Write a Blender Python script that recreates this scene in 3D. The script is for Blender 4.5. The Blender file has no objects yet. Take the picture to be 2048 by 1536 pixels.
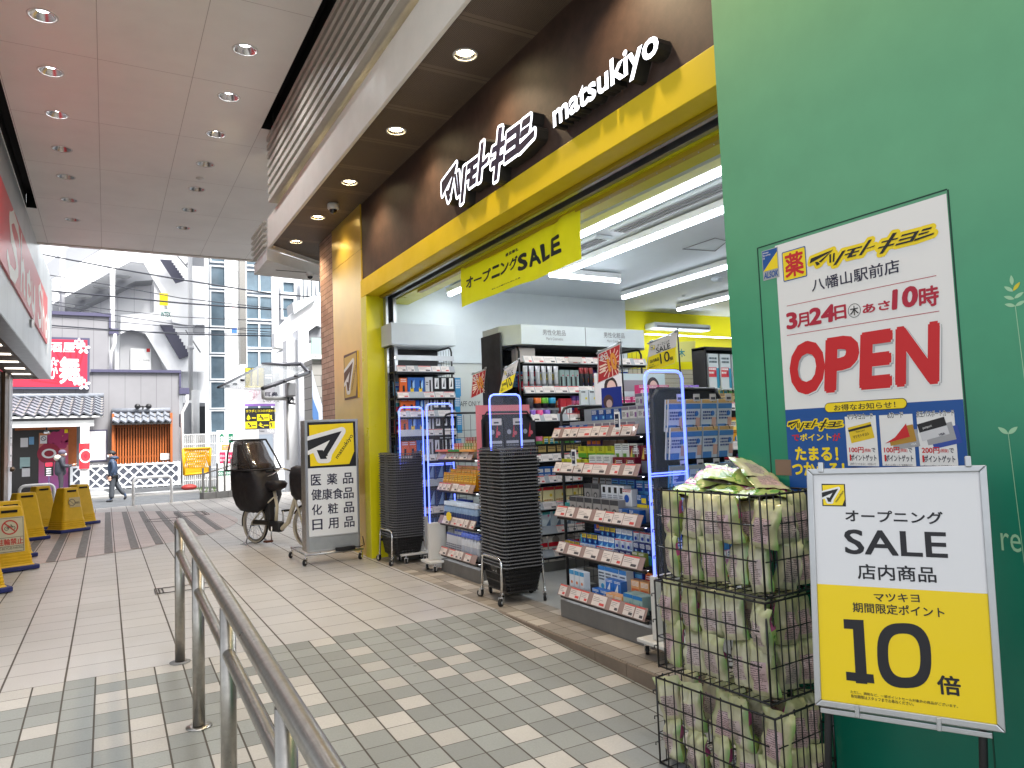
import bpy, bmesh, math, random
from mathutils import Vector, Matrix
random.seed(11)
sc = bpy.context.scene
COL = sc.collection
V = Vector
PI = math.pi

# ------------------------------------------------------------------ camera
FPX, YAW, PITCH, ROLL, EYE = 1449.17, 0.511831, 0.0713706, 0.0372095, 1.3
cy_, sy_, cp_, sp_ = math.cos(YAW), math.sin(YAW), math.cos(PITCH), math.sin(PITCH)
_fw = V((sy_ * cp_, cy_ * cp_, sp_))
_r = V((cy_, -sy_, 0))
_d = _fw.cross(_r)
_R = _r * math.cos(ROLL) + _d * math.sin(ROLL)
_D = -_r * math.sin(ROLL) + _d * math.cos(ROLL)
CAM = V((0, 0, EYE))
cd = bpy.data.cameras.new('camera')
cd.sensor_width = 36.0
cd.lens = FPX / 2048 * 36.0
cd.clip_start, cd.clip_end = 0.05, 400
cam = bpy.data.objects.new('camera', cd)
COL.objects.link(cam)
cam.matrix_world = Matrix(((_R.x, -_D.x, -_fw.x, 0), (_R.y, -_D.y, -_fw.y, 0), (_R.z, -_D.z, -_fw.z, EYE), (0, 0, 0, 1)))
sc.camera = cam

# ------------------------------------------------------------------ world, sun, exposure
w = bpy.data.worlds.new('World')
sc.world = w
w.use_nodes = True
_n = w.node_tree.nodes
_bg = _n['Background']
_sky = _n.new('ShaderNodeTexSky')
_sky.sky_type = 'NISHITA'
_sky.sun_disc = False
_sky.sun_elevation = math.radians(58)
_sky.sun_rotation = math.radians(150)
_sky.air_density = 1.0
_sky.dust_density = 3.0
_sky.ozone_density = 1.0
_hs = _n.new('ShaderNodeHueSaturation')
_hs.inputs['Saturation'].default_value = 0.25
w.node_tree.links.new(_sky.outputs[0], _hs.inputs['Color'])
w.node_tree.links.new(_hs.outputs[0], _bg.inputs[0])
_bg.inputs[1].default_value = 0.15
sd = bpy.data.lights.new('sun', 'SUN')
sd.energy = 5.0
sd.angle = math.radians(25)
sd.color = (1.0, 0.985, 0.96)
sun = bpy.data.objects.new('sun', sd)
COL.objects.link(sun)
# same direction as the sky's sun: elevation 58 deg, rotation 150 deg
_el, _az = math.radians(58), math.radians(150)
_sv = V((math.sin(_az) * math.cos(_el), math.cos(_az) * math.cos(_el), math.sin(_el)))
sun.rotation_euler = _sv.to_track_quat('Z', 'Y').to_euler()
sc.view_settings.view_transform = 'Standard'
sc.view_settings.look = 'None'
sc.view_settings.exposure = 1.25
sc.view_settings.gamma = 1.0
sc.view_settings.use_curve_mapping = False
sc.cycles.use_denoising = True
sc.cycles.max_bounces = 7
sc.cycles.diffuse_bounces = 4
sc.cycles.sample_clamp_indirect = 6.0
sc.cycles.caustics_reflective = False
sc.cycles.caustics_refractive = False

# ------------------------------------------------------------------ helpers
def ray(u, v):
    return _R * ((u - 1024) / FPX) + _D * ((v - 768) / FPX) + _fw
def atx(u, v, x):
    d = ray(u, v); return CAM + d * (x / d.x)
def aty(u, v, y):
    d = ray(u, v); return CAM + d * (y / d.y)
def atz(u, v, z):
    d = ray(u, v); return CAM + d * ((z - EYE) / d.z)
def ramp_z(y):
    return -0.048 * (4.955 - y) if y < 4.955 else 0.0

def lin(c):
    return tuple((x / 255 / 12.92) if x / 255 <= 0.04045 else ((x / 255 + 0.055) / 1.055) ** 2.4 for x in c)

MATS = {}
def mat(name, rgb, rough=0.55, metal=0.0, var=0.0, vs=6.0, bump=0.0, bs=40.0, emit=None, es=0.0, alpha=1.0, trans=0.0, spec=0.5, coat=0.0):
    if name in MATS:
        return MATS[name]
    m = bpy.data.materials.new(name)
    m.use_nodes = True
    nt = m.node_tree
    b = nt.nodes['Principled BSDF']
    c = lin(rgb)
    b.inputs['Base Color'].default_value = (*c, 1)
    b.inputs['Roughness'].default_value = rough
    b.inputs['Metallic'].default_value = metal
    b.inputs['Specular IOR Level'].default_value = spec
    b.inputs['Coat Weight'].default_value = coat
    if trans:
        b.inputs['Transmission Weight'].default_value = trans
        b.inputs['IOR'].default_value = 1.45
    if alpha < 1:
        b.inputs['Alpha'].default_value = alpha
    if emit:
        b.inputs['Emission Color'].default_value = (*lin(emit), 1)
        b.inputs['Emission Strength'].default_value = es
    if var or bump:
        tc = nt.nodes.new('ShaderNodeTexCoord')
        nz = nt.nodes.new('ShaderNodeTexNoise')
        nz.inputs['Scale'].default_value = vs
        nz.inputs['Detail'].default_value = 6
        nz.inputs['Roughness'].default_value = 0.65
        nt.links.new(tc.outputs['Object'], nz.inputs['Vector'])
        if var:
            mr = nt.nodes.new('ShaderNodeMapRange')
            mr.inputs['From Min'].default_value = 0.3
            mr.inputs['From Max'].default_value = 0.7
            mr.inputs['To Min'].default_value = 1 - var
            mr.inputs['To Max'].default_value = 1 + var * 0.6
            nt.links.new(nz.outputs['Fac'], mr.inputs['Value'])
            mx = nt.nodes.new('ShaderNodeVectorMath')
            mx.operation = 'SCALE'
            mx.inputs[0].default_value = c
            nt.links.new(mr.outputs[0], mx.inputs['Scale'])
            nt.links.new(mx.outputs[0], b.inputs['Base Color'])
            mr2 = nt.nodes.new('ShaderNodeMapRange')
            mr2.inputs['From Min'].default_value = 0.3
            mr2.inputs['From Max'].default_value = 0.7
            mr2.inputs['To Min'].default_value = min(1, rough * 1.25)
            mr2.inputs['To Max'].default_value = rough * 0.8
            nt.links.new(nz.outputs['Fac'], mr2.inputs['Value'])
            nt.links.new(mr2.outputs[0], b.inputs['Roughness'])
        if bump:
            n2 = nt.nodes.new('ShaderNodeTexNoise')
            n2.inputs['Scale'].default_value = bs
            n2.inputs['Detail'].default_value = 4
            nt.links.new(tc.outputs['Object'], n2.inputs['Vector'])
            bp = nt.nodes.new('ShaderNodeBump')
            bp.inputs['Strength'].default_value = bump
            bp.inputs['Distance'].default_value = 0.01
            nt.links.new(n2.outputs['Fac'], bp.inputs['Height'])
            nt.links.new(bp.outputs[0], b.inputs['Normal'])
    MATS[name] = m
    return m

class NG:
    """tiny node-graph writer for the patterned materials"""
    def __init__(s, name, rough=0.5, metal=0.0, spec=0.5):
        s.m = bpy.data.materials.new(name); s.m.use_nodes = True
        s.nt = s.m.node_tree; s.b = s.nt.nodes['Principled BSDF']
        s.b.inputs['Roughness'].default_value = rough; s.b.inputs['Metallic'].default_value = metal
        s.b.inputs['Specular IOR Level'].default_value = spec
        MATS[name] = s.m
        s.tc = s.nt.nodes.new('ShaderNodeTexCoord')
    def xyz(s, which='Object'):
        sp = s.nt.nodes.new('ShaderNodeSeparateXYZ'); s.nt.links.new(s.tc.outputs[which], sp.inputs[0])
        return sp.outputs
    def _in(s, sock, v):
        if isinstance(v, (int, float)): sock.default_value = v
        elif isinstance(v, tuple): sock.default_value = (*v, 1) if len(sock.default_value) == 4 and len(v) == 3 else v
        else: s.nt.links.new(v, sock)
    def math(s, op, a, b=0.0, c=None):
        n = s.nt.nodes.new('ShaderNodeMath'); n.operation = op
        s._in(n.inputs[0], a); s._in(n.inputs[1], b)
        if c is not None: s._in(n.inputs[2], c)
        return n.outputs[0]
    def mix(s, f, a, b):
        n = s.nt.nodes.new('ShaderNodeMix'); n.data_type = 'RGBA'
        s._in(n.inputs[0], f); s._in(n.inputs[6], a); s._in(n.inputs[7], b)
        return n.outputs[2]
    def noise(s, scale, detail=4, vec=None, which='Object', rough=0.6):
        n = s.nt.nodes.new('ShaderNodeTexNoise'); n.inputs['Scale'].default_value = scale; n.inputs['Detail'].default_value = detail
        n.inputs['Roughness'].default_value = rough
        s.nt.links.new(vec if vec is not None else s.tc.outputs[which], n.inputs['Vector'])
        return n.outputs['Fac']
    def white(s, a, b):
        c = s.nt.nodes.new('ShaderNodeCombineXYZ'); s._in(c.inputs[0], a); s._in(c.inputs[1], b)
        n = s.nt.nodes.new('ShaderNodeTexWhiteNoise'); n.noise_dimensions = '3D'
        s.nt.links.new(c.outputs[0], n.inputs['Vector'])
        return n.outputs['Value']
    def joint(s, x, pitch, off, wid):
        """1 on a joint line of the given width, and the tile index"""
        t = s.math('DIVIDE', s.math('SUBTRACT', x, off), pitch)
        fr = s.math('FRACT', s.math('ADD', t, 0.5))
        d = s.math('ABSOLUTE', s.math('SUBTRACT', fr, 0.5))
        return s.math('LESS_THAN', d, wid / pitch / 2), s.math('FLOOR', t)
    def rng(s, v, a, b, c, d):
        n = s.nt.nodes.new('ShaderNodeMapRange'); s._in(n.inputs[0], v)
        for i, q in enumerate((a, b, c, d)): n.inputs[i + 1].default_value = q
        return n.outputs[0]
    def mul(s, col, f):
        n = s.nt.nodes.new('ShaderNodeVectorMath'); n.operation = 'SCALE'
        if isinstance(col, tuple): n.inputs[0].default_value = col
        else: s.nt.links.new(col, n.inputs[0])
        s._in(n.inputs['Scale'], f)
        return n.outputs[0]
    def color(s, c): s._in(s.b.inputs['Base Color'], c); return s
    def bump(s, h, st=0.3, dist=0.004):
        n = s.nt.nodes.new('ShaderNodeBump'); n.inputs['Strength'].default_value = st; n.inputs['Distance'].default_value = dist
        s._in(n.inputs['Height'], h); s.nt.links.new(n.outputs[0], s.b.inputs['Normal'])

_TXT = {}
def textmesh(body, bold=0.0, shear=0.0):
    k = (body, bold, shear)
    if k not in _TXT:
        cu = bpy.data.curves.new('lettering', 'FONT')
        cu.body = body; cu.offset = bold; cu.shear = shear; cu.resolution_u = 3
        o = bpy.data.objects.new('lettering', cu); COL.objects.link(o)
        dg = bpy.context.evaluated_depsgraph_get()
        me = o.evaluated_get(dg).to_mesh()
        vs = [(v.co.x, v.co.y) for v in me.vertices]
        fs = [tuple(p.vertices) for p in me.polygons]
        bpy.data.objects.remove(o); bpy.data.curves.remove(cu)
        if not vs: vs = [(0, 0), (1, 0), (1, 1)]; fs = []
        xs = [p[0] for p in vs]; ys = [p[1] for p in vs]
        _TXT[k] = (vs, fs, min(xs), min(ys), max(xs), max(ys))
    return _TXT[k]

def hull(pts):
    pts = sorted(set((round(a, 6), round(b, 6)) for a, b in pts))
    def half(seq):
        h = []
        for p in seq:
            while len(h) > 1 and (h[-1][0]-h[-2][0])*(p[1]-h[-2][1]) - (h[-1][1]-h[-2][1])*(p[0]-h[-2][0]) <= 0: h.pop()
            h.append(p)
        return h
    a = half(pts); b = half(pts[::-1])
    return a[:-1] + b[:-1]
def dilate(poly, r, n=10):
    return hull([(x + r*math.cos(2*PI*i/n), y + r*math.sin(2*PI*i/n)) for x, y in poly for i in range(n)])

class MB:
    """collects shapes; build() links them as ONE mesh object"""
    def __init__(s): s.v = []; s.f = []; s.fm = []; s.mats = []; s.sm = []; s.smooth = False
    def mi(s, m):
        if m not in s.mats: s.mats.append(m)
        return s.mats.index(m)
    def add(s, vs, fs, m):
        k = len(s.v); i = s.mi(m)
        s.v.extend(tuple(p) for p in vs)
        for f in fs: s.f.append(tuple(k + q for q in f)); s.fm.append(i); s.sm.append(s.smooth)
        return s
    def poly(s, pts, m): return s.add(pts, [tuple(range(len(pts)))], m)
    def box(s, x0, x1, y0, y1, z0, z1, m):
        vs = [(x, y, z) for x in (x0, x1) for y in (y0, y1) for z in (z0, z1)]
        return s.add(vs, [(0,1,3,2),(4,6,7,5),(0,4,5,1),(2,3,7,6),(0,2,6,4),(1,5,7,3)], m)
    def obox(s, c, ax, ay, az, m):
        """box from centre and three half-axis vectors"""
        c, ax, ay, az = V(c), V(ax), V(ay), V(az)
        vs = [c + ax*i + ay*j + az*k for i in (-1,1) for j in (-1,1) for k in (-1,1)]
        return s.add(vs, [(0,1,3,2),(4,6,7,5),(0,4,5,1),(2,3,7,6),(0,2,6,4),(1,5,7,3)], m)
    def prism(s, pts, vec, m):
        n = len(pts); vec = V(vec); pts = [V(p) for p in pts]
        vs = pts + [p + vec for p in pts]
        fs = [tuple(range(n))[::-1], tuple(range(n, 2*n))] + [(i, (i+1) % n, n + (i+1) % n, n + i) for i in range(n)]
        return s.add(vs, fs, m)
    def tube(s, pts, r, m, n=8, cap=True):
        pts = [V(p) for p in pts]; rings = []
        up = None
        for i, p in enumerate(pts):
            t = (pts[min(i+1, len(pts)-1)] - pts[max(i-1, 0)]).normalized()
            if up is None:
                up = t.cross(V((0,0,1)));
                if up.length < 1e-3: up = t.cross(V((0,1,0)))
                up.normalize()
            else:
                up = (up - t * up.dot(t)).normalized()
            o = t.cross(up); rr = r[i] if isinstance(r, (list, tuple)) else r
            rings.append([p + (up*math.cos(2*PI*k/n) + o*math.sin(2*PI*k/n))*rr for k in range(n)])
        vs = [q for g in rings for q in g]; L = len(pts)
        fs = [(a*n+k, a*n+(k+1) % n, (a+1)*n+(k+1) % n, (a+1)*n+k) for a in range(L-1) for k in range(n)]
        o = s.smooth; s.smooth = n > 5; s.add(vs, fs, m); s.smooth = o
        if cap:
            k = len(s.v) - L*n
            i = s.mi(m)
            s.f.append(tuple(range(k, k+n))[::-1]); s.fm.append(i); s.sm.append(False)
            s.f.append(tuple(range(k+(L-1)*n, k+L*n))); s.fm.append(i); s.sm.append(False)
        return s
    def cyl(s, p0, p1, r, m, n=14, r1=None): return s.tube([p0, p1], [r, r if r1 is None else r1], m, n)
    def lathe(s, c, prof, m, n=20, axis='Z', smooth=True):
        vs = []
        for r, z in prof:
            for k in range(n):
                a = 2*PI*k/n; x, y = r*math.cos(a), r*math.sin(a)
                vs.append((c[0]+x, c[1]+y, c[2]+z) if axis == 'Z' else ((c[0]+z, c[1]+x, c[2]+y) if axis == 'X' else (c[0]+x, c[1]+z, c[2]+y)))
        fs = [(a*n+k, a*n+(k+1) % n, (a+1)*n+(k+1) % n, (a+1)*n+k) for a in range(len(prof)-1) for k in range(n)]
        o = s.smooth; s.smooth = smooth; s.add(vs, fs, m); s.smooth = o
        return s
    def ball(s, c, r, m, n=14, k=9):
        if not isinstance(r, (tuple, list)): r = (r, r, r)
        vs = [(c[0]+r[0]*math.sin(PI*a/k)*math.cos(2*PI*b/n), c[1]+r[1]*math.sin(PI*a/k)*math.sin(2*PI*b/n), c[2]+r[2]*math.cos(PI*a/k)) for a in range(k+1) for b in range(n)]
        fs = [(a*n+b, (a+1)*n+b, (a+1)*n+(b+1) % n, a*n+(b+1) % n) for a in range(k) for b in range(n)]
        o = s.smooth; s.smooth = True; s.add(vs, fs, m); s.smooth = o
        return s
    def data(s, name):
        me = bpy.data.meshes.new(name)
        me.from_pydata(s.v, [], s.f)
        for m in s.mats: me.materials.append(m)
        me.polygons.foreach_set('material_index', s.fm)
        me.polygons.foreach_set('use_smooth', s.sm)
        me.update()
        return me
    def build(s, name, parent=None, bevel=0.0, seg=2, world=True):
        if parent is not None and world:
            q = Matrix.Rotation(-parent.rotation_euler.z, 3, 'Z'); l = parent.location
            s.v = [tuple(q @ (V(p) - l)) for p in s.v]
        o = bpy.data.objects.new(name, s.data(name)); COL.objects.link(o)
        if parent is not None: o.parent = parent
        if bevel:
            b = o.modifiers.new('bevel', 'BEVEL'); b.width = bevel; b.segments = seg; b.limit_method = 'ANGLE'; b.angle_limit = 0.7
        return o

def fixn(o):
    bm = bmesh.new(); bm.from_mesh(o.data); bmesh.ops.recalc_face_normals(bm, faces=bm.faces); bm.to_mesh(o.data); bm.free()
    return o
def tag(o, label, cat, group=None, kind=None):
    o['label'] = label; o['category'] = cat
    if group: o['group'] = group
    if kind: o['kind'] = kind
    return o
def struct(o): o['kind'] = 'structure'; return o
def thing(name, label, cat, loc=(0,0,0), rz=0.0, group=None):
    o = bpy.data.objects.new(name, None); COL.objects.link(o)
    o.empty_display_size = 0.1; o.location = loc; o.rotation_euler = (0, 0, rz)
    return tag(o, label, cat, group)
def dup(root, loc, rz=None, label=None, group=None):
    r = root.copy(); COL.objects.link(r); r.location = loc
    if rz is not None: r.rotation_euler = (0, 0, rz)
    if label: r['label'] = label
    if group: r['group'] = group
    for ch in list(root.children):
        c = ch.copy(); COL.objects.link(c); c.parent = r
        for g in list(ch.children):
            d = g.copy(); COL.objects.link(d); d.parent = c
    return r

class Frame:
    """a flat sign face: origin, reading direction, up direction; px() finds the point of the face behind a picture point"""
    def __init__(s, o, ux, uy, mb=None):
        s.o = V(o); s.ux = V(ux).normalized(); s.uy = V(uy).normalized(); s.n = s.ux.cross(s.uy); s.mb = mb or MB()
    def px(s, u, v):
        d = ray(u, v); t = (s.o - CAM).dot(s.n) / d.dot(s.n); p = CAM + d*t - s.o
        return (p.dot(s.ux), p.dot(s.uy))
    def at(s, a, b, lift=0.0): return s.o + s.ux*a + s.uy*b + s.n*lift
    def poly(s, pts, m, lift=0.001): s.mb.poly([s.at(a, b, lift) for a, b in pts], m); return s
    def rect(s, a0, b0, a1, b1, m, lift=0.001): return s.poly([(a0,b0),(a1,b0),(a1,b1),(a0,b1)], m, lift)
    def slab(s, pts, t, m, lift=0.0): s.mb.prism([s.at(a, b, lift - t) for a, b in pts], s.n*t, m); return s
    def rslab(s, a0, b0, a1, b1, t, m, lift=0.0): return s.slab([(a0,b0),(a1,b0),(a1,b1),(a0,b1)], t, m, lift)
    def disc(s, a, b, r, m, lift=0.001, n=20, ry=None): return s.poly([(a + r*math.cos(2*PI*i/n), b + (ry or r)*math.sin(2*PI*i/n)) for i in range(n)], m, lift)
    def ring(s, a, b, r0, r1, m, lift=0.001, n=24):
        for i in range(n):
            t0, t1 = 2*PI*i/n, 2*PI*(i+1)/n
            s.poly([(a+r0*math.cos(t0), b+r0*math.sin(t0)), (a+r1*math.cos(t0), b+r1*math.sin(t0)), (a+r1*math.cos(t1), b+r1*math.sin(t1)), (a+r0*math.cos(t1), b+r0*math.sin(t1))], m, lift)
        return s
    def line(s, p, q, wd, m, lift=0.001):
        p, q = V(p), V(q); t = (q-p).normalized(); o = V((-t.y, t.x))*wd/2
        return s.poly([p-o, q-o, q+o, p+o], m, lift)
    def text(s, body, box, m, bold=0.0, lift=0.002, shear=0.0, rot=0.0, keep=False):
        vs, fs, x0, y0, x1, y1 = textmesh(body, 0.0, shear)
        a0, b0, a1, b1 = box; bd = max(0.0, bold)*0.9
        x0 -= bd; x1 += bd; y0 -= bd; y1 += bd
        kx, ky = (a1-a0)/(x1-x0), (b1-b0)/(y1-y0)
        ca, cb = (a0+a1)/2, (b0+b1)/2; mx, my = (x0+x1)/2, (y0+y1)/2; cr, sr = math.cos(rot), math.sin(rot)
        nk = 0 if bd <= 0 else (8 if bd > 0.04 else (6 if bd > .02 else 4))
        for q in range(max(nk, 1)):
            ox, oy = (bd*math.cos(2*PI*(q+.5)/nk), bd*math.sin(2*PI*(q+.5)/nk)) if nk else (0, 0)
            Frame.k = (Frame.k + 1) % 24; lf = lift + Frame.k*1.2e-5
            out = []
            for x, y in vs:
                p, r = (x+ox-mx)*kx, (y+oy-my)*ky
                out.append(s.at(ca + p*cr - r*sr, cb + p*sr + r*cr, lf))
            s.mb.add(out, fs, m)
        return s
    k = 0
    def ptext(s, body, p, q, m, bold=0.0, lift=0.002, shear=0.0):
        a, b = s.px(*p), s.px(*q)
        return s.text(body, (min(a[0],b[0]), min(a[1],b[1]), max(a[0],b[0]), max(a[1],b[1])), m, bold, lift, shear)

# ------------------------------------------------------------------ shared materials
white_paint = mat('white paint', (236,236,234), 0.5, var=0.05)
offwhite = mat('off white panel', (214,208,200), 0.5, var=0.05)
black_metal = mat('black powder coat', (26,26,28), 0.45, var=0.15)
dark_gap = mat('dark gap', (9,9,10), 0.8)
chrome = mat('chrome', (225,226,228), 0.14, 1.0, var=0.05)
steel = mat('brushed stainless', (168,164,157), 0.33, 1.0, var=0.16, vs=24)
alu = mat('aluminium', (190,192,194), 0.35, 1.0, var=0.06)
rubber = mat('black rubber', (22,22,23), 0.7)
print_black = mat('print black', (20,20,24), 0.5)
print_white = mat('print white', (232,232,230), 0.55)
print_red = mat('print red', (200,22,28), 0.45)
print_crim = mat('print crimson', (176,24,52), 0.5)
print_yel = mat('print yellow', (244,214,8), 0.45)
print_blue = mat('print blue', (16,78,150), 0.5)
print_navy = mat('print navy', (30,30,58), 0.5)
print_grey = mat('print grey', (130,130,132), 0.6)
lime_yel = mat('shop yellow', (212,204,20), 0.32, var=0.05, vs=3)
grey_plastic = mat('grey plastic', (150,152,154), 0.5)
# ================================================================== SETTING: ground, paving, ramp
def far_edge(x): return 19.38 + 0.285 * (x - 0.534)
PX0, PITCH_X, PITCH_Y, Y0 = 0.1027, 0.3045, 0.294, 4.955

ROUGH = {'grey and cream ramp tile': 0.56, 'doorway edge tile': 0.55}
def tile_mat(name, c_lo, c_hi, px, py, jx, jy, jcol, checker=None, pink=False, y0=Y0):
    g = NG(name, 0.32, 0, 0.5)
    X, Y, _ = g.xyz()
    jx_, ix = g.joint(X, px, PX0, jx)
    jy_, iy = g.joint(Y, py, y0, jy)
    rnd = g.white(ix, iy)
    if checker:
        base = g.mix(g.math('LESS_THAN', rnd, 0.30), lin(checker[0]), lin(checker[1]))
        r2 = g.white(iy, g.math('ADD', ix, 71.3))
        base = g.mul(base, g.rng(r2, 0, 1, 0.84, 1.12))
    else:
        base = g.mul(g.mix(rnd, lin(c_lo), lin(c_hi)), 1.0)
    nz = g.noise(2.2, 6); n2 = g.noise(120, 2); n3 = g.noise(0.55, 5, rough=0.7)
    base = g.mul(base, g.rng(nz, 0.3, 0.7, 0.90, 1.07))
    base = g.mul(base, g.rng(n2, 0.3, 0.7, 0.93, 1.05))
    base = g.mul(base, g.rng(n3, 0.42, 0.7, 1.0, 0.82))
    vo = g.nt.nodes.new('ShaderNodeTexVoronoi'); vo.inputs['Scale'].default_value = 1.9; g.nt.links.new(g.tc.outputs['Object'], vo.inputs['Vector'])
    base = g.mul(base, g.rng(g.math('ADD', vo.outputs['Distance'], g.math('MULTIPLY', n2, 0.012)), 0.022, 0.034, 0.55, 1.0))
    jt = g.math('MAXIMUM', jx_, jy_)
    col = g.mix(jt, base, lin(jcol))
    g.color(col)
    g.nt.links.new(g.math('ADD', g.rng(jt, 0, 1, ROUGH.get(name, 0.42), 0.8), g.math('MULTIPLY', g.math('SUBTRACT', nz, 0.5), 0.35)), g.b.inputs['Roughness'])
    g.bump(g.math('SUBTRACT', g.math('MULTIPLY', n2, 0.15), jt), 0.5, 0.003)
    return g.m
tile_white = tile_mat('cream paving tile', (179,175,170), (186,182,177), PITCH_X, PITCH_Y, 0.011, 0.0055, (78,70,62))
tile_pink = tile_mat('pink paving tile', (180,160,152), (190,170,162), PITCH_X, PITCH_Y, 0.011, 0.0055, (84,72,66))
tile_check = tile_mat('grey and cream ramp tile', None, None, PITCH_X/2, 0.152, 0.0085, 0.005, (72,66,58), checker=((140,142,137), (182,177,169)))
tile_edge = tile_mat('doorway edge tile', None, None, PITCH_X/2, 0.152, 0.006, 0.006, (96,86,74), checker=((140,131,119), (176,166,152)))
asphalt = mat('asphalt', (74,77,80), 0.85, var=0.18, vs=3, bump=0.3, bs=150)
conc = mat('pale concrete', (128,127,125), 0.8, var=0.12, vs=4, bump=0.15, bs=60)

g = MB(); g.box(-130, 130, -130, 130, -0.9, -0.36, asphalt); struct(g.build('road'))
g = MB()
g.prism([(-6, Y0, -0.5), (2.574, Y0, -0.5), (2.574, far_edge(2.574), -0.5), (-6, far_edge(-6), -0.5)], (0, 0, 0.5), tile_white)
struct(g.build('pavement'))
g = MB(); g.prism([(2.574, 8.3, -0.5), (5.2, 8.3, -0.5), (5.2, far_edge(5.2), -0.5), (2.574, far_edge(2.574), -0.5)], (0, 0, 0.499), tile_white)
struct(g.build('pavement'))
g = MB(); yb = -14
g.prism([(-6, Y0, 0), (-6, yb, ramp_z(yb)), (-6, yb, -1.6), (-6, Y0, -1.6)], (8.574, 0, 0), tile_check)
struct(g.build('ramp'))
# far kerb, the drain strip along the road and the pale pavement on the other side
g = MB(); g.prism([(-6, far_edge(-6), -0.36), (5.2, far_edge(5.2), -0.36), (5.2, far_edge(5.2)+0.18, -0.36), (-6, far_edge(-6)+0.18, -0.36)], (0,0,0.3), conc)
struct(g.build('kerb'))
g = MB(); g.box(-30, 30, 29.2, 30.4, -0.359, -0.30, conc); struct(g.build('kerb'))
g = MB(); g.prism([(-9, 30.4, -0.359), (0.2, 30.4, -0.359), (-0.3, 36, -0.359), (-9, 36, -0.359)], (0,0,0.09), mat('pale porch slab', (136,138,140), 0.7, var=0.08)); struct(g.build('pavement'))

# pink tiled disc with its dark strips
cxp, cyp, Rp = -2.05, 14.2, 4.12
g = MB(); g.poly([(cxp + Rp*math.cos(2*PI*i/64), cyp + Rp*math.sin(2*PI*i/64), 0.004) for i in range(64)], tile_pink)
struct(g.build('pavement'))
g = MB(); strip = mat('dark tactile strip', (106,99,96), 0.6, var=0.12, vs=20)
for k in range(-9, 6):
    x1 = PX0 + PITCH_X*k - 0.022; x0 = x1 - 0.098
    q = Rp**2 - (max(abs(x0-cxp), abs(x1-cxp)))**2
    if q <= 0.3: continue
    h = math.sqrt(q); g.box(x0, x1, cyp - h + 0.02, cyp + h - 0.02, 0.0045, 0.008, strip)
struct(g.build('pavement'))
ink = mat('dark joint', (58,52,48), 0.7)
def hatch(x0, x1, y0, y1, ends):
    m = MB(); t = 0.007
    for a in ((x0,x1,y0,y0+t),(x0,x1,y1-t,y1),(x0,x0+t,y0+t,y1-t),(x1-t,x1,y0+t,y1-t)): m.box(*a, 0.0041, 0.0095, ink)
    if ends:
        for xx in (x0+0.03, x0+0.06, x1-0.05, x1-0.08): m.box(xx, xx+0.012, y0+t, y1-t, 0.0041, 0.0094, ink)
    tag(m.build('floor_hatch'), 'access hatch outlined in dark lines ' + ends, 'hatch', 'hatches in the paving')
hatch(0.39, 0.95, 7.35, 7.62, 'beside the end of the steel handrail')
hatch(0.62, 1.22, 14.6, 15.1, 'in the middle of the pink tiled disc')
hatch(1.18, 1.75, 15.2, 16.1, 'at the far edge of the pink tiled disc')

# step of the shop: kerb tiles and the strip of edge tiles
g = MB()
kerbtile = mat('brown step tile', (120,106,92), 0.6, var=0.12, vs=5)
n = 0; y = -6.0
while y < 4.93:
    y1 = min(y + 0.298, 4.93)
    g.box(2.556, 2.574, y, y1, ramp_z(y) - 0.05, -0.002, kerbtile); y += 0.302
g.box(2.574, 2.95, -6, 8.3, -0.9, 0.002, tile_edge)
struct(g.build('doorway_step', bevel=0.003))
g = MB(); sf = NG('shop floor', 0.5); sf.color(sf.mul(lin((146,146,142)), sf.rng(sf.noise(3.5, 7, rough=0.7), 0.3, 0.7, 0.86, 1.1)))
g.box(2.95, 13, 0.4, 9, -0.5, 0.0, sf.m); struct(g.build('shop_floor'))

# ================================================================== SETTING: corridor ceiling
def plate_with_holes(outer, holes, z, m, thick=0.0, flip=True):
    bm = bmesh.new(); ed = []
    for loop in [outer] + holes:
        vs = [bm.verts.new((x, y, z)) for x, y in loop]
        ed += [bm.edges.new((vs[i], vs[(i+1) % len(vs)])) for i in range(len(vs))]
    bmesh.ops.triangle_fill(bm, edges=ed, use_beauty=True)
    for f in bm.faces:
        if f.normal.z > 0: f.normal_flip()
    b = MB(); bm.verts.index_update()
    b.add([v.co[:] for v in bm.verts], [tuple(v.index for v in f.verts) for f in bm.faces], m)
    bm.free(); return b
def circ(x, y, r, n=24): return [(x + r*math.cos(2*PI*i/n), y + r*math.sin(2*PI*i/n)) for i in range(n)]
CZ, CEND = 5.46, 16.78
gc = NG('corridor ceiling', 0.7)
X, Y, _ = gc.xyz()
j1, _i = gc.joint(X, 0.93, -0.09, 0.007)
j2, _i = gc.joint(Y, 1.735, 8.575, 0.007)
gc.color(gc.mix(gc.math('MAXIMUM', j1, j2), gc.mul(lin((250,248,244)), gc.rng(gc.noise(1.2, 6), 0.3, 0.7, 0.95, 1.04)), lin((200,194,190))))
holes, LAMPS = [], []
for k in range(0, 7):
    for x in (-0.54, 1.268):
        LAMPS.append((x, 7.91 + 1.167*k - (0.18 if x > 0 else 0)))
for x, y in LAMPS: holes.append(circ(x, y, 0.112))
CY0 = 2.5
slotL = (-1.19, -1.035, CY0+.3, 14.43); slotR = (1.77, 1.925, CY0+.3, 9.64)
for a, b, c, d in (slotL, slotR): holes.append([(a,c),(b,c),(b,d),(a,d)])
g = plate_with_holes([(-1.25, CY0), (3.3, CY0), (3.3, CEND), (-1.25, CEND)], holes, CZ, gc.m)
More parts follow.
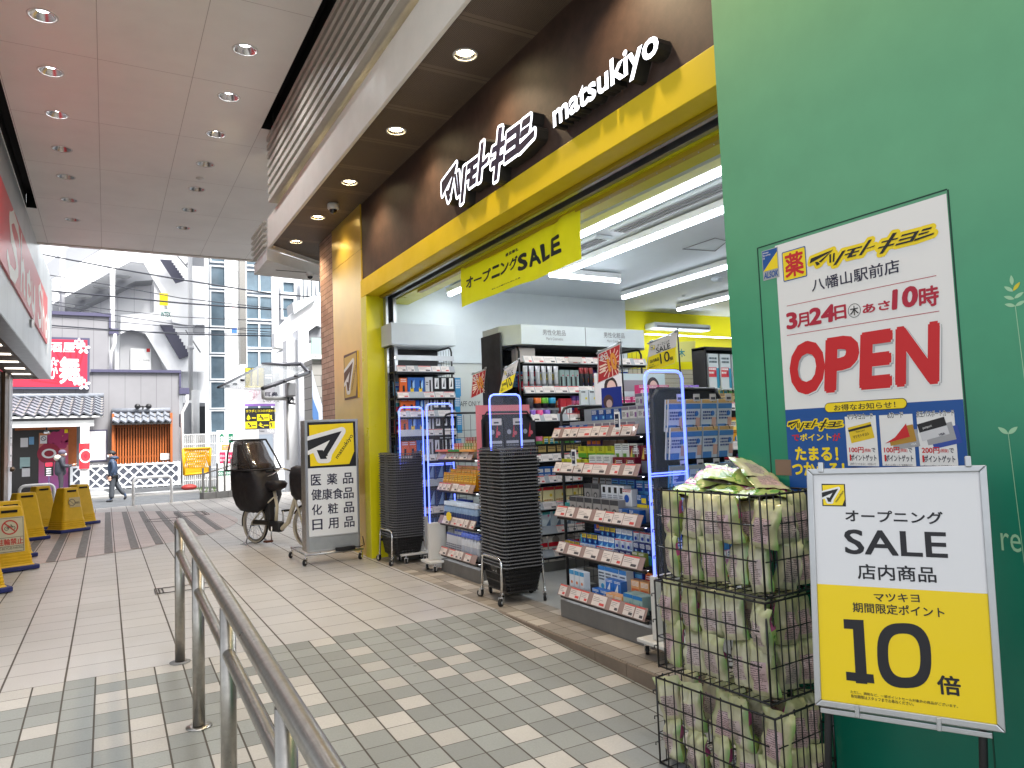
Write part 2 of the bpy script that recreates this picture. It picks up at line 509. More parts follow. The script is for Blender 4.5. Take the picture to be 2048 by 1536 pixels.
for a, b, c, d in (slotL, slotR):
    g.box(a-0.02, b+0.02, c-0.02, d+0.02, CZ+0.25, CZ+0.27, dark_gap)
    g.box(a-0.02, a-0.001, c, d, CZ+0.001, CZ+0.25, dark_gap); g.box(b+0.001, b+0.02, c, d, CZ+0.001, CZ+0.25, dark_gap)
    g.box(a, b, d+0.001, d+0.02, CZ+0.001, CZ+0.25, dark_gap)
g.box(-1.25, 3.3, CEND, CEND+0.12, CZ-0.02, CZ+0.6, offwhite)
g.box(-1.25, 3.3, CY0, CEND, CZ+0.45, CZ+0.6, offwhite)
struct(g.build('ceiling'))

refl = mat('downlight reflector', (214,214,214), 0.24, 1.0)
trim_w = mat('downlight trim', (226,224,220), 0.4)
bulb_on = mat('daylight lamp', (255,255,255), 0.3, emit=(240,246,255), es=14)
bulb_off = mat('unlit lamp glass', (236,236,234), 0.3)
bulb_warm = mat('warm lamp', (255,250,235), 0.3, emit=(255,232,178), es=22)
def make_downlight(r, lampm, depth, lr=0.5):
    t = thing('downlight', 'x', 'downlight', (0,0,0))
    b = MB(); b.lathe((0,0,0), [(r, 0.001), (r*1.0, -0.006), (r*1.16, -0.006), (r*1.18, 0.0)], trim_w, 28); b.build('trim_ring', t, world=False)
    b = MB(); b.lathe((0,0,0), [(r*0.995, 0.0), (r*0.8, depth*0.5), (r*lr, depth)], refl, 28); b.build('reflector', t, world=False)
    b = MB(); b.poly([(r*(lr+.01)*math.cos(-2*PI*i/24), r*(lr+.01)*math.sin(-2*PI*i/24), depth-0.002) for i in range(24)], lampm); b.build('lamp', t, world=False)
    return t
def lamp_light(name, loc, energy, col, spot=140, size=0.06):
    l = bpy.data.lights.new(name, 'SPOT'); l.energy = energy; l.color = col; l.spot_size = math.radians(spot); l.spot_blend = 0.8; l.shadow_soft_size = size
    o = bpy.data.objects.new(name, l); COL.objects.link(o); o.location = loc
    return o
on0 = make_downlight(0.112, bulb_on, 0.062); off0 = make_downlight(0.112, bulb_off, 0.062)
ord_ = ('nearest','second nearest','third nearest','middle one','third from last','next to last','farthest')
used = {0: False, 1: False}
for i, (x, y) in enumerate(LAMPS):
    k = i // 2
    side = 'red sign' if x < 0 else 'louvres'
    lit = (k <= 2)
    src = on0 if lit else off0
    lab = f"{'lit' if lit else 'unlit'} ceiling downlight, {ord_[k]} of the row by the {side}"
    if not used[lit]: used[lit] = True; o = src; o.location = (x, y, CZ); o['label'] = lab
    else: o = dup(src, (x, y, CZ), label=lab)
    o['group'] = 'corridor ceiling downlights'
    if lit: lamp_light('downlight_beam', (x, y, CZ + 0.02), 22, (0.95, 0.97, 1.0))
b = MB(); b.lathe((0,0,0), [(0.06, 0), (0.06, -0.012), (0.035, -0.02), (0.02, -0.03), (0, -0.03)], trim_w, 20)
o = tag(b.build('smoke_detector'), 'small white detector on the ceiling between two unlit downlights', 'detector'); o.location = atz(400, 356, CZ - 0.001)

# ================================================================== SHOP BUILDING
shop = thing('drugstore_building', 'drugstore front with dark brown fascia, yellow door frame and perforated soffit', 'building', (2.6, 5.2, 0))
FX = 2.6
br = NG('brown stone fascia', 0.55)
nv = br.noise(1.6, 8, rough=0.72); n2 = br.noise(9, 6, rough=0.7)
br.color(br.mul(br.mix(br.rng(nv, 0.3, 0.7, 0, 1), lin((44,30,24)), lin((80,60,50))), br.rng(n2, 0.3, 0.7, 0.8, 1.2))); br.bump(n2, 0.12, 0.004)
b = MB(); b.box(FX, FX+0.25, 2.2, 8.08, 3.16, 4.3, br.m); b.build('fascia_board', shop)
yfr = mat('yellow frame paint', (226,196,16), 0.5, var=0.06, vs=2)
b = MB()
b.box(FX-0.03, FX+0.13, 2.2, 8.08, 2.955, 3.158, yfr)
b.box(FX+0.13, FX+0.17, 2.2, 7.9, 2.93, 3.1, mat('yellow groove', (150,128,12), 0.5))
b.build('yellow_band', shop, bevel=0.004)
b = MB(); b.box(FX-0.03, 2.86, 7.885, 8.08, 0, 2.953, lime_yel); b.build('door_frame', shop, bevel=0.004)
b = MB()
b.box(2.77, 2.80, 2.2, 7.87, 2.93, 3.1, alu); b.box(2.80, 2.86, 2.2, 7.87, 3.0, 3.1, dark_gap); b.box(2.86, 2.90, 2.2, 7.87, 2.92, 3.1, alu)
b.box(2.772, 2.80, 7.80, 7.884, 0.0, 2.93, alu); b.box(2.801, 2.86, 7.83, 7.884, 0.0, 2.99, dark_gap); b.box(2.861, 2.90, 7.80, 7.884, 0.0, 2.92, alu)
for k in range(26): b.box(2.815, 2.845, 2.5 + k*0.2, 2.512 + k*0.2, 2.985, 2.999, alu)
b.build('shutter_track', shop)
b = MB(); b.box(2.9, 3.14, 1.0, 8.05, 2.905, 3.3, lime_yel); b.box(2.92, 2.97, 2.75, 7.2, 2.875, 2.904, mat('banner rail', (176,150,20), 0.4))
for k in range(36): b.ball((2.945, 2.85 + k*0.12, 2.874), 0.004, alu, 6, 4)
b.build('bulkhead', shop)
# metallic pilaster with an engraved emblem, then brick
pz = atx(700, 517, FX).z
pil = NG('gold metallic panel', 0.3, 0.45); pil.b.inputs['Coat Weight'].default_value = 0.6; pil.b.inputs['Coat Roughness'].default_value = 0.25; pil.color(pil.mul(lin((232,196,72)), pil.rng(pil.noise(2.5, 4), 0.3, 0.7, 0.93, 1.05)))
b = MB(); b.box(FX-0.015, FX+0.25, 8.082, 9.30, pz+0.003, 4.2, pil.m); b.box(FX-0.015, FX+0.25, 8.082, 9.30, 0, pz-0.003, pil.m)
b.box(FX-0.01, FX+0.25, 8.083, 9.299, pz-0.003, pz+0.003, dark_gap)
b.build('pilaster_panel', shop)
bk = NG('pink brick tile', 0.6)
X, Y, Z = bk.xyz()
row, ir = bk.joint(Z, 0.072, 0.0, 0.008)
sh = bk.math('MULTIPLY', bk.math('MODULO', ir, 2.0), 0.115)
colj, ic = bk.joint(bk.math('ADD', bk.math('ADD', Y, X), sh), 0.23, 0.02, 0.006)
jt = bk.math('MAXIMUM', row, colj)
bk.color(bk.mix(jt, bk.mul(bk.mix(bk.white(ic, ir), lin((168,132,116)), lin((196,166,150))), bk.rng(bk.noise(12, 5), 0.3, 0.7, 0.9, 1.08)), lin((92,72,62)))); bk.bump(bk.math('SUBTRACT', 1.0, jt), 0.5, 0.006)
b = MB(); b.box(FX-0.005, FX+0.3, 9.302, 9.97, 0, 4.2, bk.m); b.build('brick_pier', shop)
# perforated soffit
pf = NG('perforated soffit', 0.6, 0.2)
X, Y, Z = pf.xyz()
hx = pf.math('SUBTRACT', pf.math('FRACT', pf.math('DIVIDE', X, 0.011)), 0.5); hy = pf.math('SUBTRACT', pf.math('FRACT', pf.math('DIVIDE', Y, 0.011)), 0.5)
hole = pf.math('LESS_THAN', pf.math('ADD', pf.math('MULTIPLY', hx, hx), pf.math('MULTIPLY', hy, hy)), 0.10)
seam, _i = pf.joint(Y, 0.72, 0.35, 0.09); seam2, _i = pf.joint(Y, 0.72, 0.35, 0.006)
hole = pf.math('MULTIPLY', hole, pf.math('SUBTRACT', 1.0, seam))
pf.color(pf.mix(seam2, pf.mix(hole, pf.mul(lin((120,104,88)), pf.rng(pf.noise(3, 5), 0.3, 0.7, 0.92, 1.06)), lin((22,18,16))), lin((60,52,44))))
SZ = 4.07
SL = [(2.268, 4.548 + 1.437*k - (0.35 if k == 4 else 0.1*(k==3))) for k in (-3, -2, -1, 0, 1, 2, 3, 4)]
g = plate_with_holes([(1.99, -8), (2.6, -8), (2.6, 9.97), (3.3, 9.97), (3.3, 11.3), (1.99, 10.22)], [circ(x, y, 0.078, 20) for x, y in SL], SZ, pf.m)
g.build('soffit', shop)
g = MB(); bm_ = mat('beam paint', (234,228,218), 0.45, var=0.07, vs=2.5)
g.prism([(1.985, -8, 4.02), (1.985, 10.22, 4.02), (3.3, 11.31, 4.02), (3.3, 11.36, 4.02), (1.95, 10.25, 4.02), (1.95, -8, 4.02)], (0, 0, 0.42), bm_)
fixn(g.build('fascia_beam', shop, bevel=0.006))
g = MB(); slat_m = mat('louvre blade', (190,183,172), 0.45, var=0.06)
for k in range(8):
    z = 4.50 + k*0.121
    g.box(1.865, 2.02, -8, 9.72 + 0.01*k, z, z+0.028, slat_m); g.box(1.865, 1.885, -8, 9.72 + 0.01*k, z+0.029, z+0.06, slat_m)
for y in (-2.2, 1.7, 5.6, 9.3): g.box(2.022, 2.05, y, y+0.05, 4.45, 5.45, slat_m)
g.build('louvre', shop)
g = MB(); g.box(2.09, 2.12, -8, 10.2, 4.45, 5.455, mat('louvre backing', (34,30,27), 0.8)); g.build('louvre_backing', shop)
# unseen storeys above the shop, added to block sky light and sun
b = MB(); b.box(2.13, 14, -9, 11.2, 5.47, 16, mat('sky block cladding', (190,186,180), 0.6)); b.box(2.62, 14, -9, 9.9, 4.31, 5.469, mat('sky block cladding', (190,186,180), 0.6)); b.build('sky_block_storey', shop)
# white soffit box beyond the beam
g = MB()
g.prism([(1.97, 10.42, 3.9), (3.3, 11.46, 3.9), (3.3, 11.6, 3.9), (1.97, 11.42, 3.9)], (0,0,0.16), white_paint)
for k in range(5): g.box(1.93, 1.98, 10.45, 11.42, 4.1 + k*0.085, 4.13 + k*0.085, slat_m)
g.box(2.2, 2.7, 10.98, 10.985, 3.893, 3.899, dark_gap)
fixn(g.build('lower_canopy', shop))
# soffit lamps
warm0 = make_downlight(0.078, bulb_warm, 0.02, 0.75); first = True
nm = ['', '', '', 'nearest to the camera', 'second', 'third', 'fourth, just past the dome camera', 'farthest, over the brick pier']
for k, (x, y) in enumerate(SL):
    if k >= 3:
        lab = f"small warm downlight in the perforated soffit, {nm[k] or 'out of frame above the green wall'}"
        if first: o = warm0; o.location = (x, y, SZ); o['label'] = lab; first = False
        else: o = dup(warm0, (x, y, SZ), label=lab)
        o['group'] = 'warm soffit downlights'
    lamp_light('soffit_beam', (x, y, SZ - 0.01), 32, (1.0, 0.78, 0.5), 120, 0.04)  # first three spots are unseen, without fixtures, kept to light the fascia
def dome(loc, label, s=1.0):
    t = thing('dome_camera', label, 'security camera', loc, 0, 'dome security cameras')
    b = MB(); b.lathe((0,0,0), [(0, 0), (0.062*s, 0), (0.066*s, -0.01*s), (0.066*s, -0.055*s), (0.06*s, -0.065*s), (0.044*s, -0.07*s), (0, -0.07*s)], white_paint, 24); b.build('housing', t, world=False)
    b = MB(); b.lathe((0,0,-0.071*s), [(0.046*s, 0.003), (0.044*s, -0.015*s), (0.034*s, -0.032*s), (0.018*s, -0.042*s), (0, -0.045*s)], mat('smoked dome', (18,18,20), 0.08, coat=0.5), 20); b.build('dome_glass', t, world=False)
dome((2.30, 8.187, SZ), 'white dome camera hanging from the perforated soffit')
dome(atz(620, 545, 3.899), 'distant white dome camera under the lower white canopy', 0.9)
# ================================================================== SHOP SIGNS
glow = mat('lit sign acrylic', (250,250,255), 0.4, emit=(238,242,255), es=1.35)
sign_side = mat('sign return', (70,68,66), 0.4, 0.5, var=0.1)
sign_ink = mat('dark vinyl', (40,36,62), 0.4)
KZ = [  # strokes of the seven sign characters, traced on the lit sign
 [(160,1108),(352,848),(305,985),(165,1268)], [(352,848),(338,920),(274,1248),(248,1222)], [(212,1228),(240,1218),(270,1300),(243,1352)],
 [(330,1005),(346,993),(378,1265),(362,1280)], [(365,975),(382,962),(406,1245),(391,1256)], [(450,912),(482,884),(440,1348),(410,1377)],
 [(502,875),(642,770),(638,825),(500,925)], [(492,1015),(628,905),(624,958),(488,1065)], [(548,870),(582,848),(562,1120),(525,1142)], [(530,1100),(612,1038),(610,1095),(528,1156)],
 [(685,592),(717,565),(672,1066),(640,1090)], [(700,850),(777,762),(768,816),(695,882)],
 [(920,388),(962,370),(895,1050),(858,1077)], [(838,652),(1002,538),(996,590),(832,706)], [(825,838),(982,725),(976,788),(818,896)],
 [(1030,452),(1205,325),(1200,382),(1025,522)], [(1025,598),(1180,492),(1176,548),(1015,672)], [(1005,748),(1185,622),(1180,690),(1000,822)], [(1166,352),(1206,323),(1182,690),(1140,716)],
 [(1240,290),(1340,214),(1332,290),(1230,366)], [(1220,430),(1326,354),(1312,422),(1212,502)], [(1195,612),(1392,412),(1386,482),(1192,692)]]
SX = 2.505
SF = Frame((SX, 0, 0), (0,-1,0), (0,0,1))
KP = [[SF.px(860 + x/6.677, 200 + y/6.677) for x, y in s] for s in KZ]
_xs = [p[0] for s in KP for p in s]; _ys = [p[1] for s in KP for p in s]
K0, K1, H0, H1 = min(_xs), max(_xs), min(_ys), max(_ys)
KN = [[((x-K0)/(K1-K0), (y-H0)/(H1-H0)) for x, y in s] for s in KP]      # in a unit box
def katakana(fr, box, ink, edge=None, bw=0.0, lift=0.001, depth=0.0, shear=0.0, iw=0.0):
    a0, b0, a1, b1 = box
    def T(s): return [(a0 + (x + shear*(y-0.5))*(a1-a0), b0 + y*(b1-b0)) for x, y in s]
    for i, s in enumerate(KN):
        q = T(s)
        if edge:
            o = dilate(q, bw)
            if depth: fr.slab(o, depth, edge[1], lift - 0.0004 - i*1e-4); fr.poly(o, edge[0], lift - i*2e-5)
            else: fr.poly(o, edge[0], lift - i*2e-5)
        fr.poly(dilate(q, iw, 8) if iw else hull(q), ink, lift + 0.0015 + i*2e-5)
lg = tag(thing('lit_sign', 'x', 'sign', (SX, 4.75, 3.3)), 'white lit katakana sign with dark strokes on the brown fascia', 'sign')
fr = Frame((SX, 0, 0), (0,-1,0), (0,0,1))
katakana(fr, (K0, H0, K1, H1), sign_ink, (glow, sign_side), 0.031, 0.0, 0.094, iw=0.010)
fr.mb.build('letter_body', lg)
lg2 = thing('lit_sign', 'white lit latin letters spelling the shop name in lower case on the brown fascia', 'sign', (SX, 3.28, 3.25))
fr = Frame((SX, 0, 0), (0,-1,0), (0,0,1))
a0, b0 = fr.px(1105, 247); a1, b1 = fr.px(1318, 66)
pA = fr.px(1108, 253); pB = fr.px(1318, 118)
vs, fs, x0, y0, x1, y1 = textmesh('matsukiyo', 0.022)
zb = (fr.px(1107, 253)[1] + fr.px(1302, 115)[1]) / 2            # base line
zt = fr.px(1232, 108)[1]                                         # top of the k
ta, tb = fr.px(1106, 240)[0], fr.px(1317, 90)[0]
kx = (tb-ta)/(x1-x0); ky = (zt-zb)/0.735
tw = lambda x, y: (ta + (x-x0)*kx, zb + y*ky)
side = {}
front = [fr.at(*tw(x, y), 0.0) for x, y in vs]; back = [fr.at(*tw(x, y), -0.092) for x, y in vs]
fr.mb.add(front, fs, glow)
for f in fs:
    for i in range(len(f)):
        e = (f[i], f[(i+1) % len(f)]); k = (min(e), max(e)); side.setdefault(k, []).append(e)
for k, es in side.items():
    if len(es) == 1:
        a, b = es[0]; fr.mb.poly([front[a], back[a], back[b], front[b]], sign_side)
fr.mb.build('letter_body', lg2)

# square emblem, used on the pilaster, the stand sign and the poster stand
EZ_yel = [(848,185),(1228,165),(1240,430),(1198,548),(860,570)]
EZ_out = [(832,165),(1245,150),(1258,565),(845,590)]
EZ_m = [[(835,330),(1132,240),(1030,325),(838,425)], [(1132,240),(998,478),(962,450),(1040,305)], [(915,418),(968,418),(1006,500),(948,502)], [(968,440),(1000,430),(1012,470),(985,480)]]
def emblem_norm():
    f = Frame((0, 7.95, 0), (1,0,0), (0,0,1))
    P = lambda z: [f.px(400 + x/4, 800 + y/4) for x, y in z]
    o = P(EZ_out); xa, xb = min(p[0] for p in o), max(p[0] for p in o); ya, yb = min(p[1] for p in o), max(p[1] for p in o)
    N = lambda z: [((p[0]-xa)/(xb-xa), (p[1]-ya)/(yb-ya)) for p in P(z)]
    return N(EZ_yel), [N(s) for s in EZ_m], [N([(1075,478),(1205,270)])[0], N([(1075,478),(1205,270)])[1]]
EMY, EMM, EMT = emblem_norm()
def emblem(fr, a0, b0, a1, b1, lift=0.001, yel=None, ink=None, frame=True, wcol=None):
    S = lambda z: [(a0 + x*(a1-a0), b0 + y*(b1-b0)) for x, y in z]
    ink = ink or print_black; yel = yel or print_yel
    if frame: fr.rect(a0, b0, a1, b1, ink, lift)
    fr.poly(S(EMY), yel, lift + 0.0006)
    wd = 0.085*(a1-a0)
    for i, s in enumerate(EMM): fr.poly([(max(x, a0), y) for x, y in dilate(S(s), wd, 12)], wcol or print_white, lift + 0.0012 + i*3e-5)
    for i, s in enumerate(EMM): fr.poly(hull(S(s)), ink, lift + 0.0018 + i*3e-5)
    p, q = S([EMT[0]])[0], S([EMT[1]])[0]
    d = math.hypot(q[0]-p[0], q[1]-p[1]); an = math.atan2(q[1]-p[1], q[0]-p[0]); c = ((p[0]+q[0])/2 + 0.035*(a1-a0), (p[1]+q[1])/2 - 0.03*(b1-b0))
    fr.text('matsukiyo', (c[0]-d/2*1.04, c[1]-d*0.1, c[0]+d/2*1.04, c[1]+d*0.1), ink, 0.012, lift + 0.0024, rot=an)
t = thing('emblem_plate', 'small yellow emblem plate on the gold pilaster by the door', 'sign', (2.585, 8.7, 2.2))
f = Frame((2.572, 0, 0), (0,-1,0), (0,0,1))
pa = [f.px(*p) for p in ((687,711),(715,701),(714.5,795),(690,801))]
a0, a1 = (pa[0][0]+pa[3][0])/2, (pa[1][0]+pa[2][0])/2; b0, b1 = (pa[2][1]+pa[3][1])/2, (pa[0][1]+pa[1][1])/2
f.rslab(a0, b0, a1, b1, 0.012, pil.m); emblem(f, a0, b0, a1, b1, 0.001, yel=mat('gold emblem', (206,176,70), 0.35, 0.3), ink=mat('bronze ink', (96,70,52), 0.5))
f.mb.build('plate', t)

# ================================================================== GREEN HOARDING with printed leaves
gw = thing('green_wall', 'glossy green hoarding wall beside the shop with printed pale leaves', 'wall', (2.46, 1.0, -0.2))
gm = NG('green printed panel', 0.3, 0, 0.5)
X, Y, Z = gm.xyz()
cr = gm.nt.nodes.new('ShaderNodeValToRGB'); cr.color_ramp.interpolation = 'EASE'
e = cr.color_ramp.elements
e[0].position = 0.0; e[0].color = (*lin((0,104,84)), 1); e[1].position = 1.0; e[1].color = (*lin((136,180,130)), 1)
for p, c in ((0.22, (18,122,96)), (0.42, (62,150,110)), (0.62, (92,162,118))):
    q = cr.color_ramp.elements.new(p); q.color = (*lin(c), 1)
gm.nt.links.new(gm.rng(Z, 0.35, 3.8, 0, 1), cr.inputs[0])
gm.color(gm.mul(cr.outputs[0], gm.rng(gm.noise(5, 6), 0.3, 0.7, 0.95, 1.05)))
gm.bump(gm.noise(350, 2), 0.06, 0.002)
gap = mat('green joint', (6,60,44), 0.6)
b = MB(); YG = 2.345; GX = 2.46
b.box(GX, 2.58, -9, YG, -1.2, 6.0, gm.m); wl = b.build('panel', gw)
wl.data.transform(Matrix.Translation((0,0,0)))
b = MB()
pl = [atx(1515, 497, GX), atx(1545, 945, GX)]; pr_ = [atx(1894, 381, GX), atx(1940, 930, GX)]
yl, yr = (pl[0].y+pl[1].y)/2, (pr_[0].y+pr_[1].y)/2; zt_ = (pl[0].z+pr_[0].z)/2
for a in ((yl, yl+0.005, -0.2, zt_), (yr-0.005, yr, -0.2, zt_), (yr, yl+0.005, zt_, zt_+0.005)): b.box(GX-0.0015, GX+0.001, *a, gap)
b.build('door_joint', gw)
leaf_p = mat('printed pale leaf', (158,204,164), 0.4); leaf_y = mat('printed yellow leaf', (208,196,40), 0.4)
f = Frame((GX, 0, 0), (0,-1,0), (0,0,1))
def leaf(c, ang, L, Wd, m):
    pts = [];
    for i in range(13):
        tt = i/12; pts.append((L*tt, Wd*math.sin(PI*tt)**0.8*(1-0.25*tt)))
    pts += [(x, -y) for x, y in pts[-2:0:-1]]
    ca, sa = math.cos(ang), math.sin(ang)
    f.poly([(c[0]+x*ca-y*sa, c[1]+x*sa+y*ca) for x, y in pts], m, 0.0012)
c0 = f.px(2031, 612); c1 = f.px(2046, 785); st = 0.026
f.line(c0, (c0[0]+0.03, c0[1]-0.9), 0.0022, leaf_p)
for k, (dy, a, m) in enumerate(((0,160,leaf_p),(0,22,leaf_p),(0.022,155,leaf_p),(0.024,28,leaf_p),(0.046,140,leaf_p),(0.048,48,leaf_y),(0.066,92,leaf_p))):
    leaf((c0[0]-dy*0.05, c0[1]+dy), math.radians(a), 0.032, 0.0065, m)
c0 = f.px(2017, 868)
leaf(c0, math.radians(142), 0.036, 0.008, leaf_p); leaf(c0, math.radians(38), 0.036, 0.008, leaf_p)
f.line(c0, (c0[0]+0.028, c0[1]-0.8), 0.002, leaf_p)
pa, pb = f.px(2004, 1101), f.px(2041, 1069)
f.text('re', (pa[0], pa[1], pb[0], pb[1]), leaf_p, -0.01, 0.0014)
f.mb.build('printed_leaves', gw)
# brown tape patch and security sticker
f = Frame((GX, 0, 0), (0,-1,0), (0,0,1))
a, c = f.px(1551, 919), f.px(1576, 941); f.rslab(a[0], c[1]-0.02, c[0]+0.02, a[1], 0.003, mat('brown tape', (126,102,84), 0.5), 0.0032)
tag(f.mb.build('tape_patch'), 'brown tape patch on the green wall at the poster edge', 'tape')
t = thing('security_sticker', 'blue and yellow security sticker on the green wall, half under the poster', 'sticker', (GX, 2.2, 2.0))
f = Frame((GX, 0, 0), (0,-1,0), (0,0,1))
a, c = f.px(1524, 503), f.px(1551, 556); W_ = 0.085
f.rslab(a[0], c[1], a[0]+W_, a[1], 0.002, mat('sticker grey', (168,170,172), 0.4), 0.0022)
h_ = a[1]-c[1]
f.rect(a[0]+0.003, c[1]+h_*0.3, a[0]+W_-0.004, a[1]-0.003, print_blue, 0.0026)
f.poly([(a[0]+0.003, c[1]+h_*0.3), (a[0]+W_-0.004, c[1]+h_*0.3), (a[0]+W_-0.004, c[1]+h_*0.85)], print_yel, 0.0032)
for i, s in enumerate(('Always','Security','OK')): f.text(s, (a[0]+0.006, a[1]-0.017-0.011*i, a[0]+0.006+0.0052*len(s), a[1]-0.008-0.011*i), print_white, 0.01, 0.0038)
f.text('ALSOK', (a[0]+0.004, c[1]+0.006, a[0]+W_-0.004, c[1]+h_*0.26), print_blue, 0.03, 0.003, shear=0.2)
f.mb.build('print', t)

# ================================================================== OPENING POSTER on the green wall
ps = thing('opening_poster', 'large white, red and blue grand opening poster on the green wall', 'poster', (GX-0.01, 1.7, 1.5))
PFX = GX - 0.0045
f = Frame((PFX, 0, 0), (0,-1,0), (0,0,1))
P = f.px
tl, tr = P(1551, 490), P(1893, 388)
a0 = (tl[0] + P(1567, 818)[0])/2; a1 = (tr[0] + P(1924, 801)[0])/2; bt = (tl[1]+tr[1])/2; bb = bt - 1.045
bl_ = (P(1567, 818)[1] + P(1924, 801)[1])/2
paper = mat('poster paper', (232,231,228), 0.5)
# gently curled sheet
nu, nv = 16, 24; vs = []; 
def curl(u, v): return 0.004*math.sin(3.1*u+0.6)*math.sin(5*v+1) + 0.014*max(0, u-0.88)/0.12*max(0, math.sin(PI*min(1, max(0, (v-0.1)/0.9))))*0.5
for j in range(nv+1):
    for i in range(nu+1): vs.append(f.at(a0 + (a1-a0)*i/nu, bb + (bt-bb)*j/nv, -0.003))
m_ = MB(); m_.smooth = True
m_.add(vs, [(j*(nu+1)+i, j*(nu+1)+i+1, (j+1)*(nu+1)+i+1, (j+1)*(nu+1)+i) for j in range(nv) for i in range(nu)], paper)
m_.build('sheet', ps)
f.rect(a0, bb, a1, bl_, print_blue, -0.0022)
# medicine mark
q = [P(1563,505), P(1611,491), P(1613,555), P(1566,562)]
xa, xb, ya, yb_ = (q[0][0]+q[3][0])/2, (q[1][0]+q[2][0])/2, (q[2][1]+q[3][1])/2, (q[0][1]+q[1][1])/2
f.poly(dilate([(xa+.006,ya+.006),(xb-.006,ya+.006),(xb-.006,yb_-.006),(xa+.006,yb_-.006)], .006), print_blue, -0.002)
f.poly(dilate([(xa+.009,ya+.009),(xb-.009,ya+.009),(xb-.009,yb_-.009),(xa+.009,yb_-.009)], .005), print_yel, -0.0016)
f.text('薬', (xa+.012, ya+.012, xb-.012, yb_-.012), print_red, 0.03, -0.0012)
ka, kb = P(1618, 528), P(1868, 440)
katakana(f, (P(1619,527)[0], min(P(1640,530)[1], P(1678,531)[1])+0.004, P(1869,450)[0], P(1868,443)[1]), print_black, (print_yel, None), 0.0125, -0.0016, shear=0.05)
f.text('八幡山駅前店', (P(1624,588)[0], P(1628,583)[1], P(1799,540)[0], P(1799,516)[1]), print_navy, 0.014, -0.0015)
f.line(P(1573,612), P(1872,551), 0.0022, print_crim, -0.0018); f.line(P(1573,671), P(1878,622), 0.0022, print_crim, -0.0018)
def ptx(s, p, q, m, bold=0.0, lift=-0.0014, sh=0.0): f.ptext(s, p, q, m, bold, lift, sh)
ptx('3', (1573,660), (1593,622), print_crim, 0.045); ptx('月', (1594,656), (1617,623), print_crim, 0.03); ptx('24', (1617,652), (1668,607), print_crim, 0.045, sh=.08)
ptx('日', (1669,641), (1691,608), print_crim, 0.03)
cc = P(1708, 621); f.ring(cc[0], cc[1], 0.0245, 0.0265, print_black, -0.0014); f.text('木', (cc[0]-.018, cc[1]-.018, cc[0]+.018, cc[1]+.018), print_black, 0.02, -0.0012)
ptx('あさ', (1725,628), (1779,599), print_crim, 0.03); ptx('10', (1783,621), (1834,569), print_crim, 0.05, sh=.1); ptx('時', (1838,617), (1876,568), print_crim, 0.03, sh=.05)
shadow = mat('print soft grey', (176,176,178), 0.6)
for ch, p, q in (('O', (1582,792), (1646,676)), ('P', (1648,787), (1716,666)), ('E', (1718,781), (1785,655)), ('N', (1790,775), (1879,640))):
    aa, b_ = P(*p), P(*q)
    bx = (aa[0], aa[1], b_[0], b_[1])
    f.text(ch, (bx[0]+.007, bx[1]-.006, bx[2]+.007, bx[3]-.006), shadow, 0.06, -0.0021, shear=0.11)
    f.text(ch, (bx[0]-.005, bx[1]-.005, bx[2]+.005, bx[3]+.005), paper, 0.06, -0.0017, shear=0.11)
    f.text(ch, bx, print_red, 0.055, -0.0012, shear=0.11)
# yellow pill
pa, pb = P(1650, 826), P(1812, 795); h2 = (pb[1]-pa[1])/2-0.002; cyb = (pa[1]+pb[1])/2
f.poly(dilate([(pa[0]+h2, cyb), (pb[0]-h2, cyb)], h2+0.0015, 20), print_black, -0.0016); f.poly(dilate([(pa[0]+h2, cyb), (pb[0]-h2, cyb)], h2-0.001, 20), print_yel, -0.0012)
ptx('お得なお知らせ！', (1668,822), (1790,802), print_black, 0.015, -0.0008)
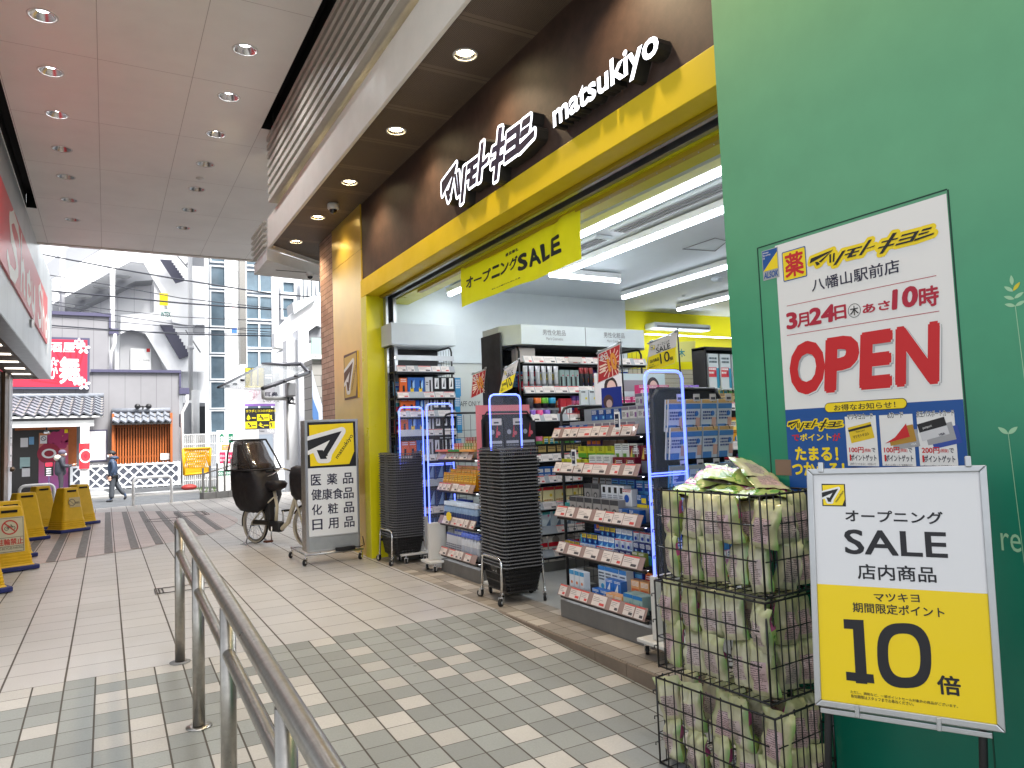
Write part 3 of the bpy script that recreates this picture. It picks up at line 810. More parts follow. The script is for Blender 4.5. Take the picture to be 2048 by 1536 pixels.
# blue block
katakana(f, (P(1576,858)[0], P(1580,863)[1]+0.002, P(1686,850)[0], P(1683,837)[1]), print_black, (print_yel, None), 0.006, -0.0012, shear=0.05)
ptx('で', (1584,882), (1598,869), print_red, 0.03); ptx('ポイント', (1600,882), (1662,866), print_yel, 0.03); ptx('が', (1665,882), (1680,866), print_red, 0.03)
ptx('たまる！', (1591,921), (1675,893), print_yel, 0.045); ptx('つかえる！', (1585,951), (1688,925), print_yel, 0.045)
cardx = [((1688,832),(1756,932)), ((1756,830),(1830,932)), ((1832,826),(1914,930))]
ylw = mat('card yellow', (226,192,20), 0.4); gold = mat('card gold', (176,132,40), 0.4); silv = mat('card silver', (160,160,162), 0.4)
hd = ('マツキヨカード', 'dカード', '京王パスポートカード'); yen = ('100円', '100円', '200円')
for i, (x0, x1) in enumerate(((1690,1754),(1759,1828),(1834,1912))):
    aL, aR = P(x0+2, 880)[0], P(x1, 880)[0]; bT, bB = P((x0+x1)/2, 832-3*i)[1], P((x0+x1)/2, 932)[1]
    f.rect(aL, bB, aR, bT, paper, -0.0017); wd = aR-aL
    f.text(hd[i], (aL+wd*(0.08,0.26,0.0)[i], bT-0.012, aR-wd*(0.08,0.26,0.0)[i], bT+0.010), print_white, 0.09, -0.0015)
    f.text(hd[i], (aL+wd*(0.08,0.26,0.0)[i], bT-0.012, aR-wd*(0.08,0.26,0.0)[i], bT+0.010), print_black, 0.012, -0.0010)
    cx = (aL+aR)/2; cyv = bT - 0.062
    def card(dx, dy, an, m, lift, wq=0.098, hq=0.06):
        ca, sa = math.cos(an), math.sin(an)
        return [(cx+dx+x*ca-y*sa, cyv+dy+x*sa+y*ca) for x, y in ((-wq/2,-hq/2),(wq/2,-hq/2),(wq/2,hq/2),(-wq/2,hq/2))]
    if i == 0:
        q = card(0, 0, 0.2, None, 0); f.poly(q, ylw, -0.0014)
        l = lambda t0, t1: [tuple(V(q[0]).lerp(V(q[3]), t0)), tuple(V(q[1]).lerp(V(q[2]), t0)), tuple(V(q[1]).lerp(V(q[2]), t1)), tuple(V(q[0]).lerp(V(q[3]), t1))]
        f.poly(l(0.72, 0.86), print_black, -0.001); f.text('マツモトキヨシ', (cx-.034, cyv-.016, cx+.034, cyv-.004), print_black, 0.02, -0.0009, rot=0.2); f.text('Point Card', (cx-.02, cyv+.003, cx+.016, cyv+.009), print_black, 0, -0.0009, rot=0.2)
    elif i == 1:
        f.poly(card(.03, -.028, 0.14, None, 0), silv, -0.0015); f.poly(card(.018, -.012, 0.16, None, 0), gold, -0.0013)
        q = card(-.006, .0, 0.24, None, 0); f.poly(q, print_white, -0.0011); f.poly([q[0], q[1], tuple(V(q[1]).lerp(V(q[2]), .8)), tuple(V(q[0]).lerp(V(q[1]), .45) + (V(q[3])-V(q[0]))*0.2)], print_red, -0.0009)
        f.text('VISA', (cx+.05, cyv-.047, cx+.07, cyv-.040), print_white, 0.03, -0.0008, rot=0.14)
    else:
        f.poly(card(.03, -.02, 0.22, None, 0), mat('card blue', (40,72,160), 0.4), -0.0015); f.poly(card(.012, -.008, 0.2, None, 0), silv, -0.0013)
        q = card(-.01, .008, 0.24, None, 0); f.poly(q, mat('card pale', (206,206,208), 0.4), -0.0011)
        f.poly([tuple(V(q[0]).lerp(V(q[3]), .5)), tuple(V(q[1]).lerp(V(q[2]), .5)), q[2], q[3]], print_black, -0.0009)
        f.text('passport', (cx-.045, cyv+.010, cx-.012, cyv+.019), print_white, 0, -0.0007, rot=0.24); f.text('VISA', (cx+.008, cyv-.014, cx+.03, cyv-.006), print_navy, 0.03, -0.0007, rot=0.24)
    yb2 = bT - 0.115
    f.text(yen[i], (aL+.010, yb2-.022, aL+wd*0.55, yb2), print_red, 0.03, -0.0012); f.text('(税抜)', (aL+wd*0.57, yb2-.020, aL+wd*0.78, yb2-.006), print_red, 0.02, -0.0012); f.text('で', (aL+wd*0.8, yb2-.020, aL+wd*0.92, yb2-.004), print_navy, 0.02, -0.0012)
    f.text('1ポイントゲット', (aL+.010, yb2-.052, aR-.008, yb2-.028), print_navy, 0.03, -0.0012)
    f.text('1', (aL+.010, yb2-.052, aL+.017, yb2-.028), print_red, 0.05, -0.0008)
    if i == 0:
        f.text('200ポイントたまると、お支払いで', (aL+.010, yb2-.068, aR-.012, yb2-.058), print_navy, 0, -0.0012); f.text('200円割引としてご利用頂けます。', (aL+.010, yb2-.082, aR-.004, yb2-.072), print_navy, 0, -0.0012)
    else: f.text('1ポイント1円としてご利用頂けます。', (aL+.010, yb2-.070, aR-.010, yb2-.060), print_navy, 0, -0.0012)
f.mb.build('print', ps)

# ================================================================== SHOP INTERIOR SHELL
iw = thing('shop_interior', 'white and yellow interior walls and ceiling of the drugstore', 'interior', (5, 5, 0))
wallw = mat('interior white wall', (206,213,215), 0.55, var=0.03)
b = MB(); b.box(2.905, 6.28, 8.05, 8.2, 0, 3.14, wallw); b.box(6.281, 6.40, 8.05, 8.62, 0, 3.14, wallw); b.build('wall', iw)
slw = NG('slat wall', 0.6); X, Y, Z = slw.xyz(); jz, _i = slw.joint(Z, 0.07, 0, 0.007); slw.color(slw.mix(jz, lin((190,182,160)), lin((120,112,96))))
b = MB(); b.box(6.3, 13, 8.65, 8.8, 2.25, 3.3, mat('interior yellow wall', (232,220,0), 0.5)); b.box(6.3, 13, 8.64, 8.8, 0, 2.248, slw.m); b.build('wall', iw)
b = MB(); b.box(12.6, 12.8, 0.5, 8.7, 0, 3.2, wallw); b.box(2.66, 12.6, 0.5, 0.7, -0.2, 3.2, wallw); b.build('wall', iw)
b = MB(); b.box(2.87, 2.905, 7.885, 8.2, 0, 3.3, wallw); b.build('wall', iw)
cg = NG('interior ceiling', 0.6); cg.color(cg.mul(lin((214,220,224)), cg.rng(cg.noise(2, 3), 0.3, 0.7, 0.97, 1.03)))
b = MB(); b.box(3.141, 12.8, 0.6, 8.8, 3.14, 3.3, cg.m)
for p in ((1330,500,1455,465),):
    q = [atz(u, v, 3.138) for u, v in ((1365,498),(1430,476),(1455,482),(1430,502))]
    for i in range(4):
        a, c = q[i], q[(i+1) % 4]; b.tube([a, c], 0.005, print_grey, 4)
b.build('ceiling', iw)
# linear air diffusers / air conditioner strips beside the first tube
def diffuser(x, y0, y1, label):
    t = thing('air_diffuser', label, 'air diffuser', (x, (y0+y1)/2, 3.14), 0, 'slot diffusers in the shop ceiling')
    b = MB(); b.box(x-.1, x+.1, y0, y1, 3.105, 3.139, wallw); b.build('housing', t, bevel=0.01)
    b = MB()
    for k in range(3): b.box(x-.07+.05*k, x-.04+.05*k, y0+.04, y1-.04, 3.098, 3.104, print_grey)
    b.build('slot_grille', t)
diffuser(4.05, 3.4, 5.15, 'long white slot diffuser in the shop ceiling nearer to the door')
diffuser(4.05, 5.35, 6.6, 'long white slot diffuser in the shop ceiling, half behind the banner')
tubem = mat('led tube', (255,255,255), 0.3, emit=(236,243,255), es=5)
def tube_light(p, q, label, power):
    p, q = V(p), V(q); c = (p+q)/2; L = (q-p).length; d = (q-p).normalized(); s = V((-d.y, d.x, 0))
    t = thing('led_batten', label, 'ceiling light', c, 0, 'led battens in the shop')
    b = MB(); b.obox(c + V((0,0,0.045)), d*L/2, s*0.045, V((0,0,0.028)), white_paint); b.build('housing', t)
    b = MB(); b.tube([p, q], 0.027, tubem, 10); b.build('tube', t)
    n = max(1, round(L/2.2))
    for k in range(n):
        l = bpy.data.lights.new('batten_light', 'AREA'); l.shape = 'RECTANGLE'; l.size = L/n*0.95; l.size_y = 0.06; l.energy = power*L/n; l.color = (0.93, 0.97, 1.0)
        o = bpy.data.objects.new('batten_light', l); COL.objects.link(o); o.location = p.lerp(q, (k+.5)/n) - V((0,0,0.035))
        o.rotation_euler = (0, 0, math.atan2(d.y, d.x))
PW = 2.3
tube_light((3.62, 2.4, 3.03), (3.62, 7.9, 3.03), 'longest lit tube of the shop, crossing behind the banner close to the door', PW)
tube_light((4.33, 2.4, 3.05), (4.33, 6.45, 3.05), 'second lit tube from the door, running to the end of the cross tube', PW)
tube_light((5.9, 2.4, 3.05), (5.9, 7.45, 3.05), 'third lit tube from the door, ending at the white wall corner', PW)
tube_light((7.3, 2.4, 3.05), (7.3, 7.95, 3.05), 'farthest lit tube in front of the yellow wall', PW)
tube_light((4.25, 6.62, 3.05), (5.2, 6.62, 3.05), 'short lit tube set crosswise above the white wall', PW)
b = MB(); b.lathe((0,0,0), [(0.07,0),(0.075,-.02),(0.05,-.05),(0.0,-.055)], wallw, 20)
o = tag(b.build('smoke_detector'), 'round white detector on the shop ceiling by the green wall edge', 'detector'); o.location = atz(1434, 556, 3.139)
b = MB(); b.lathe((0,0,0), [(0.035,0),(0.03,-.015),(0.0,-.018)], wallw, 16)
o = tag(b.build('ceiling_sensor'), 'tiny round sensor in the middle of the shop ceiling', 'sensor'); o.location = atz(1368, 591, 3.139)
# staff door
sdr = thing('staff_door', 'pale grey staff door with lettering between the two tall shelves', 'door', (4.0, 8.04, 0))
p0, p1 = aty(880, 722, 8.05), aty(992, 721, 8.05)
dx0, dx1, dz = 3.55, p1.x, p1.z
b = MB(); dgm = mat('staff door paint', (206,210,204), 0.5)
b.box(dx0, dx1-.05, 8.035, 8.049, 0, dz-.05, dgm); b.build('leaf', sdr)
b = MB(); b.box(dx1-.045, dx1, 8.02, 8.049, 0, dz, wallw); b.box(dx0-.05, dx1-.046, 8.02, 8.049, dz-.045, dz, wallw); b.build('frame', sdr)
f = Frame((0, 8.034, 0), (1,0,0), (0,0,1)); f.ptext('STAFF ONLY', (911,813), (960,802), mat('sign grey', (96,98,98), 0.6), 0.008); f.mb.build('lettering', sdr)

# ================================================================== BANNER
bn = thing('sale_banner', 'yellow cloth sale banner hanging across the shop entrance', 'banner', (2.93, 5.05, 2.7))
f = Frame((2.93, 0, 0), (0,-1,0), (0,0,1)); P = f.px
c_ = [P(924,534), P(1163,418), P(1166,521), P(926,613)]
aL, aR = (c_[0][0]+c_[3][0])/2, (c_[1][0]+c_[2][0])/2; bT, bB = (c_[0][1]+c_[1][1])/2, (c_[2][1]+c_[3][1])/2
cloth = mat('yellow cloth', (232,226,20), 0.55, var=0.04, vs=5)
_nt = cloth.node_tree; _tr = _nt.nodes.new('ShaderNodeBsdfTranslucent'); _tr.inputs[0].default_value = (*lin((236,230,20)), 1)
_mx = _nt.nodes.new('ShaderNodeMixShader'); _mx.inputs[0].default_value = 0.16
_nt.links.new(_nt.nodes['Principled BSDF'].outputs[0], _mx.inputs[1]); _nt.links.new(_tr.outputs[0], _mx.inputs[2]); _nt.links.new(_mx.outputs[0], _nt.nodes['Material Output'].inputs[0])
def wob(a, b):
    u, v = (a-aL)/(aR-aL), (b-bB)/(bT-bB)
    return 0.012*math.sin(7*u+2*v) + 0.016*math.exp(-((u-.9+.12*(1-v))/.05)**2) - 0.014*math.exp(-((u-.83+.2*(1-v))/.04)**2) + 0.01*math.sin(15*u)*(1-v) + 0.012*math.exp(-(u/.06)**2)*(1-v)
def sag(a): u = (a-aL)/(aR-aL); return -0.018*abs(math.sin(2*PI*u))
nu, nv = 60, 14; m_ = MB(); m_.smooth = True
vs = [f.at(aL+(aR-aL)*i/nu, bB+(bT-bB)*j/nv + sag(aL+(aR-aL)*i/nu)*j/nv, wob(aL+(aR-aL)*i/nu, bB+(bT-bB)*j/nv)) for j in range(nv+1) for i in range(nu+1)]
m_.add(vs, [(j*(nu+1)+i, j*(nu+1)+i+1, (j+1)*(nu+1)+i+1, (j+1)*(nu+1)+i) for j in range(nv) for i in range(nu)], cloth)
m_.build('cloth', bn)
_at = f.at
f.at = lambda a, b, lift=0.0: _at(a, b, lift + wob(a, b))
def lettered(body, p, q, m, bold, shear=0.0):
    # long words are laid one character at a time so that they follow the cloth
    aa, bb_ = P(*p), P(*q); n = len(body); wch = (bb_[0]-aa[0])/n
    for i, ch in enumerate(body): f.text(ch, (aa[0]+wch*(i+.06), aa[1], aa[0]+wch*(i+.94), bb_[1]), m, bold, 0.0035, shear)
tb_ = mat('banner ink', (24,40,46), 0.5)
lettered('SALE', (1034,545), (1127,467), tb_, 0.05, 0.0)
aa, bb_ = P(936,581), P(1035,514); n = 6; wch = (bb_[0]-aa[0])/n; hh = 0.105
for i, ch in enumerate('オープニング'):
    z0 = P(940,580)[1]+0.012
    f.text(ch, (aa[0]+wch*(i+.04), z0 + (0.04 if ch == 'ー' else 0), aa[0]+wch*(i+.96), z0 + (0.056 if ch == 'ー' else hh)), tb_, 0.035, 0.0035)
lettered('盛況御礼', (1009,514), (1036,494), tb_, 0.06); lettered('新しくオープンしました！', (984,580), (1041,554), tb_, 0.04)
f.mb.build('print', bn)
f.at = _at
b = MB(); cord = mat('brown cord', (120,84,40), 0.7)
for a in (aL, aR): b.tube([f.at(a, bT + sag(a), wob(a,bT)), f.at(a + (0.02 if a == aR else -0.02), bT+.03, 0), f.at(a + .01, 2.885, 0.0)], 0.004, cord, 5)
for a in (aL+(aR-aL)*.37, ): b.tube([f.at(a, bT-.015, wob(a,bT)), f.at(a+.005, 2.89, 0)], 0.003, cord, 5)
b.build('tie_cord', bn)
# ================================================================== HANDRAIL
hr = thing('handrail', 'brushed steel ramp handrail with upper and lower rails and round posts', 'handrail', (0.3965, 4.95, 0))
HX = 0.3965
def rail_z(y): return 0.843 + (y - 4.95)*0.0600
b = MB(); r_ = 0.0300
ys = [-6, -3, 0, 2, 4, 4.93]
pts = [(HX, y, rail_z(y)) for y in ys] + [(HX, 4.965, rail_z(4.965)-0.004), (HX, 4.982, rail_z(4.98)-0.018), (HX, 4.988, rail_z(4.99)-0.04)]
b.tube(pts, r_, steel, 18); b.build('upper_rail', hr)
b = MB(); b.tube([(HX, y, rail_z(y) - 0.185) for y in (-6, 0, 3, 4.975)], 0.0225, steel, 16); b.build('lower_rail', hr)
for y in (4.962, 3.93, 2.93, 1.93, 0.93, -0.1, -1.1, -2.1):
    b = MB(); z0 = ramp_z(y); b.cyl((HX, y, z0), (HX, y, rail_z(y) - (0.02 if y < 4.9 else 0.035)), 0.0285, steel, 18); o = b.build('post', hr)
    b = MB(); b.lathe((HX, y, z0), [(0.06, 0.0), (0.06, 0.004), (0.0295, 0.006)], conc if y > 4.9 else steel, 20); b.v = [tuple(V(p) - V(hr.location)) for p in b.v]
    b.build('base_flange', o, world=False)

# ================================================================== STAND SIGN ON CASTERS
ss = thing('stand_sign', 'white wheeled stand sign with yellow emblem and black kanji beside the door', 'sign', (2.17, 8.05, 0))
xa, xb, yf, yb_ = 1.878, 2.46, 7.955, 8.16
b = MB(); b.box(xa, xb, yf+.004, yb_, .135, 1.53, offwhite); b.build('cabinet', ss, bevel=0.006)
b = MB()
for a in ((xa-.002, xa+.022, .13, 1.555), (xb-.022, xb+.002, .13, 1.555), (xa+.022, xb-.022, 1.53, 1.555), (xa+.022, xb-.022, .285, .30), (xa+.022, xb-.022, .13, .15)): b.box(a[0], a[1], yf-.006, yf+.012, a[2], a[3], alu)
b.box(xa-.004, xa+.0, yf+.02, yb_-.01, .14, 1.55, steel)
b.build('frame', ss, bevel=0.002)
face = mat('sign face white', (226,228,228), 0.4)
f = Frame((0, yf, 0), (1,0,0), (0,0,1)); P = f.px
f.rect(xa+.022, .30, xb-.022, 1.53, face, 0.0008); f.rect(xa+.022, .15, xb-.022, .285, mat('zinc panel', (176,182,184), 0.35, 0.6, var=0.1), 0.0008)
emblem(f, xa+.024, 1.03, xb-.024, 1.528, 0.0014)
for row, (s, vL, vR) in enumerate((('医薬品', 971.5, 968), ('健康食品', 1001, 997.5), ('化粧品', 1031, 1026), ('日用品', 1061, 1055))):
    n = len(s)
    for i, ch in enumerate(s):
        t = i/(n-1); uc = 632 + (696 - 632)*t + row*0.9; vb = vL + (vR-vL)*t; k = 10.2
        q0, q1 = P(uc-k, vb), P(uc+k, vb-23.5); hh = (q1[1]-q0[1])
        f.text(ch, (q0[0], q0[1], q1[0], q0[1]+hh), print_navy, 0.02, 0.0022)
f.mb.build('face_print', ss)
b = MB()
for x in (xa-.015, xb+.015): b.tube([(x, 7.93, .112), (x, 8.62, .112)], 0.011, alu, 6)
for y in (7.935, 8.61): b.tube([(xa-.03, y, .112), (xb+.03, y, .112)], 0.011, alu, 6)
b.build('trolley_frame', ss)
def caster(parent, x, y, z, r=0.032, an=0.5, name='caster'):
    b = MB(); c, s_ = math.cos(an), math.sin(an)
    ax = V((c, s_, 0)); ay = V((-s_, c, 0))
    cx = V((x, y, 0)) + ay*r*0.7
    n = 16; rg = []
    for rr, t in ((r*.35, .011), (r*.9, .011), (r, .006), (r, -.006), (r*.9, -.011), (r*.35, -.011)):
        rg.append([cx + V((0,0,r)) + ax*t + ay*rr*math.cos(2*PI*k/n) + V((0,0,1))*rr*math.sin(2*PI*k/n) for k in range(n)])
    vs = [p for g_ in rg for p in g_]
    b.smooth = True; b.add(vs, [(a*n+k, a*n+(k+1) % n, (a+1)*n+(k+1) % n, (a+1)*n+k) for a in range(5) for k in range(n)], rubber); b.smooth = False
    b.cyl(cx + V((0,0,r)) + ax*.016, cx + V((0,0,r)) - ax*.016, r*.36, alu, 10)
    for sg in (-1, 1): b.obox(cx*.55 + V((x,y,0))*.45 + V((0,0,r*1.35)) + ax*.0155*sg, ax*.0018, ay*r*.42, V((0,0,r*.75)), chrome)
    b.obox(V((x,y,r*2.15)) + ay*r*.15, ax*.017, ay*r*.5, V((0,0,.0025)), chrome)
    b.cyl((x, y, r*2.1), (x, y, z), .008, chrome, 8)
    return b.build(name, parent)
for x, y in ((xa-.015, 7.945), (xb+.015, 7.96), (xa-.015, 8.61), (xb+.015, 8.61)): caster(ss, x, y, .112, 0.036, 2.4)
b = MB(); rngc = random.Random(3)
for k in range(5):
    r0 = .075 + .008*rngc.random()
    b.tube([(2.28 + r0*math.cos(t*PI/8)*1.35, 7.90 + .035*math.sin(t*PI/8) , .128+.007*k + .003*math.sin(t)) for t in range(17)], .0055, rubber, 6)
b.tube([(2.36, 7.9, .15), (2.45, 7.91, .145), (2.5, 7.93, .16), (2.49, 7.95, .25)], .005, rubber, 6)
tag(b.build('power_cable'), 'coiled black power cable lying on the trolley of the white stand sign', 'cable')

# ================================================================== SHOPPING BASKETS
bk_m = mat('black basket plastic', (34,34,35), 0.4, var=0.1, vs=20); bk_rim_hi = mat('basket rim highlight', (104,104,106), 0.25)  # rim colour made lighter to stand for highlights on the black plastic
def basket_mesh():
    b = MB(); LX, LY, H = 0.165, 0.225, 0.205; k = 0.82        # half sizes at the rim
    def rim(hx, hy, z0, z1, t, rr=0.035, mm=None):
        def loop(o, z):
            out = []
            for cx_, cy2, a0 in ((hx-rr, hy-rr, 0), (-hx+rr, hy-rr, 90), (-hx+rr, -hy+rr, 180), (hx-rr, -hy+rr, 270)):
                for q in range(4): a = math.radians(a0 + q*30); out.append((cx_ + (rr+o)*math.cos(a), cy2 + (rr+o)*math.sin(a), z))
            return out
        L = [loop(t, z0), loop(t, z1), loop(-.004, z1), loop(-.004, z0)]; n = len(L[0])
        b.add([p for l in L for p in l], [(a*n+i, a*n+(i+1) % n, ((a+1) % 4)*n+(i+1) % n, ((a+1) % 4)*n+i) for a in range(4) for i in range(n)], mm or bk_m)
    rim(LX, LY, H-.009, H, .015, mm=bk_rim_hi)
    for z, t in ((H*.66, .004), (H*.36, .004), (.008, .006)):
        s = k + (1-k)*z/H; rim(LX*s, LY*s, z-.005, z+.005, .003)
    def wall(side, n):
        for i in range(n+1):
            t = -1 + 2*i/n
            for z0, z1 in ((0, H-.012),):
                s0, s1 = k, 1.0
                if side in (0, 1):
                    sg = 1 if side else -1; p0, p1 = V((sg*LX*s0, t*(LY-.03)*s0, z0)), V((sg*LX*s1, t*(LY-.03)*s1, z1)); ax, ay = V((.0022,0,0)), V((0,.0032,0))
                else:
                    sg = 1 if side == 3 else -1; p0, p1 = V((t*(LX-.03)*s0, sg*LY*s0, z0)), V((t*(LX-.03)*s1, sg*LY*s1, z1)); ax, ay = V((.0032,0,0)), V((0,.0022,0))
                b.obox((p0+p1)/2, ax, ay, (p1-p0)/2, bk_m)
    wall(0, 20); wall(1, 20); wall(2, 14); wall(3, 14)
    for sg in (-1, 1): b.obox((sg*(LX*.955), 0, H*.78), (.003*sg, 0, .0), (0, .055, 0), (sg*.006, 0, .032), bk_m)
    b.box(-LX*k, LX*k, -LY*k, LY*k, 0, .005, bk_m)
    for i in range(4):
        x = (-1 if i % 2 else 1)*LX*.6; y = (-1 if i > 1 else 1)*LY*.62; b.box(x-.02, x+.02, y-.03, y+.03, -.012, 0, bk_m)
    return b.data('basket')
BME = basket_mesh()
def handle_mesh():
    b = MB()
    for sg in (-1, 1): b.tube([(sg*.172, -.16, .205), (sg*.172, -.15, .212), (sg*.168, 0, .214), (sg*.172, .15, .212), (sg*.172, .16, .205)], .005, bk_m, 6)
    return b.data('handle')
HME = handle_mesh()
def basket_stand(loc, rz, label):
    t = thing('basket_stand', label, 'basket stand', loc, rz, 'chrome basket stands')
    for sg in (-1, 1):
        x = .178*sg; y = .185; b = MB()
        pts = [(x*1.05, -y-.008, .07), (x, -y, .30)] + [(x, -y + .05*(1-math.cos(a)), .30 + .05*math.sin(a)) for a in (.5, 1.0, 1.57)] + [(x, y - .05*(1-math.cos(a)), .30 + .05*math.sin(a)) for a in (1.57, 1.0, .5)] + [(x, y, .30), (x*1.05, y+.008, .07)]
        b.tube(pts, .0105, chrome, 10); b.build('side_frame', t, world=False)
    b = MB()
    for sg in (-1, 1): b.box(-.178, .178, sg*.186-.004, sg*.186+.004, .215, .243, black_metal)
    b.build('cross_bar', t, world=False)
    for i, (sx, sy) in enumerate(((-1,-1),(-1,1),(1,-1),(1,1))):
        q = thing('x', '', ''); caster_obj = caster(None, 0, 0, .075, .031, [2.2, .4, 2.6, 1.0][i]); bpy.data.objects.remove(q)
        caster_obj.parent = t; caster_obj.location = (sx*.187, sy*.193, 0)
    return t
def basket_stack(loc, rz, n, z0, pitch, who, rot_jit, seed):
    rg = random.Random(seed); q = Matrix.Rotation(rz, 3, 'Z')
    for i in range(n):
        o = bpy.data.objects.new('shopping_basket', BME); COL.objects.link(o)
        j = q @ V((rg.uniform(-.003,.003), rg.uniform(-.004,.004) + .012*i/n*rot_jit, 0))
        o.location = (loc[0]+j.x, loc[1]+j.y, z0 + pitch*i); o.rotation_euler = (0, 0, rz + rg.uniform(-.008,.008))
        if i in (0, n-1):
            h = bpy.data.objects.new('handle', HME); COL.objects.link(h); h.parent = o
        lab = f'black shopping basket nested within the {who} of baskets'
        if i == 0: lab = f'black basket with white lettering, lowest in the {who}'
        if i == n-1: lab = f'black shopping basket lying topmost on the {who}'
        tag(o, lab, 'basket', f'baskets in the {who}')
        if i == 0:
            f = Frame((-.1625*.93, 0, .155), (0,-1,0), V((-.105,0,.99)))
            katakana(f, (-.05, -.011, .05, .011), print_white, None, 0, 0.007)
            f.mb.build('lettering', o, world=False)
c2 = (2.852, 5.185, 0)
basket_stand(c2, -0.06, 'chrome wheeled stand under the nearer, taller basket stack')
basket_stack(c2, -0.06, 35, .085, .0268, 'nearer taller stack', 1, 5)
c1 = (2.785, 7.50, 0)
basket_stand(c1, 0.0, 'chrome wheeled stand under the farther basket stack by the yellow frame')
basket_stack(c1, 0.0, 34, .09, .0262, 'farther stack by the yellow frame', -1, 6)

# ================================================================== WIRE BASKETS WITH POUCHES
wire = mat('black coated wire', (20,20,21), 0.35)
def wire_basket(loc, sx, sy, h, rz, label):
    t = thing('wire_basket', label, 'wire basket', loc, rz, 'stacked black wire baskets')
    x0, x1, y0, y1 = -sx/2, sx/2, -sy/2, sy/2
    b = MB()
    for z, r in ((h, .0042), (.006, .0042)): b.tube([(x0,y0,z),(x1,y0,z),(x1,y1,z),(x0,y1,z),(x0,y0,z)], r, wire, 6)
    for x, y in ((x0,y0),(x1,y0),(x1,y1),(x0,y1)): b.tube([(x,y,0),(x,y,h)], .0042, wire, 6)
    b.build('rim', t, world=False)
    b = MB(); ny, nx = 12, 9
    def hook(p, out, i):
        if i % 2: return [p + V((0,0,h)), p + V((0,0,h+.004)) + out*.003, p + V((0,0,h+.008)), p + V((0,0,h)) - out*.006]
        return [p + V((0,0,h))]
    for i in range(1, ny):
        y = y0 + sy*i/ny
        for x, o in ((x0, V((-1,0,0))), (x1, V((1,0,0)))): b.tube([V((x,y,0))] + hook(V((x,y,0)), o, i), .0028, wire, 5)
    for i in range(1, nx):
        x = x0 + sx*i/nx
        for y, o in ((y0, V((0,-1,0))), (y1, V((0,1,0)))): b.tube([V((x,y,0))] + hook(V((x,y,0)), o, i), .0028, wire, 5)
    for z in (h*.36, h*.71): b.tube([(x0-.003,y0+.03,z),(x0-.003,y1-.01,z)], .0032, wire, 5); b.tube([(x0+.01,y0-.003,z),(x1,y0-.003,z),(x1,y1,z),(x0,y1,z)], .0026, wire, 5)
    for i in range(1, 12):
        y = y0 + sy*i/12; b.tube([(x0,y,.003),(x1,y,.003)], .002, wire, 4)
    for i in range(1, 5):
        x = x0 + sx*i/5; b.tube([(x,y0,.006),(x,y1,.006)], .002, wire, 4)
    b.build('wire_sides', t, world=False)
    b = MB()
    for y in (y1,):
        for k in range(3):
            z = h*(.25+.3*k); b.tube([(x0-.002,y1+.002,z),(x0-.012,y1+.008,z),(x0-.012,y1+.008,z-.012)], .003, wire, 5)
    b.tube([(x0-.004,y0-.006,.012),(x0+.03,y0-.012,.016),(x0-.006,y0+.03,.014)], .004, wire, 5)
    b.build('hook', t, world=False)
    return t
# pouch materials
def pouch_mat(name, base, side, lab, label_col, flip=False):
    g = NG(name, 0.28, 0, 0.5)
    X, Y, Z = g.xyz('Generated')
    dx = g.math('ABSOLUTE', g.math('SUBTRACT', X, 0.5))
    inl = g.math('MULTIPLY', g.math('LESS_THAN', dx, lab[0]), g.math('MULTIPLY', g.math('GREATER_THAN', Z, lab[1]), g.math('LESS_THAN', Z, lab[2])))
    rowf = g.math('FRACT', g.math('MULTIPLY', Z, 24.0)); rowi = g.math('FLOOR', g.math('MULTIPLY', Z, 24.0))
    letters = g.noise(26, 1, which='Generated'); 
    ends = g.white(rowi, 3.0)
    ln = g.math('MULTIPLY', g.math('LESS_THAN', rowf, 0.45), g.math('GREATER_THAN', letters, 0.44))
    ln = g.math('MULTIPLY', ln, g.math('LESS_THAN', g.math('SUBTRACT', X, 0.5), g.rng(ends, 0, 1, lab[0]*0.2, lab[0])))
    b0 = g.mix(g.rng(dx, 0.36, 0.48, 0, 1), lin(base), lin(side))
    b0 = g.mix(g.rng(Z, 0.80, 0.86, 0, 0.6), b0, lin((196,198,140)))
    c = g.mix(g.math('MULTIPLY', inl, 0.9), b0, lin(label_col))
    c = g.mix(g.math('MULTIPLY', g.math('MULTIPLY', inl, ln), 0.75), c, lin((70,58,62)))
    g.color(g.mul(c, g.rng(g.noise(4, 3, which='Generated'), 0.3, 0.7, 0.9, 1.07)))
    g.b.inputs['Coat Weight'].default_value = 0.35; g.b.inputs['Coat Roughness'].default_value = 0.12
    return g.m
pm_back = pouch_mat('pouch back print', (182,178,140), (128,164,88), (0.25, 0.10, 0.64), (192,160,164))
pm_back2 = pouch_mat('pouch back print pale', (192,188,156), (112,158,84), (0.25, 0.14, 0.62), (188,168,166))
gfr = NG('pouch front print', 0.25); X, Y, Z = gfr.xyz('Generated')
nn = gfr.noise(3.2, 2, which='Generated')
dxx = gfr.math('ABSOLUTE', gfr.math('SUBTRACT', X, 0.5))
cc_ = gfr.mix(gfr.math('GREATER_THAN', nn, 0.55), lin((166,184,104)), lin((104,150,66)))
cc_ = gfr.mix(gfr.math('MULTIPLY', gfr.math('GREATER_THAN', Z, 0.52), gfr.math('LESS_THAN', Z, 0.82)), cc_, lin((190,86,142)))
cc_ = gfr.mix(gfr.math('MULTIPLY', gfr.math('LESS_THAN', dxx, 0.26), gfr.math('MULTIPLY', gfr.math('GREATER_THAN', Z, 0.60), gfr.math('LESS_THAN', Z, 0.76))), cc_, lin((214,204,206)))
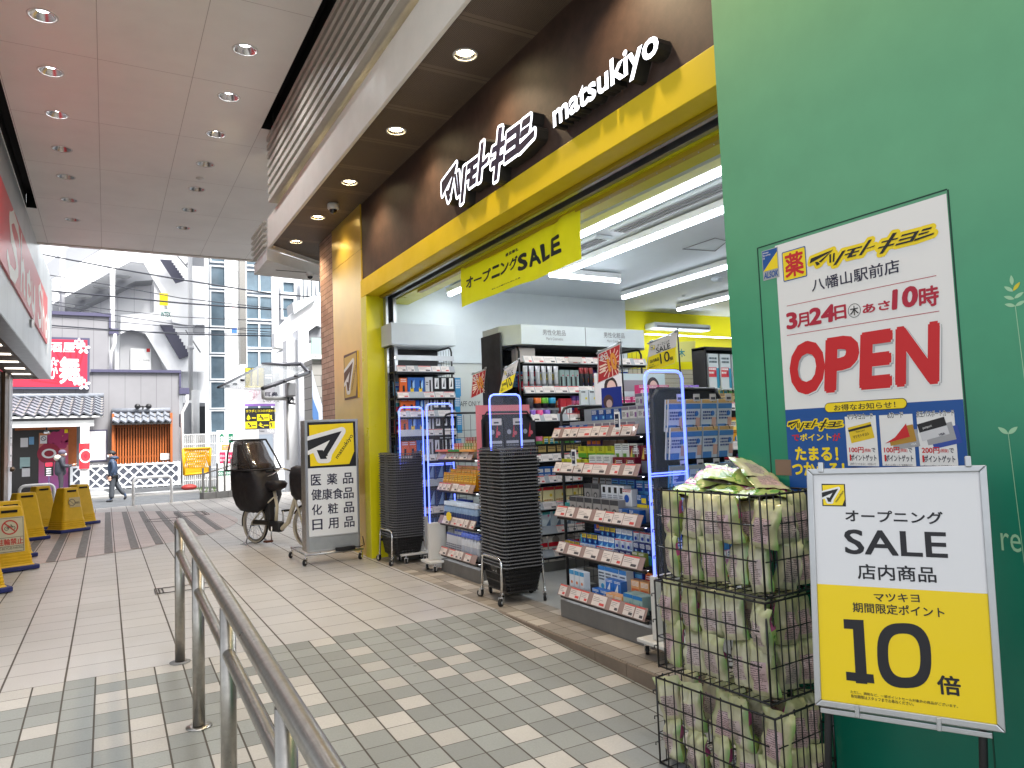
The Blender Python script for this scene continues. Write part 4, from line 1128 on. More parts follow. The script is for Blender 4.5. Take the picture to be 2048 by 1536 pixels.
cc_ = gfr.mix(gfr.math('MULTIPLY', gfr.math('MULTIPLY', gfr.math('LESS_THAN', dxx, 0.2), gfr.math('GREATER_THAN', gfr.noise(16, 0, which='Generated'), 0.52)), gfr.math('MULTIPLY', gfr.math('GREATER_THAN', Z, 0.63), gfr.math('LESS_THAN', Z, 0.73))), cc_, lin((60,40,60)))
gfr.color(cc_); gfr.b.inputs['Coat Weight'].default_value = 0.4; gfr.b.inputs['Coat Roughness'].default_value = 0.1
def pouch_mesh(seed, m_front, m_back, wd=.112, ht=.182, th=.07):
    rg = random.Random(seed); b = MB(); nx, nz = 12, 16; b.smooth = True
    ph = [rg.uniform(0, 6.28) for _ in range(8)]
    def pt(i, j, sg):
        u, v = -1 + 2*i/nx, j/nz
        body = max(0.0, 1 - abs(u)**3.2) * (max(0.0, 1 - abs(2*v-0.92)**4 if v < .46 else 1 - ((v-.46)/.54)**1.6))
        body = max(0, body)**0.5
        wv = .006*math.sin(9*u+ph[0]+5*v) + .005*math.sin(13*v+ph[1]) + .004*math.sin(17*u*v+ph[2]) + .003*math.sin(23*u+ph[3])
        cr = .009*abs(math.sin(11*v+ph[4]+3*u)) * (1 if sg > 0 else .7)
        y = sg*(th/2*body + (wv*.5 - cr)*min(1, body*1.5)) + .012*math.sin(3*v+ph[5])*(v**1.5) + .010*u*math.sin(ph[6])*v*v + .005*math.sin(8*u+ph[7])*max(0, v-.8)*5
        return (u*wd/2*(1 - .06*math.sin(PI*v)) + .004*math.sin(10*v+ph[2]), y, v*ht)
    for sg, m in ((-1, m_front), (1, m_back)):
        vs = [pt(i, j, sg) for j in range(nz+1) for i in range(nx+1)]
        fs = [(j*(nx+1)+i, j*(nx+1)+i+1, (j+1)*(nx+1)+i+1, (j+1)*(nx+1)+i) for j in range(nz) for i in range(nx)]
        if sg > 0: fs = [f_[::-1] for f_ in fs]
        b.add(vs, fs, m)
    return b.data('pouch')
PCH = [pouch_mesh(40+i, pm_back if i % 3 else pm_back2, gfr.m) for i in range(7)]
PCF = [pouch_mesh(60+i, gfr.m, pm_back) for i in range(3)]
rp = random.Random(18)
def pouch(me, loc, rot, lab, grp):
    o = bpy.data.objects.new('pouch', me); COL.objects.link(o); o.location = loc; o.rotation_euler = rot; o.scale = (rp.uniform(.9,1.12), rp.uniform(.85,1.2), rp.uniform(.92,1.08))
    return tag(o, lab, 'pouch', grp)
WS = [((2.262, 2.225, -0.118), .345, .60, .36, .075), ((2.250, 2.205, .292), .345, .575, .365, .055), ((2.240, 2.178, .672), .345, .555, .375, .045)]
names = ['bottom', 'middle', 'top']
rp = random.Random(17)
for k, (loc, sx, sy, h, rz) in enumerate(WS):
    wire_basket(loc, sx, sy, h, rz, f'black wire mesh basket full of pouches, {names[k]} of the stack of three')
    q = Matrix.Rotation(rz, 3, 'Z')
    for layer in range(2):
        zz = .012 + layer*.165
        ny, nx = 5, 3
        for iy in range(ny):
            for ix in range(nx):
                if layer == 0 and ix == nx-1 and iy > 1: continue
                front = ix == 0; side = iy == 0
                if not (front or side or layer == 1): continue
                lx = -sx/2 + .055 + ix*.115 + rp.uniform(-.008,.008); ly = -sy/2 + .055 + iy*(sy-.1)/(ny-1) + rp.uniform(-.012,.012)
                base_rot = (-PI/2 if front or iy > 0 else -.45) + rp.uniform(-.42,.42)
                if side and not front: base_rot = rp.uniform(-.7,-.1)
                p = q @ V((lx, ly, 0))
                me = rp.choice(PCH)
                pouch(me, (loc[0]+p.x, loc[1]+p.y, loc[2]+zz+rp.uniform(0,.012)), (rp.uniform(-.16,.16), rp.uniform(-.2,.2), rz+base_rot),
                      f'cream and green pouch standing in the {names[k]} wire basket', f'pouches in the {names[k]} wire basket')
# heap lying on top
tz = WS[2][0][2] + .355
for i, (dx, dy, dz, rx, ry, rz_, fr_) in enumerate(((-.09,.20,.0,-1.35,.2,-1.2,1), (.03,.16,.03,-1.2,-.2,-.9,1), (-.04,.04,.015,-1.45,.1,-1.4,1), (.09,.02,.035,-1.1,.3,-1.0,1), (-.06,-.12,.0,-1.4,-.15,-1.1,1), (.08,-.14,.03,-1.25,.1,-.5,0), (.12,-.05,.065,-1.2,.25,-.35,0), (-.02,-.2,.01,-1.5,.0,-.9,1), (.02,.09,.06,-1.3,.15,-.8,1), (.1,.17,.02,-1.4,.1,-1.5,1))):
    p = V((WS[2][0][0]+dx, WS[2][0][1]+dy, tz+dz-.01))
    _h = pouch(PCF[i % 3] if fr_ else PCH[i % 7], p, (rx, ry, rz_), ('green and pink pouch lying face up on the heap atop the top wire basket' if fr_ else 'cream pouch with a printed back label tossed on the heap over the top basket'), 'pouches heaped over the top wire basket'); _h.scale = (1.3, .5, 1.2)

# ================================================================== POSTER STAND
pst = thing('poster_stand', 'aluminium poster stand with white and yellow sale poster in front of the green wall', 'poster stand', (2.3, 1.55, ramp_z(1.55)))
TL, TR, BR, BL = [V(p) for p in ((2.208,1.784,1.148),(2.487,1.316,1.143),(2.406,1.276,.337),(2.127,1.744,.342))]
SCL = 0.885                                   # whole stand nearer the camera, clear of the wall
TL, TR, BR, BL = [CAM + (p - CAM)*SCL for p in (TL, TR, BR, BL)]
o_ = (TL+TR+BR+BL)/4; ux = ((TR-TL)+(BR-BL)).normalized(); uy = ((TL-BL)+(TR-BR)); uy = (uy - ux*uy.dot(ux)).normalized()
f = Frame(o_, ux, uy); P = f.px
cs = [P(1613,938), P(1973,930), P(2012,1466), P(1630,1410)]
def bil(s, t): return tuple(V(cs[3])*(1-s)*(1-t) + V(cs[2])*s*(1-t) + V(cs[0])*(1-s)*t + V(cs[1])*s*t)
b = MB()
fw_ = 0.019
quad = cs; cen = ((sum(c[0] for c in cs))/4, (sum(c[1] for c in cs))/4)
inner = []
for i in range(4):
    p, a, c = V(cs[i]), V(cs[i-1]), V(cs[(i+1) % 4]); inner.append(tuple(p + (a-p).normalized()*fw_ + (c-p).normalized()*fw_))
for i in range(4):
    j = (i+1) % 4
    pr4 = [cs[i], cs[j], inner[j], inner[i]]
    f.slab([pr4[0], pr4[1], pr4[2], pr4[3]], .016, alu, .006)
f.mb.build('frame', pst, bevel=.003); fixn(bpy.context.scene.objects[-1]) if False else None
f = Frame(o_, ux, uy)
f.slab(inner, .004, black_metal, -.006); f.mb.build('back_board', pst)
f = Frame(o_, ux, uy)
gloss_paper = mat('laminated paper', (222,222,224), 0.3, coat=0.1); gloss_yel = mat('laminated yellow', (238,206,10), 0.3, coat=0.1)
mid = []
tL, tR = P(1627,1167), P(1983,1188)
f.poly([inner[0], inner[1], (inner[1][0]+ (inner[2][0]-inner[1][0])*.5, tR[1]), (inner[0][0]+(inner[3][0]-inner[0][0])*.5, tL[1])], gloss_paper, .0005)
f.poly([(inner[0][0]+(inner[3][0]-inner[0][0])*.5, tL[1]), (inner[1][0]+(inner[2][0]-inner[1][0])*.5, tR[1]), inner[2], inner[3]], gloss_yel, .0005)
f.mb.build('poster', pst)
f = Frame(o_, ux, uy)
pk = mat('poster ink', (16,15,24), 0.4)
e0, e1 = P(1645,1012), P(1690,968); emblem(f, e0[0], e0[1], e1[0], e1[1], .0011)
def pt4(body, bl, br, tl, m=pk, bold=.03, lift=.0014):
    """lettering laid along the base line bl-br with its top left at tl"""
    A, B, C = P(*bl), P(*br), P(*tl); d = math.hypot(B[0]-A[0], B[1]-A[1]); an = math.atan2(B[1]-A[1], B[0]-A[0]); h = abs((C[0]-A[0])*-math.sin(an) + (C[1]-A[1])*math.cos(an))
    c = ((A[0]+B[0])/2 - math.sin(an)*h/2, (A[1]+B[1])/2 + math.cos(an)*h/2)
    f.text(body, (c[0]-d/2, c[1]-h/2, c[0]+d/2, c[1]+h/2), m, bold, lift, rot=an)
pt4('オープニング', (1691,1043), (1887,1049), (1691,1019), bold=.025)
pt4('SALE', (1690,1108), (1897,1117), (1690,1058), bold=.02)
pt4('店内商品', (1716,1158), (1874,1166), (1716,1127), bold=.02)
pt4('マツキヨ', (1749,1203), (1840,1205), (1749,1186), bold=.02)
pt4('期間限定ポイント', (1706,1224), (1890,1236), (1706,1204), bold=.02)
# big 10
def pp(*pts): return [P(*q) for q in pts]
f.poly(pp((1688,1239),(1726,1240),(1732,1348),(1713,1346)) if False else pp((1687,1238),(1727,1240),(1735,1368),(1712,1366),(1706,1258),(1688,1257)), pk, .0014)
f.poly(pp((1692,1343),(1747,1349),(1749,1367),(1693,1360)), pk, .0016)
def sup(cx, cy, rx, ry, sk, n=40):
    out = []
    for i in range(n):
        t = 2*PI*i/n; c, s_ = math.cos(t), math.sin(t)
        out.append((cx + rx*math.copysign(abs(c)**.75, c) + sk*s_, cy + ry*math.copysign(abs(s_)**.75, s_)))
    return out
oo = [P(*q) for q in sup(1808.5, 1311, 54, 65, 4)]; ii = [P(*q) for q in sup(1808.5, 1311, 32, 44, 3)]
for i in range(40):
    j = (i+1) % 40; f.poly([oo[i], oo[j], ii[j], ii[i]], pk, .0014)
pt4('倍', (1876,1388), (1924,1393), (1876,1349), bold=.03)
pt4('ただし、調剤など、一部ポイントセール対象外の商品がございます。', (1701,1386), (1916,1416), (1701,1380), bold=.01)
pt4('有効期限はスタッフまでお尋ねください。', (1702,1395), (1828,1412), (1702,1388), bold=.01)
f.mb.build('poster_print', pst)
# clips, lower tray, legs
f = Frame(o_, ux, uy)
for u, v in ((1642,934), (1936,922)):
    a = P(u, v); f.rslab(a[0]-.008, a[1]-.018, a[0]+.008, a[1]+.014, .03, alu, .012); f.mb.build('top_clip', pst, bevel=.003); f = Frame(o_, ux, uy)
f = Frame(o_, ux, uy)
for u, v in ((1715,1421), (1878,1447)):
    a = P(u, v); f.rslab(a[0]-.006, a[1]-.018, a[0]+.006, a[1]+.018, .03, alu, .014)
a, c = P(1640,1418), P(1985,1470); f.slab([(a[0], a[1]-.012), (c[0], c[1]-.012), (c[0], c[1]+.003), (a[0], a[1]+.003)], .03, alu, -.006)
f.mb.build('tray_rail', pst, bevel=.002)
for u0, v0, u1, v1 in ((1655,1425,1662,1536), (1968,1470,1974,1536)):
    a = P(u0, v0); b = MB(); top = f.at(a[0], a[1]+.02, -.03); d = f.uy
    k = (top.z - ramp_z(1.5)) ; foot = V((top.x - .07, top.y-.0, ramp_z(top.y)))
    b.tube([top + f.uy*.15, top, foot], .011, black_metal, 8)
    b.tube([foot + V((-.16,0,.01)), foot + V((.12,0.0,.01))], .011, black_metal, 8)
    b.build('leg', pst)
b = MB(); a, c = f.at(cs[0][0]+.06, cs[0][1]-.08, -.03), f.at(cs[1][0]-.06, cs[1][1]-.08, -.03)
b.tube([a, c], .009, black_metal, 8); b.build('cross_bar', pst)

# ================================================================== YELLOW NO-PARKING CUBES
cube_y = mat('worn yellow plastic', (226,180,18), 0.5, var=0.14, vs=5); cube_b = mat('blue base plastic', (34,44,108), 0.5, var=0.15, vs=6)
def sign_cube(x, y, rz, W_, D_, H_, label, face, dirt=1.0):
    t = thing('no_parking_stand', label, 'sign stand', (x, y, 0), rz, 'yellow sign stands along the left building')
    b = MB(); o = W_/2+.045, D_/2+.03
    b.prism([(-o[0],-o[1],.008),(o[0],-o[1],.008),(o[0],o[1],.008),(-o[0],o[1],.008)], (0,0,.05), cube_b); b.build('base', t, bevel=.012, world=False)
    b = MB(); rings = []
    prof = [(1.04, .058), (1.04, .062)]
    for k in range(4): z = .075 + k*.032; s_ = 1 - .56*(z/H_); prof += [(s_+.02, z), (s_+.02, z+.018), (s_-.012, z+.021), (s_-.012, z+.029)]
    for z in (.22, .35, .5, .62): prof.append((1-.56*(z/.7), z*H_/.7))
    prof = sorted(prof, key=lambda p: p[1]); prof += [(.46, H_*.94), (.43, H_*.985), (.36, H_)]
    for s_, z in prof:
        hx, hy = W_/2*(.2+.8*s_), D_/2*(.12+.88*s_); rr = min(hx, hy)*.2
        rg = []
        for cx_, cy2, a0 in ((hx-rr, hy-rr, 0), (-hx+rr, hy-rr, 90), (-hx+rr, -hy+rr, 180), (hx-rr, -hy+rr, 270)):
            for q in range(4): a = math.radians(a0 + q*30); rg.append((cx_ + rr*math.cos(a), cy2 + rr*math.sin(a), z))
        rings.append(rg)
    n = 16; vs = [p for r in rings for p in r]
    fs = [(a*n+i, a*n+(i+1) % n, (a+1)*n+(i+1) % n, (a+1)*n+i) for a in range(len(rings)-1) for i in range(n)] + [tuple(range((len(rings)-1)*n, len(rings)*n))]
    b.add(vs, fs, cube_y); b.build('body', t, world=False)
    b = MB(); b.box(-W_*.17, W_*.17, -D_*.3, D_*.3, H_*.905, H_*.945, dark_gap); 
    b.tube([(-W_*.19,-D_*.18,H_*.95),(W_*.19,-D_*.18,H_*.95)], .014, cube_y, 8); b.tube([(-W_*.19,D_*.18,H_*.95),(W_*.19,D_*.18,H_*.95)], .014, cube_y, 8)
    b.build('grip', t, world=False)
    # inclined face panel
    th = math.atan2(D_/2*.33, H_*.55); up = V((0, math.sin(th)*.62, math.cos(th))).normalized()
    def face_y(z): s_ = 1-.56*(z/H_); return -D_/2*(.12+.88*s_)
    z0, z1 = H_*.3, H_*.84
    o = V((0, face_y((z0+z1)/2) - .004, (z0+z1)/2)); uy_ = V((0, face_y(z1)-face_y(z0), z1-z0)).normalized()
    f = Frame(o, (1,0,0), uy_); hh = (z1-z0)/2; ww = W_*.30
    old = mat('weathered panel', (196,190,164), 0.5, var=0.08, vs=10)
    if face == 'full':
        f.rect(-ww, -hh, ww, hh, old, .003); ex = ww-.008
        for a in ((-ex,-hh+.008,-ex+.004,hh-.008),(ex-.004,-hh+.008,ex,hh-.008)): f.rect(*a, print_black, .0036)
        for bb2 in (hh-.012, -hh+.008, -hh*.16, -hh*.66): f.rect(-ex+.004, bb2, ex-.004, bb2+.004, print_black, .0036)
        c = (0, hh*.42); rr = hh*.42; mr = mat('faded red', (186,58,48), 0.5)
        f.ring(c[0], c[1], rr*.82, rr, mr, .0038); f.line((c[0]-rr*.6, c[1]+rr*.6), (c[0]+rr*.6, c[1]-rr*.6), rr*.17, mr, .0042)
        for sx in (-.38, .38): f.ring(sx*rr, c[1]-rr*.12, rr*.2, rr*.27, print_black, .0039, 16)
        for p, q in (((-.38,-.12),(-.08,-.1)), ((-.08,-.1),(.22,.2)), ((.22,.2),(-.18,.16)), ((-.18,.16),(-.38,-.12)), ((-.08,-.1),(-.2,.26)), ((.38,-.12),(.18,.34)), ((.18,.34),(.05,.34)), ((-.3,.27),(-.1,.27))):
            f.line((p[0]*rr, c[1]+p[1]*rr), (q[0]*rr, c[1]+q[1]*rr), rr*.06, print_black, .004)
        f.text('駐輪禁止', (-ex*.96, -hh*.58, ex*.96, -hh*.2), mr, .03, .0038)
        f.text('NO BICYCLES PARKING', (-ex*.94, -hh*.82, ex*.94, -hh*.70), print_black, 0, .0038)
    elif face == 'small':
        f.rect(-ww*.2, -hh*.1, ww*.75, hh*.52, old, .003); f.rect(-ww*.15, hh*.08, ww*.7, hh*.4, print_white, .0035); f.text('自転車禁止', (-ww*.1, hh*.14, ww*.65, hh*.34), print_black, .03, .004)
    elif face == 'mark':
        f.rect(-ww*.45, -hh*.05, ww, hh*.78, mat('beige sticker', (200,180,128), 0.5, var=0.05), .003)
        c = (-ww*.12, hh*.36); rr = hh*.3; gm2 = mat('faded grey ink', (110,100,84), 0.6); f.ring(c[0], c[1], rr*.8, rr, gm2, .0038); f.line((c[0]-rr*.55, c[1]+rr*.55), (c[0]+rr*.55, c[1]-rr*.55), rr*.15, gm2, .004)
        f.text('駐輪禁止', (ww*.3, hh*.22, ww*.95, hh*.42), gm2, .02, .004)
    if f.mb.v: f.mb.build('face_panel', t, world=False)
    return t
A_ = -0.45
sign_cube(-1.08, 8.5, .36, .44, .34, .70, 'yellow sign stand cut by the left edge of the view, nearest of all', 'none')
sign_cube(-0.98, 9.98, .38, .46, .36, .72, 'yellow stand with bicycle prohibition sign and red kanji on its face', 'full')
sign_cube(-1.08, 11.1, .46, .46, .36, .72, 'dull yellow stand with tiny white sticker behind the bicycle prohibition stand', 'small')
sign_cube(-1.08, 13.2, .5, .48, .38, .72, 'plain yellow stand with a blue base in front of the white hoop barrier', 'none')
sign_cube(-0.56, 14.1, .62, .42, .42, .72, 'yellow stand with beige sticker turned to one corner, in the middle of the pavement', 'mark')
sign_cube(-0.42, 15.25, .62, .42, .40, .72, 'plain yellow stand half hidden behind the stand with beige sticker', 'none')
sign_cube(-0.98, 14.9, .5, .42, .40, .74, 'small yellow stand peeping out above the plain stand near the hoop barrier', 'none')
# ================================================================== HOOP BARRIERS
hoop = mat('white hoop paint', (236,238,240), 0.35, var=0.04)
def hoop_barrier(x0, x1, y, h, label, slope=0.0):
    t = thing('hoop_barrier', label, 'barrier', ((x0+x1)/2, y, 0), slope, 'white hoop barriers at the road edge')
    hw = (x1-x0)/2; r = .11; b = MB()
    pts = [(-hw,0,0), (-hw,0,h-r)] + [(-hw + r*(1-math.cos(a)), 0, h - r + r*math.sin(a)) for a in (.4,.8,1.2,1.57)] + [(hw - r*(1-math.cos(a)), 0, h - r + r*math.sin(a)) for a in (1.57,1.2,.8,.4)] + [(hw,0,h-r), (hw,0,0)]
    b.tube(pts, .034, hoop, 12); b.build('hoop', t, world=False)
    b = MB(); b.tube([(-hw+.03,0,h*.42),(hw-.03,0,h*.42)], .024, hoop, 10); b.build('cross_rail', t, world=False)
hoop_barrier(.54, 1.40, 19.35, .64, 'white hoop barrier standing clear beside the walking person', .28)
hoop_barrier(-1.62, -.98, 18.75, .62, 'white hoop barrier mostly hidden behind the yellow stands', .28)
# ================================================================== SHOP FURNITURE
rail_pl = mat('clear rail plastic', (150,128,122), 0.25, alpha=1.0, coat=0.2); card_w = mat('price card', (208,198,192), 0.5); ink_g = mat('price ink', (70,66,70), 0.6); ink_r = mat('price red', (196,70,66), 0.5)
shelf_m = mat('shelf metal black', (34,34,36), 0.4, 0.3); shelf_w = mat('shelf edge white', (150,154,158), 0.35); plinth = mat('grey plinth', (112,110,106), 0.55, var=0.08)
led_strip = mat('shelf led strip', (255,255,255), 0.3, emit=(244,248,255), es=2.4)
rs = random.Random(21)
def rack(name, label, loc, rz, L, D, H, lips, mode='pink', mesh_top=True, base=(.12, .04), lip_h=.07, cards=True, side=True, back=None, led=False):
    """front faces local -Y, x runs 0..L; every shelf is a part with its price rail as sub-part"""
    t = thing(name, label, 'shop rack', loc, rz)
    b = MB(); b.box(-.02, L+.02, -base[1], D+.02, 0, base[0], plinth); b.build('base', t, bevel=.004, world=False)
    b = MB(); b.box(.03, L-.03, .02, D, base[0], base[0]+.08, black_metal); b.box(0, L, D-.02, D, base[0]+.08, H, back or black_metal); b.build('back_panel', t, world=False)
    b = MB()
    for x in (0, L):
        b.tube([(x, .02, base[0]+.05), (x, .02, H-.06), (x, .05, H-.015), (x, .1, H), (x, D, H)], .011, black_metal, 8)
    b.tube([(0, D-.01, H), (L, D-.01, H)], .011, black_metal, 8)
    b.build('side_frame', t, world=False)
    if side:
        for x in (0, L):
            b = MB(); n = int((H-.3)/.075)
            for k in range(n): b.tube([(x, .02, .25+.075*k), (x, D, .25+.075*k)], .0022, black_metal, 4)
            for k in range(1, int(D/.075)): b.tube([(x, .02+.075*k, .22), (x, .02+.075*k, H-.02)], .0022, black_metal, 4)
            b.build('grid_side', t, world=False)
    if mesh_top:
        b = MB(); z0 = lips[0]+.02
        for k in range(int(L/.055)): b.tube([(.03+.055*k, D-.028, z0), (.03+.055*k, D-.028, H-.01)], .002, black_metal, 4)
        for k in range(int((H-z0)/.055)): b.tube([(0, D-.028, z0+.055*k), (L, D-.028, z0+.055*k)], .002, black_metal, 4)
        b.build('grid_panel', t, world=False)
    for i, z in enumerate(lips):
        b = MB(); zs = z - lip_h*.85; b.box(.005, L-.005, -.035, D-.021, zs-.018, zs, shelf_m)
        if led: b.box(.02, L-.02, -.025, -.005, zs-.023, zs-.0185, led_strip)
        s = b.build('shelf', t, world=False)
        b = MB(); y0, y1 = -.075, -.042; m = rail_pl if mode == 'pink' else shelf_w
        b.prism([(0, y0, z-lip_h), (0, y0+.004, z-lip_h), (0, y1+.004, z), (0, y1, z)], (L, 0, 0), m); b.box(0, L, y0, -.036, z-lip_h-.004, z-lip_h, m); b.box(0, L, -.05, -.037, z-lip_h-.026, z-lip_h-.0045, shelf_m)
        if cards:
            f = Frame((0, (y0+y1)/2-.001, z-lip_h/2), (1,0,0), V((0, y1-y0, lip_h)), b); hh = math.hypot(y1-y0, lip_h)/2*.94
            x = .01
            while x < L-.09:
                wd = rs.choice((.085,.085,.10,.125,.15)); 
                if x+wd > L-.01: break
                if rs.random() < .9:
                    f.rect(x, -hh, x+wd, hh*.96, card_w, .0015)
                    if rs.random() < .5: f.rect(x, hh*.72, x+wd, hh*.96, ink_r, .002)
                    for q in range(3): f.rect(x+.008, hh*(.4-.3*q), x+wd*rs.uniform(.4,.8), hh*(.46-.3*q), ink_g, .002)
                    f.rect(x+wd*.55, -hh*.8, x+wd*.9, -hh*.35, ink_g if rs.random() < .6 else ink_r, .002)
                x += wd + rs.choice((.006,.012,.05))
        b.build('price_rail', s, world=False)
    return t
class Pk:
    """package with a printed front; front faces local -Y, origin at the middle of its bottom"""
    n = 0; HS = 1.3
    def __init__(s, w_, d_, h_, base, bands=(), kind='box'):
        h_ *= Pk.HS; s.w, s.d, s.h = w_, d_, h_
        b = MB(); bm_c = mat('pack %d %d %d' % base, base, 0.4)
        if kind == 'box': b.box(-w_/2, w_/2, -d_/2, d_/2, 0, h_, bm_c)
        elif kind == 'blister':
            b.box(-w_/2, w_/2, d_/2-.003, d_/2, 0, h_, bm_c); b.lathe((0, d_/2-.004, h_*.42), [(w_*.40, 0), (w_*.36, -d_*.6), (w_*.2, -d_), (0, -d_)], mat('clear blister', (190,196,204), 0.12, coat=0.5), 12, axis='Y')
        elif kind == 'bottle': b.lathe((0,0,0), [(0,0),(w_/2,0),(w_/2,h_*.66),(w_*.42,h_*.74),(w_*.2,h_*.80),(w_*.2,h_*.82)], bm_c, 14)
        elif kind == 'can': b.lathe((0,0,0), [(0,0),(w_/2,0),(w_/2,h_*.74),(w_*.44,h_*.78)], bm_c, 14)
        elif kind == 'jar': b.lathe((0,0,0), [(0,0),(w_*.46,0),(w_*.46,h_*.5)], bm_c, 16)
        elif kind == 'pouch': b.prism([(-w_/2,-d_/2,0),(w_/2,-d_/2,0),(w_/2,-.002,h_),(-w_/2,-.002,h_)], (0,.004,0), bm_c); b.prism([(-w_/2,d_/2,0),(w_/2,d_/2,0),(w_/2,.002,h_),(-w_/2,.002,h_)], (0,-.004,0), bm_c); b.prism([(-w_/2,-d_/2,0),(-w_/2,d_/2,0),(-w_/2,0,h_)], (w_,0,0), bm_c)
        yf = -d_/2-.0006 if kind in ('box',) else (-d_/2-.0008)
        if kind == 'blister': yf = d_/2-.0036
        f = Frame((0, yf, 0), (1,0,0), (0,0,1), b)
        if kind == 'pouch': f = Frame((0, yf, 0), (1,0,0), V((0, d_/2-.002, h_)), b)
        rot = kind in ('bottle','can','jar')
        for q, (k, a0, z0, a1, z1, c) in enumerate(bands):
            m = mat('pack %d %d %d' % c, c, 0.4); lf = .0003*(q+1)
            if rot:
                r = w_/2*1.012 if kind != 'jar' else w_*.5
                b.lathe((0,0,0), [(r, h_*z0), (r, h_*z1)] + ([(0, h_*z1)] if z1 > .7 or kind == 'jar' else []), m, 14)
            elif k == 'r': f.rect(a0*w_-w_/2, z0*h_, a1*w_-w_/2, z1*h_, m, lf)
            elif k == 'c': f.disc((a0-.5)*w_, z0*h_, a1*w_, m, lf, 14)
            elif k == 'd': f.poly([(-w_/2+a0*w_, z0*h_), (-w_/2+a1*w_, z0*h_), (-w_/2+a1*w_, z1*h_)], m, lf)
            elif k == 't':
                z = z1
                while z - .07 > z0:
                    x = a0
                    while x < a1 - .05:
                        l = rs.uniform(.04,.13); f.rect(x*w_-w_/2, (z-.055)*h_, min(a1, x+l)*w_-w_/2, z*h_, m, lf); x += l + .03
                    z -= .10
        Pk.n += 1; s.me = b.data('package')
def T_(x0, z0, x1, z1, c): return ('t', x0, z0, x1, z1, c)
def R_(x0, z0, x1, z1, c): return ('r', x0, z0, x1, z1, c)
def C_(x, z, r, c): return ('c', x, z, r, 0, c)
def D_(x0, z0, x1, z1, c): return ('d', x0, z0, x1, z1, c)
W, K, NV = (236,236,234), (24,24,28), (30,40,90)
def place(t, pk, name, cat, label, grp, x0, n, step, y, z, jit=.002, tilt=0.0):
    q = Matrix.Rotation(t.rotation_euler.z, 3, 'Z')
    for i in range(n):
        p = V(t.location) + q @ V((x0 + step*i + rs.uniform(-jit,jit), y + rs.uniform(-jit,jit), z))
        o = bpy.data.objects.new(name, pk.me); COL.objects.link(o); o.location = p; o.rotation_euler = (tilt, 0, t.rotation_euler.z + rs.uniform(-.03,.03))
        tag(o, label, cat, grp)
def shelf_z(z, lip_h=.07): return z - lip_h*.85

# ---------------------------------------------- near rack of eye drops and medicines
HP = -PI/2
L1 = [1.345, 1.10, .79, .535, .235]
r1 = rack('display_rack', 'near black rack of small medicine boxes with pinkish price rails, on grey plinth', (2.885, 4.455, 0), HP, .96, .46, 1.5, L1, led=True)
P_blue = Pk(.075,.03,.055,(40,88,160),[R_(.02,.5,.98,.95,(24,56,120)), T_(.1,.55,.8,.95,W), C_(.78,.25,.14,(120,180,220))])
P_wgry = Pk(.075,.03,.06,(206,206,204),[T_(.1,.1,.55,.55,K), R_(0,.72,1,.98,(120,112,128)), R_(.7,.1,.95,.5,(130,90,140))])
P_card = Pk(.05,.006,.085,W,[R_(.12,.12,.88,.88,(22,32,60)), T_(.2,.3,.8,.6,W)])
z = shelf_z(L1[0])
place(r1, P_blue, 'medicine_box', 'medicine box', 'dark blue medicine box in front on the top shelf of the near rack', 'blue boxes on the near rack top shelf', .06, 4, .085, -.005, z)
place(r1, P_blue, 'medicine_box', 'medicine box', 'dark blue medicine box raised at the back of the near rack top shelf', 'blue boxes raised on the near rack', .30, 4, .085, .12, z+.10)
place(r1, P_wgry, 'medicine_box', 'medicine box', 'grey and white medicine box in front on the near rack top shelf', 'grey white boxes on the near rack top shelf', .42, 6, .088, -.005, z)
place(r1, P_wgry, 'medicine_box', 'medicine box', 'grey and white medicine box raised at the back of the near rack top shelf', 'grey white boxes raised on the near rack', .64, 4, .085, .12, z+.10)
place(r1, P_wgry, 'medicine_box', 'medicine box', 'grey and white medicine box on the highest step behind the near rack top shelf', 'grey white boxes on the highest step', .62, 4, .088, .26, z+.19)
b = MB(); b.box(.05, .91, .06, .19, z, z+.098, shelf_w); b.box(.05, .91, .191, .33, z, z+.188, shelf_w); b.build('riser', r1, world=False)
place(r1, P_card, 'price_tag_stand', 'tag', 'white framed dark card clipped to the top rail of the near rack', None, .80, 1, .1, -.085, L1[0]-.03)
P_yg = Pk(.10,.05,.062,(196,196,40),[R_(0,0,1,.4,(90,160,50)), T_(.3,.5,.7,.95,(40,70,30))])
P_eh = Pk(.075,.05,.085,(222,224,214),[R_(.05,.55,.95,.85,W), T_(.1,.58,.9,.9,(40,60,40)), R_(.1,.15,.6,.42,(100,150,60))])
P_mar = Pk(.11,.05,.075,(110,20,40),[D_(.05,.1,.3,.9,(220,190,90)), T_(.35,.4,.9,.8,W)])
z = shelf_z(L1[1])
place(r1, P_yg, 'medicine_box', 'medicine box', 'yellow and green medicine box on the second shelf of the near rack', 'yellow green boxes on the near rack', .10, 3, .108, .0, z)
place(r1, P_yg, 'medicine_box', 'medicine box', 'yellow and green medicine box on the back step of the near rack second shelf', 'yellow green boxes on the back step', .13, 4, .108, .13, z+.085)
place(r1, P_eh, 'medicine_box', 'medicine box', 'white and green medicine box on the second shelf of the near rack', 'white green boxes on the near rack', .43, 3, .082, .0, z)
place(r1, P_eh, 'medicine_box', 'medicine box', 'white and green medicine box on the back step of the near rack second shelf', 'white green boxes on the back step', .55, 3, .082, .13, z+.07)
place(r1, P_mar, 'medicine_box', 'medicine box', 'maroon medicine box with gold streak in front on the near rack second shelf', 'maroon boxes on the near rack', .71, 2, .118, .0, z)
place(r1, P_mar, 'medicine_box', 'medicine box', 'maroon medicine box with gold streak on the back step of the second shelf', 'maroon boxes on the back step', .72, 2, .118, .13, z+.07)
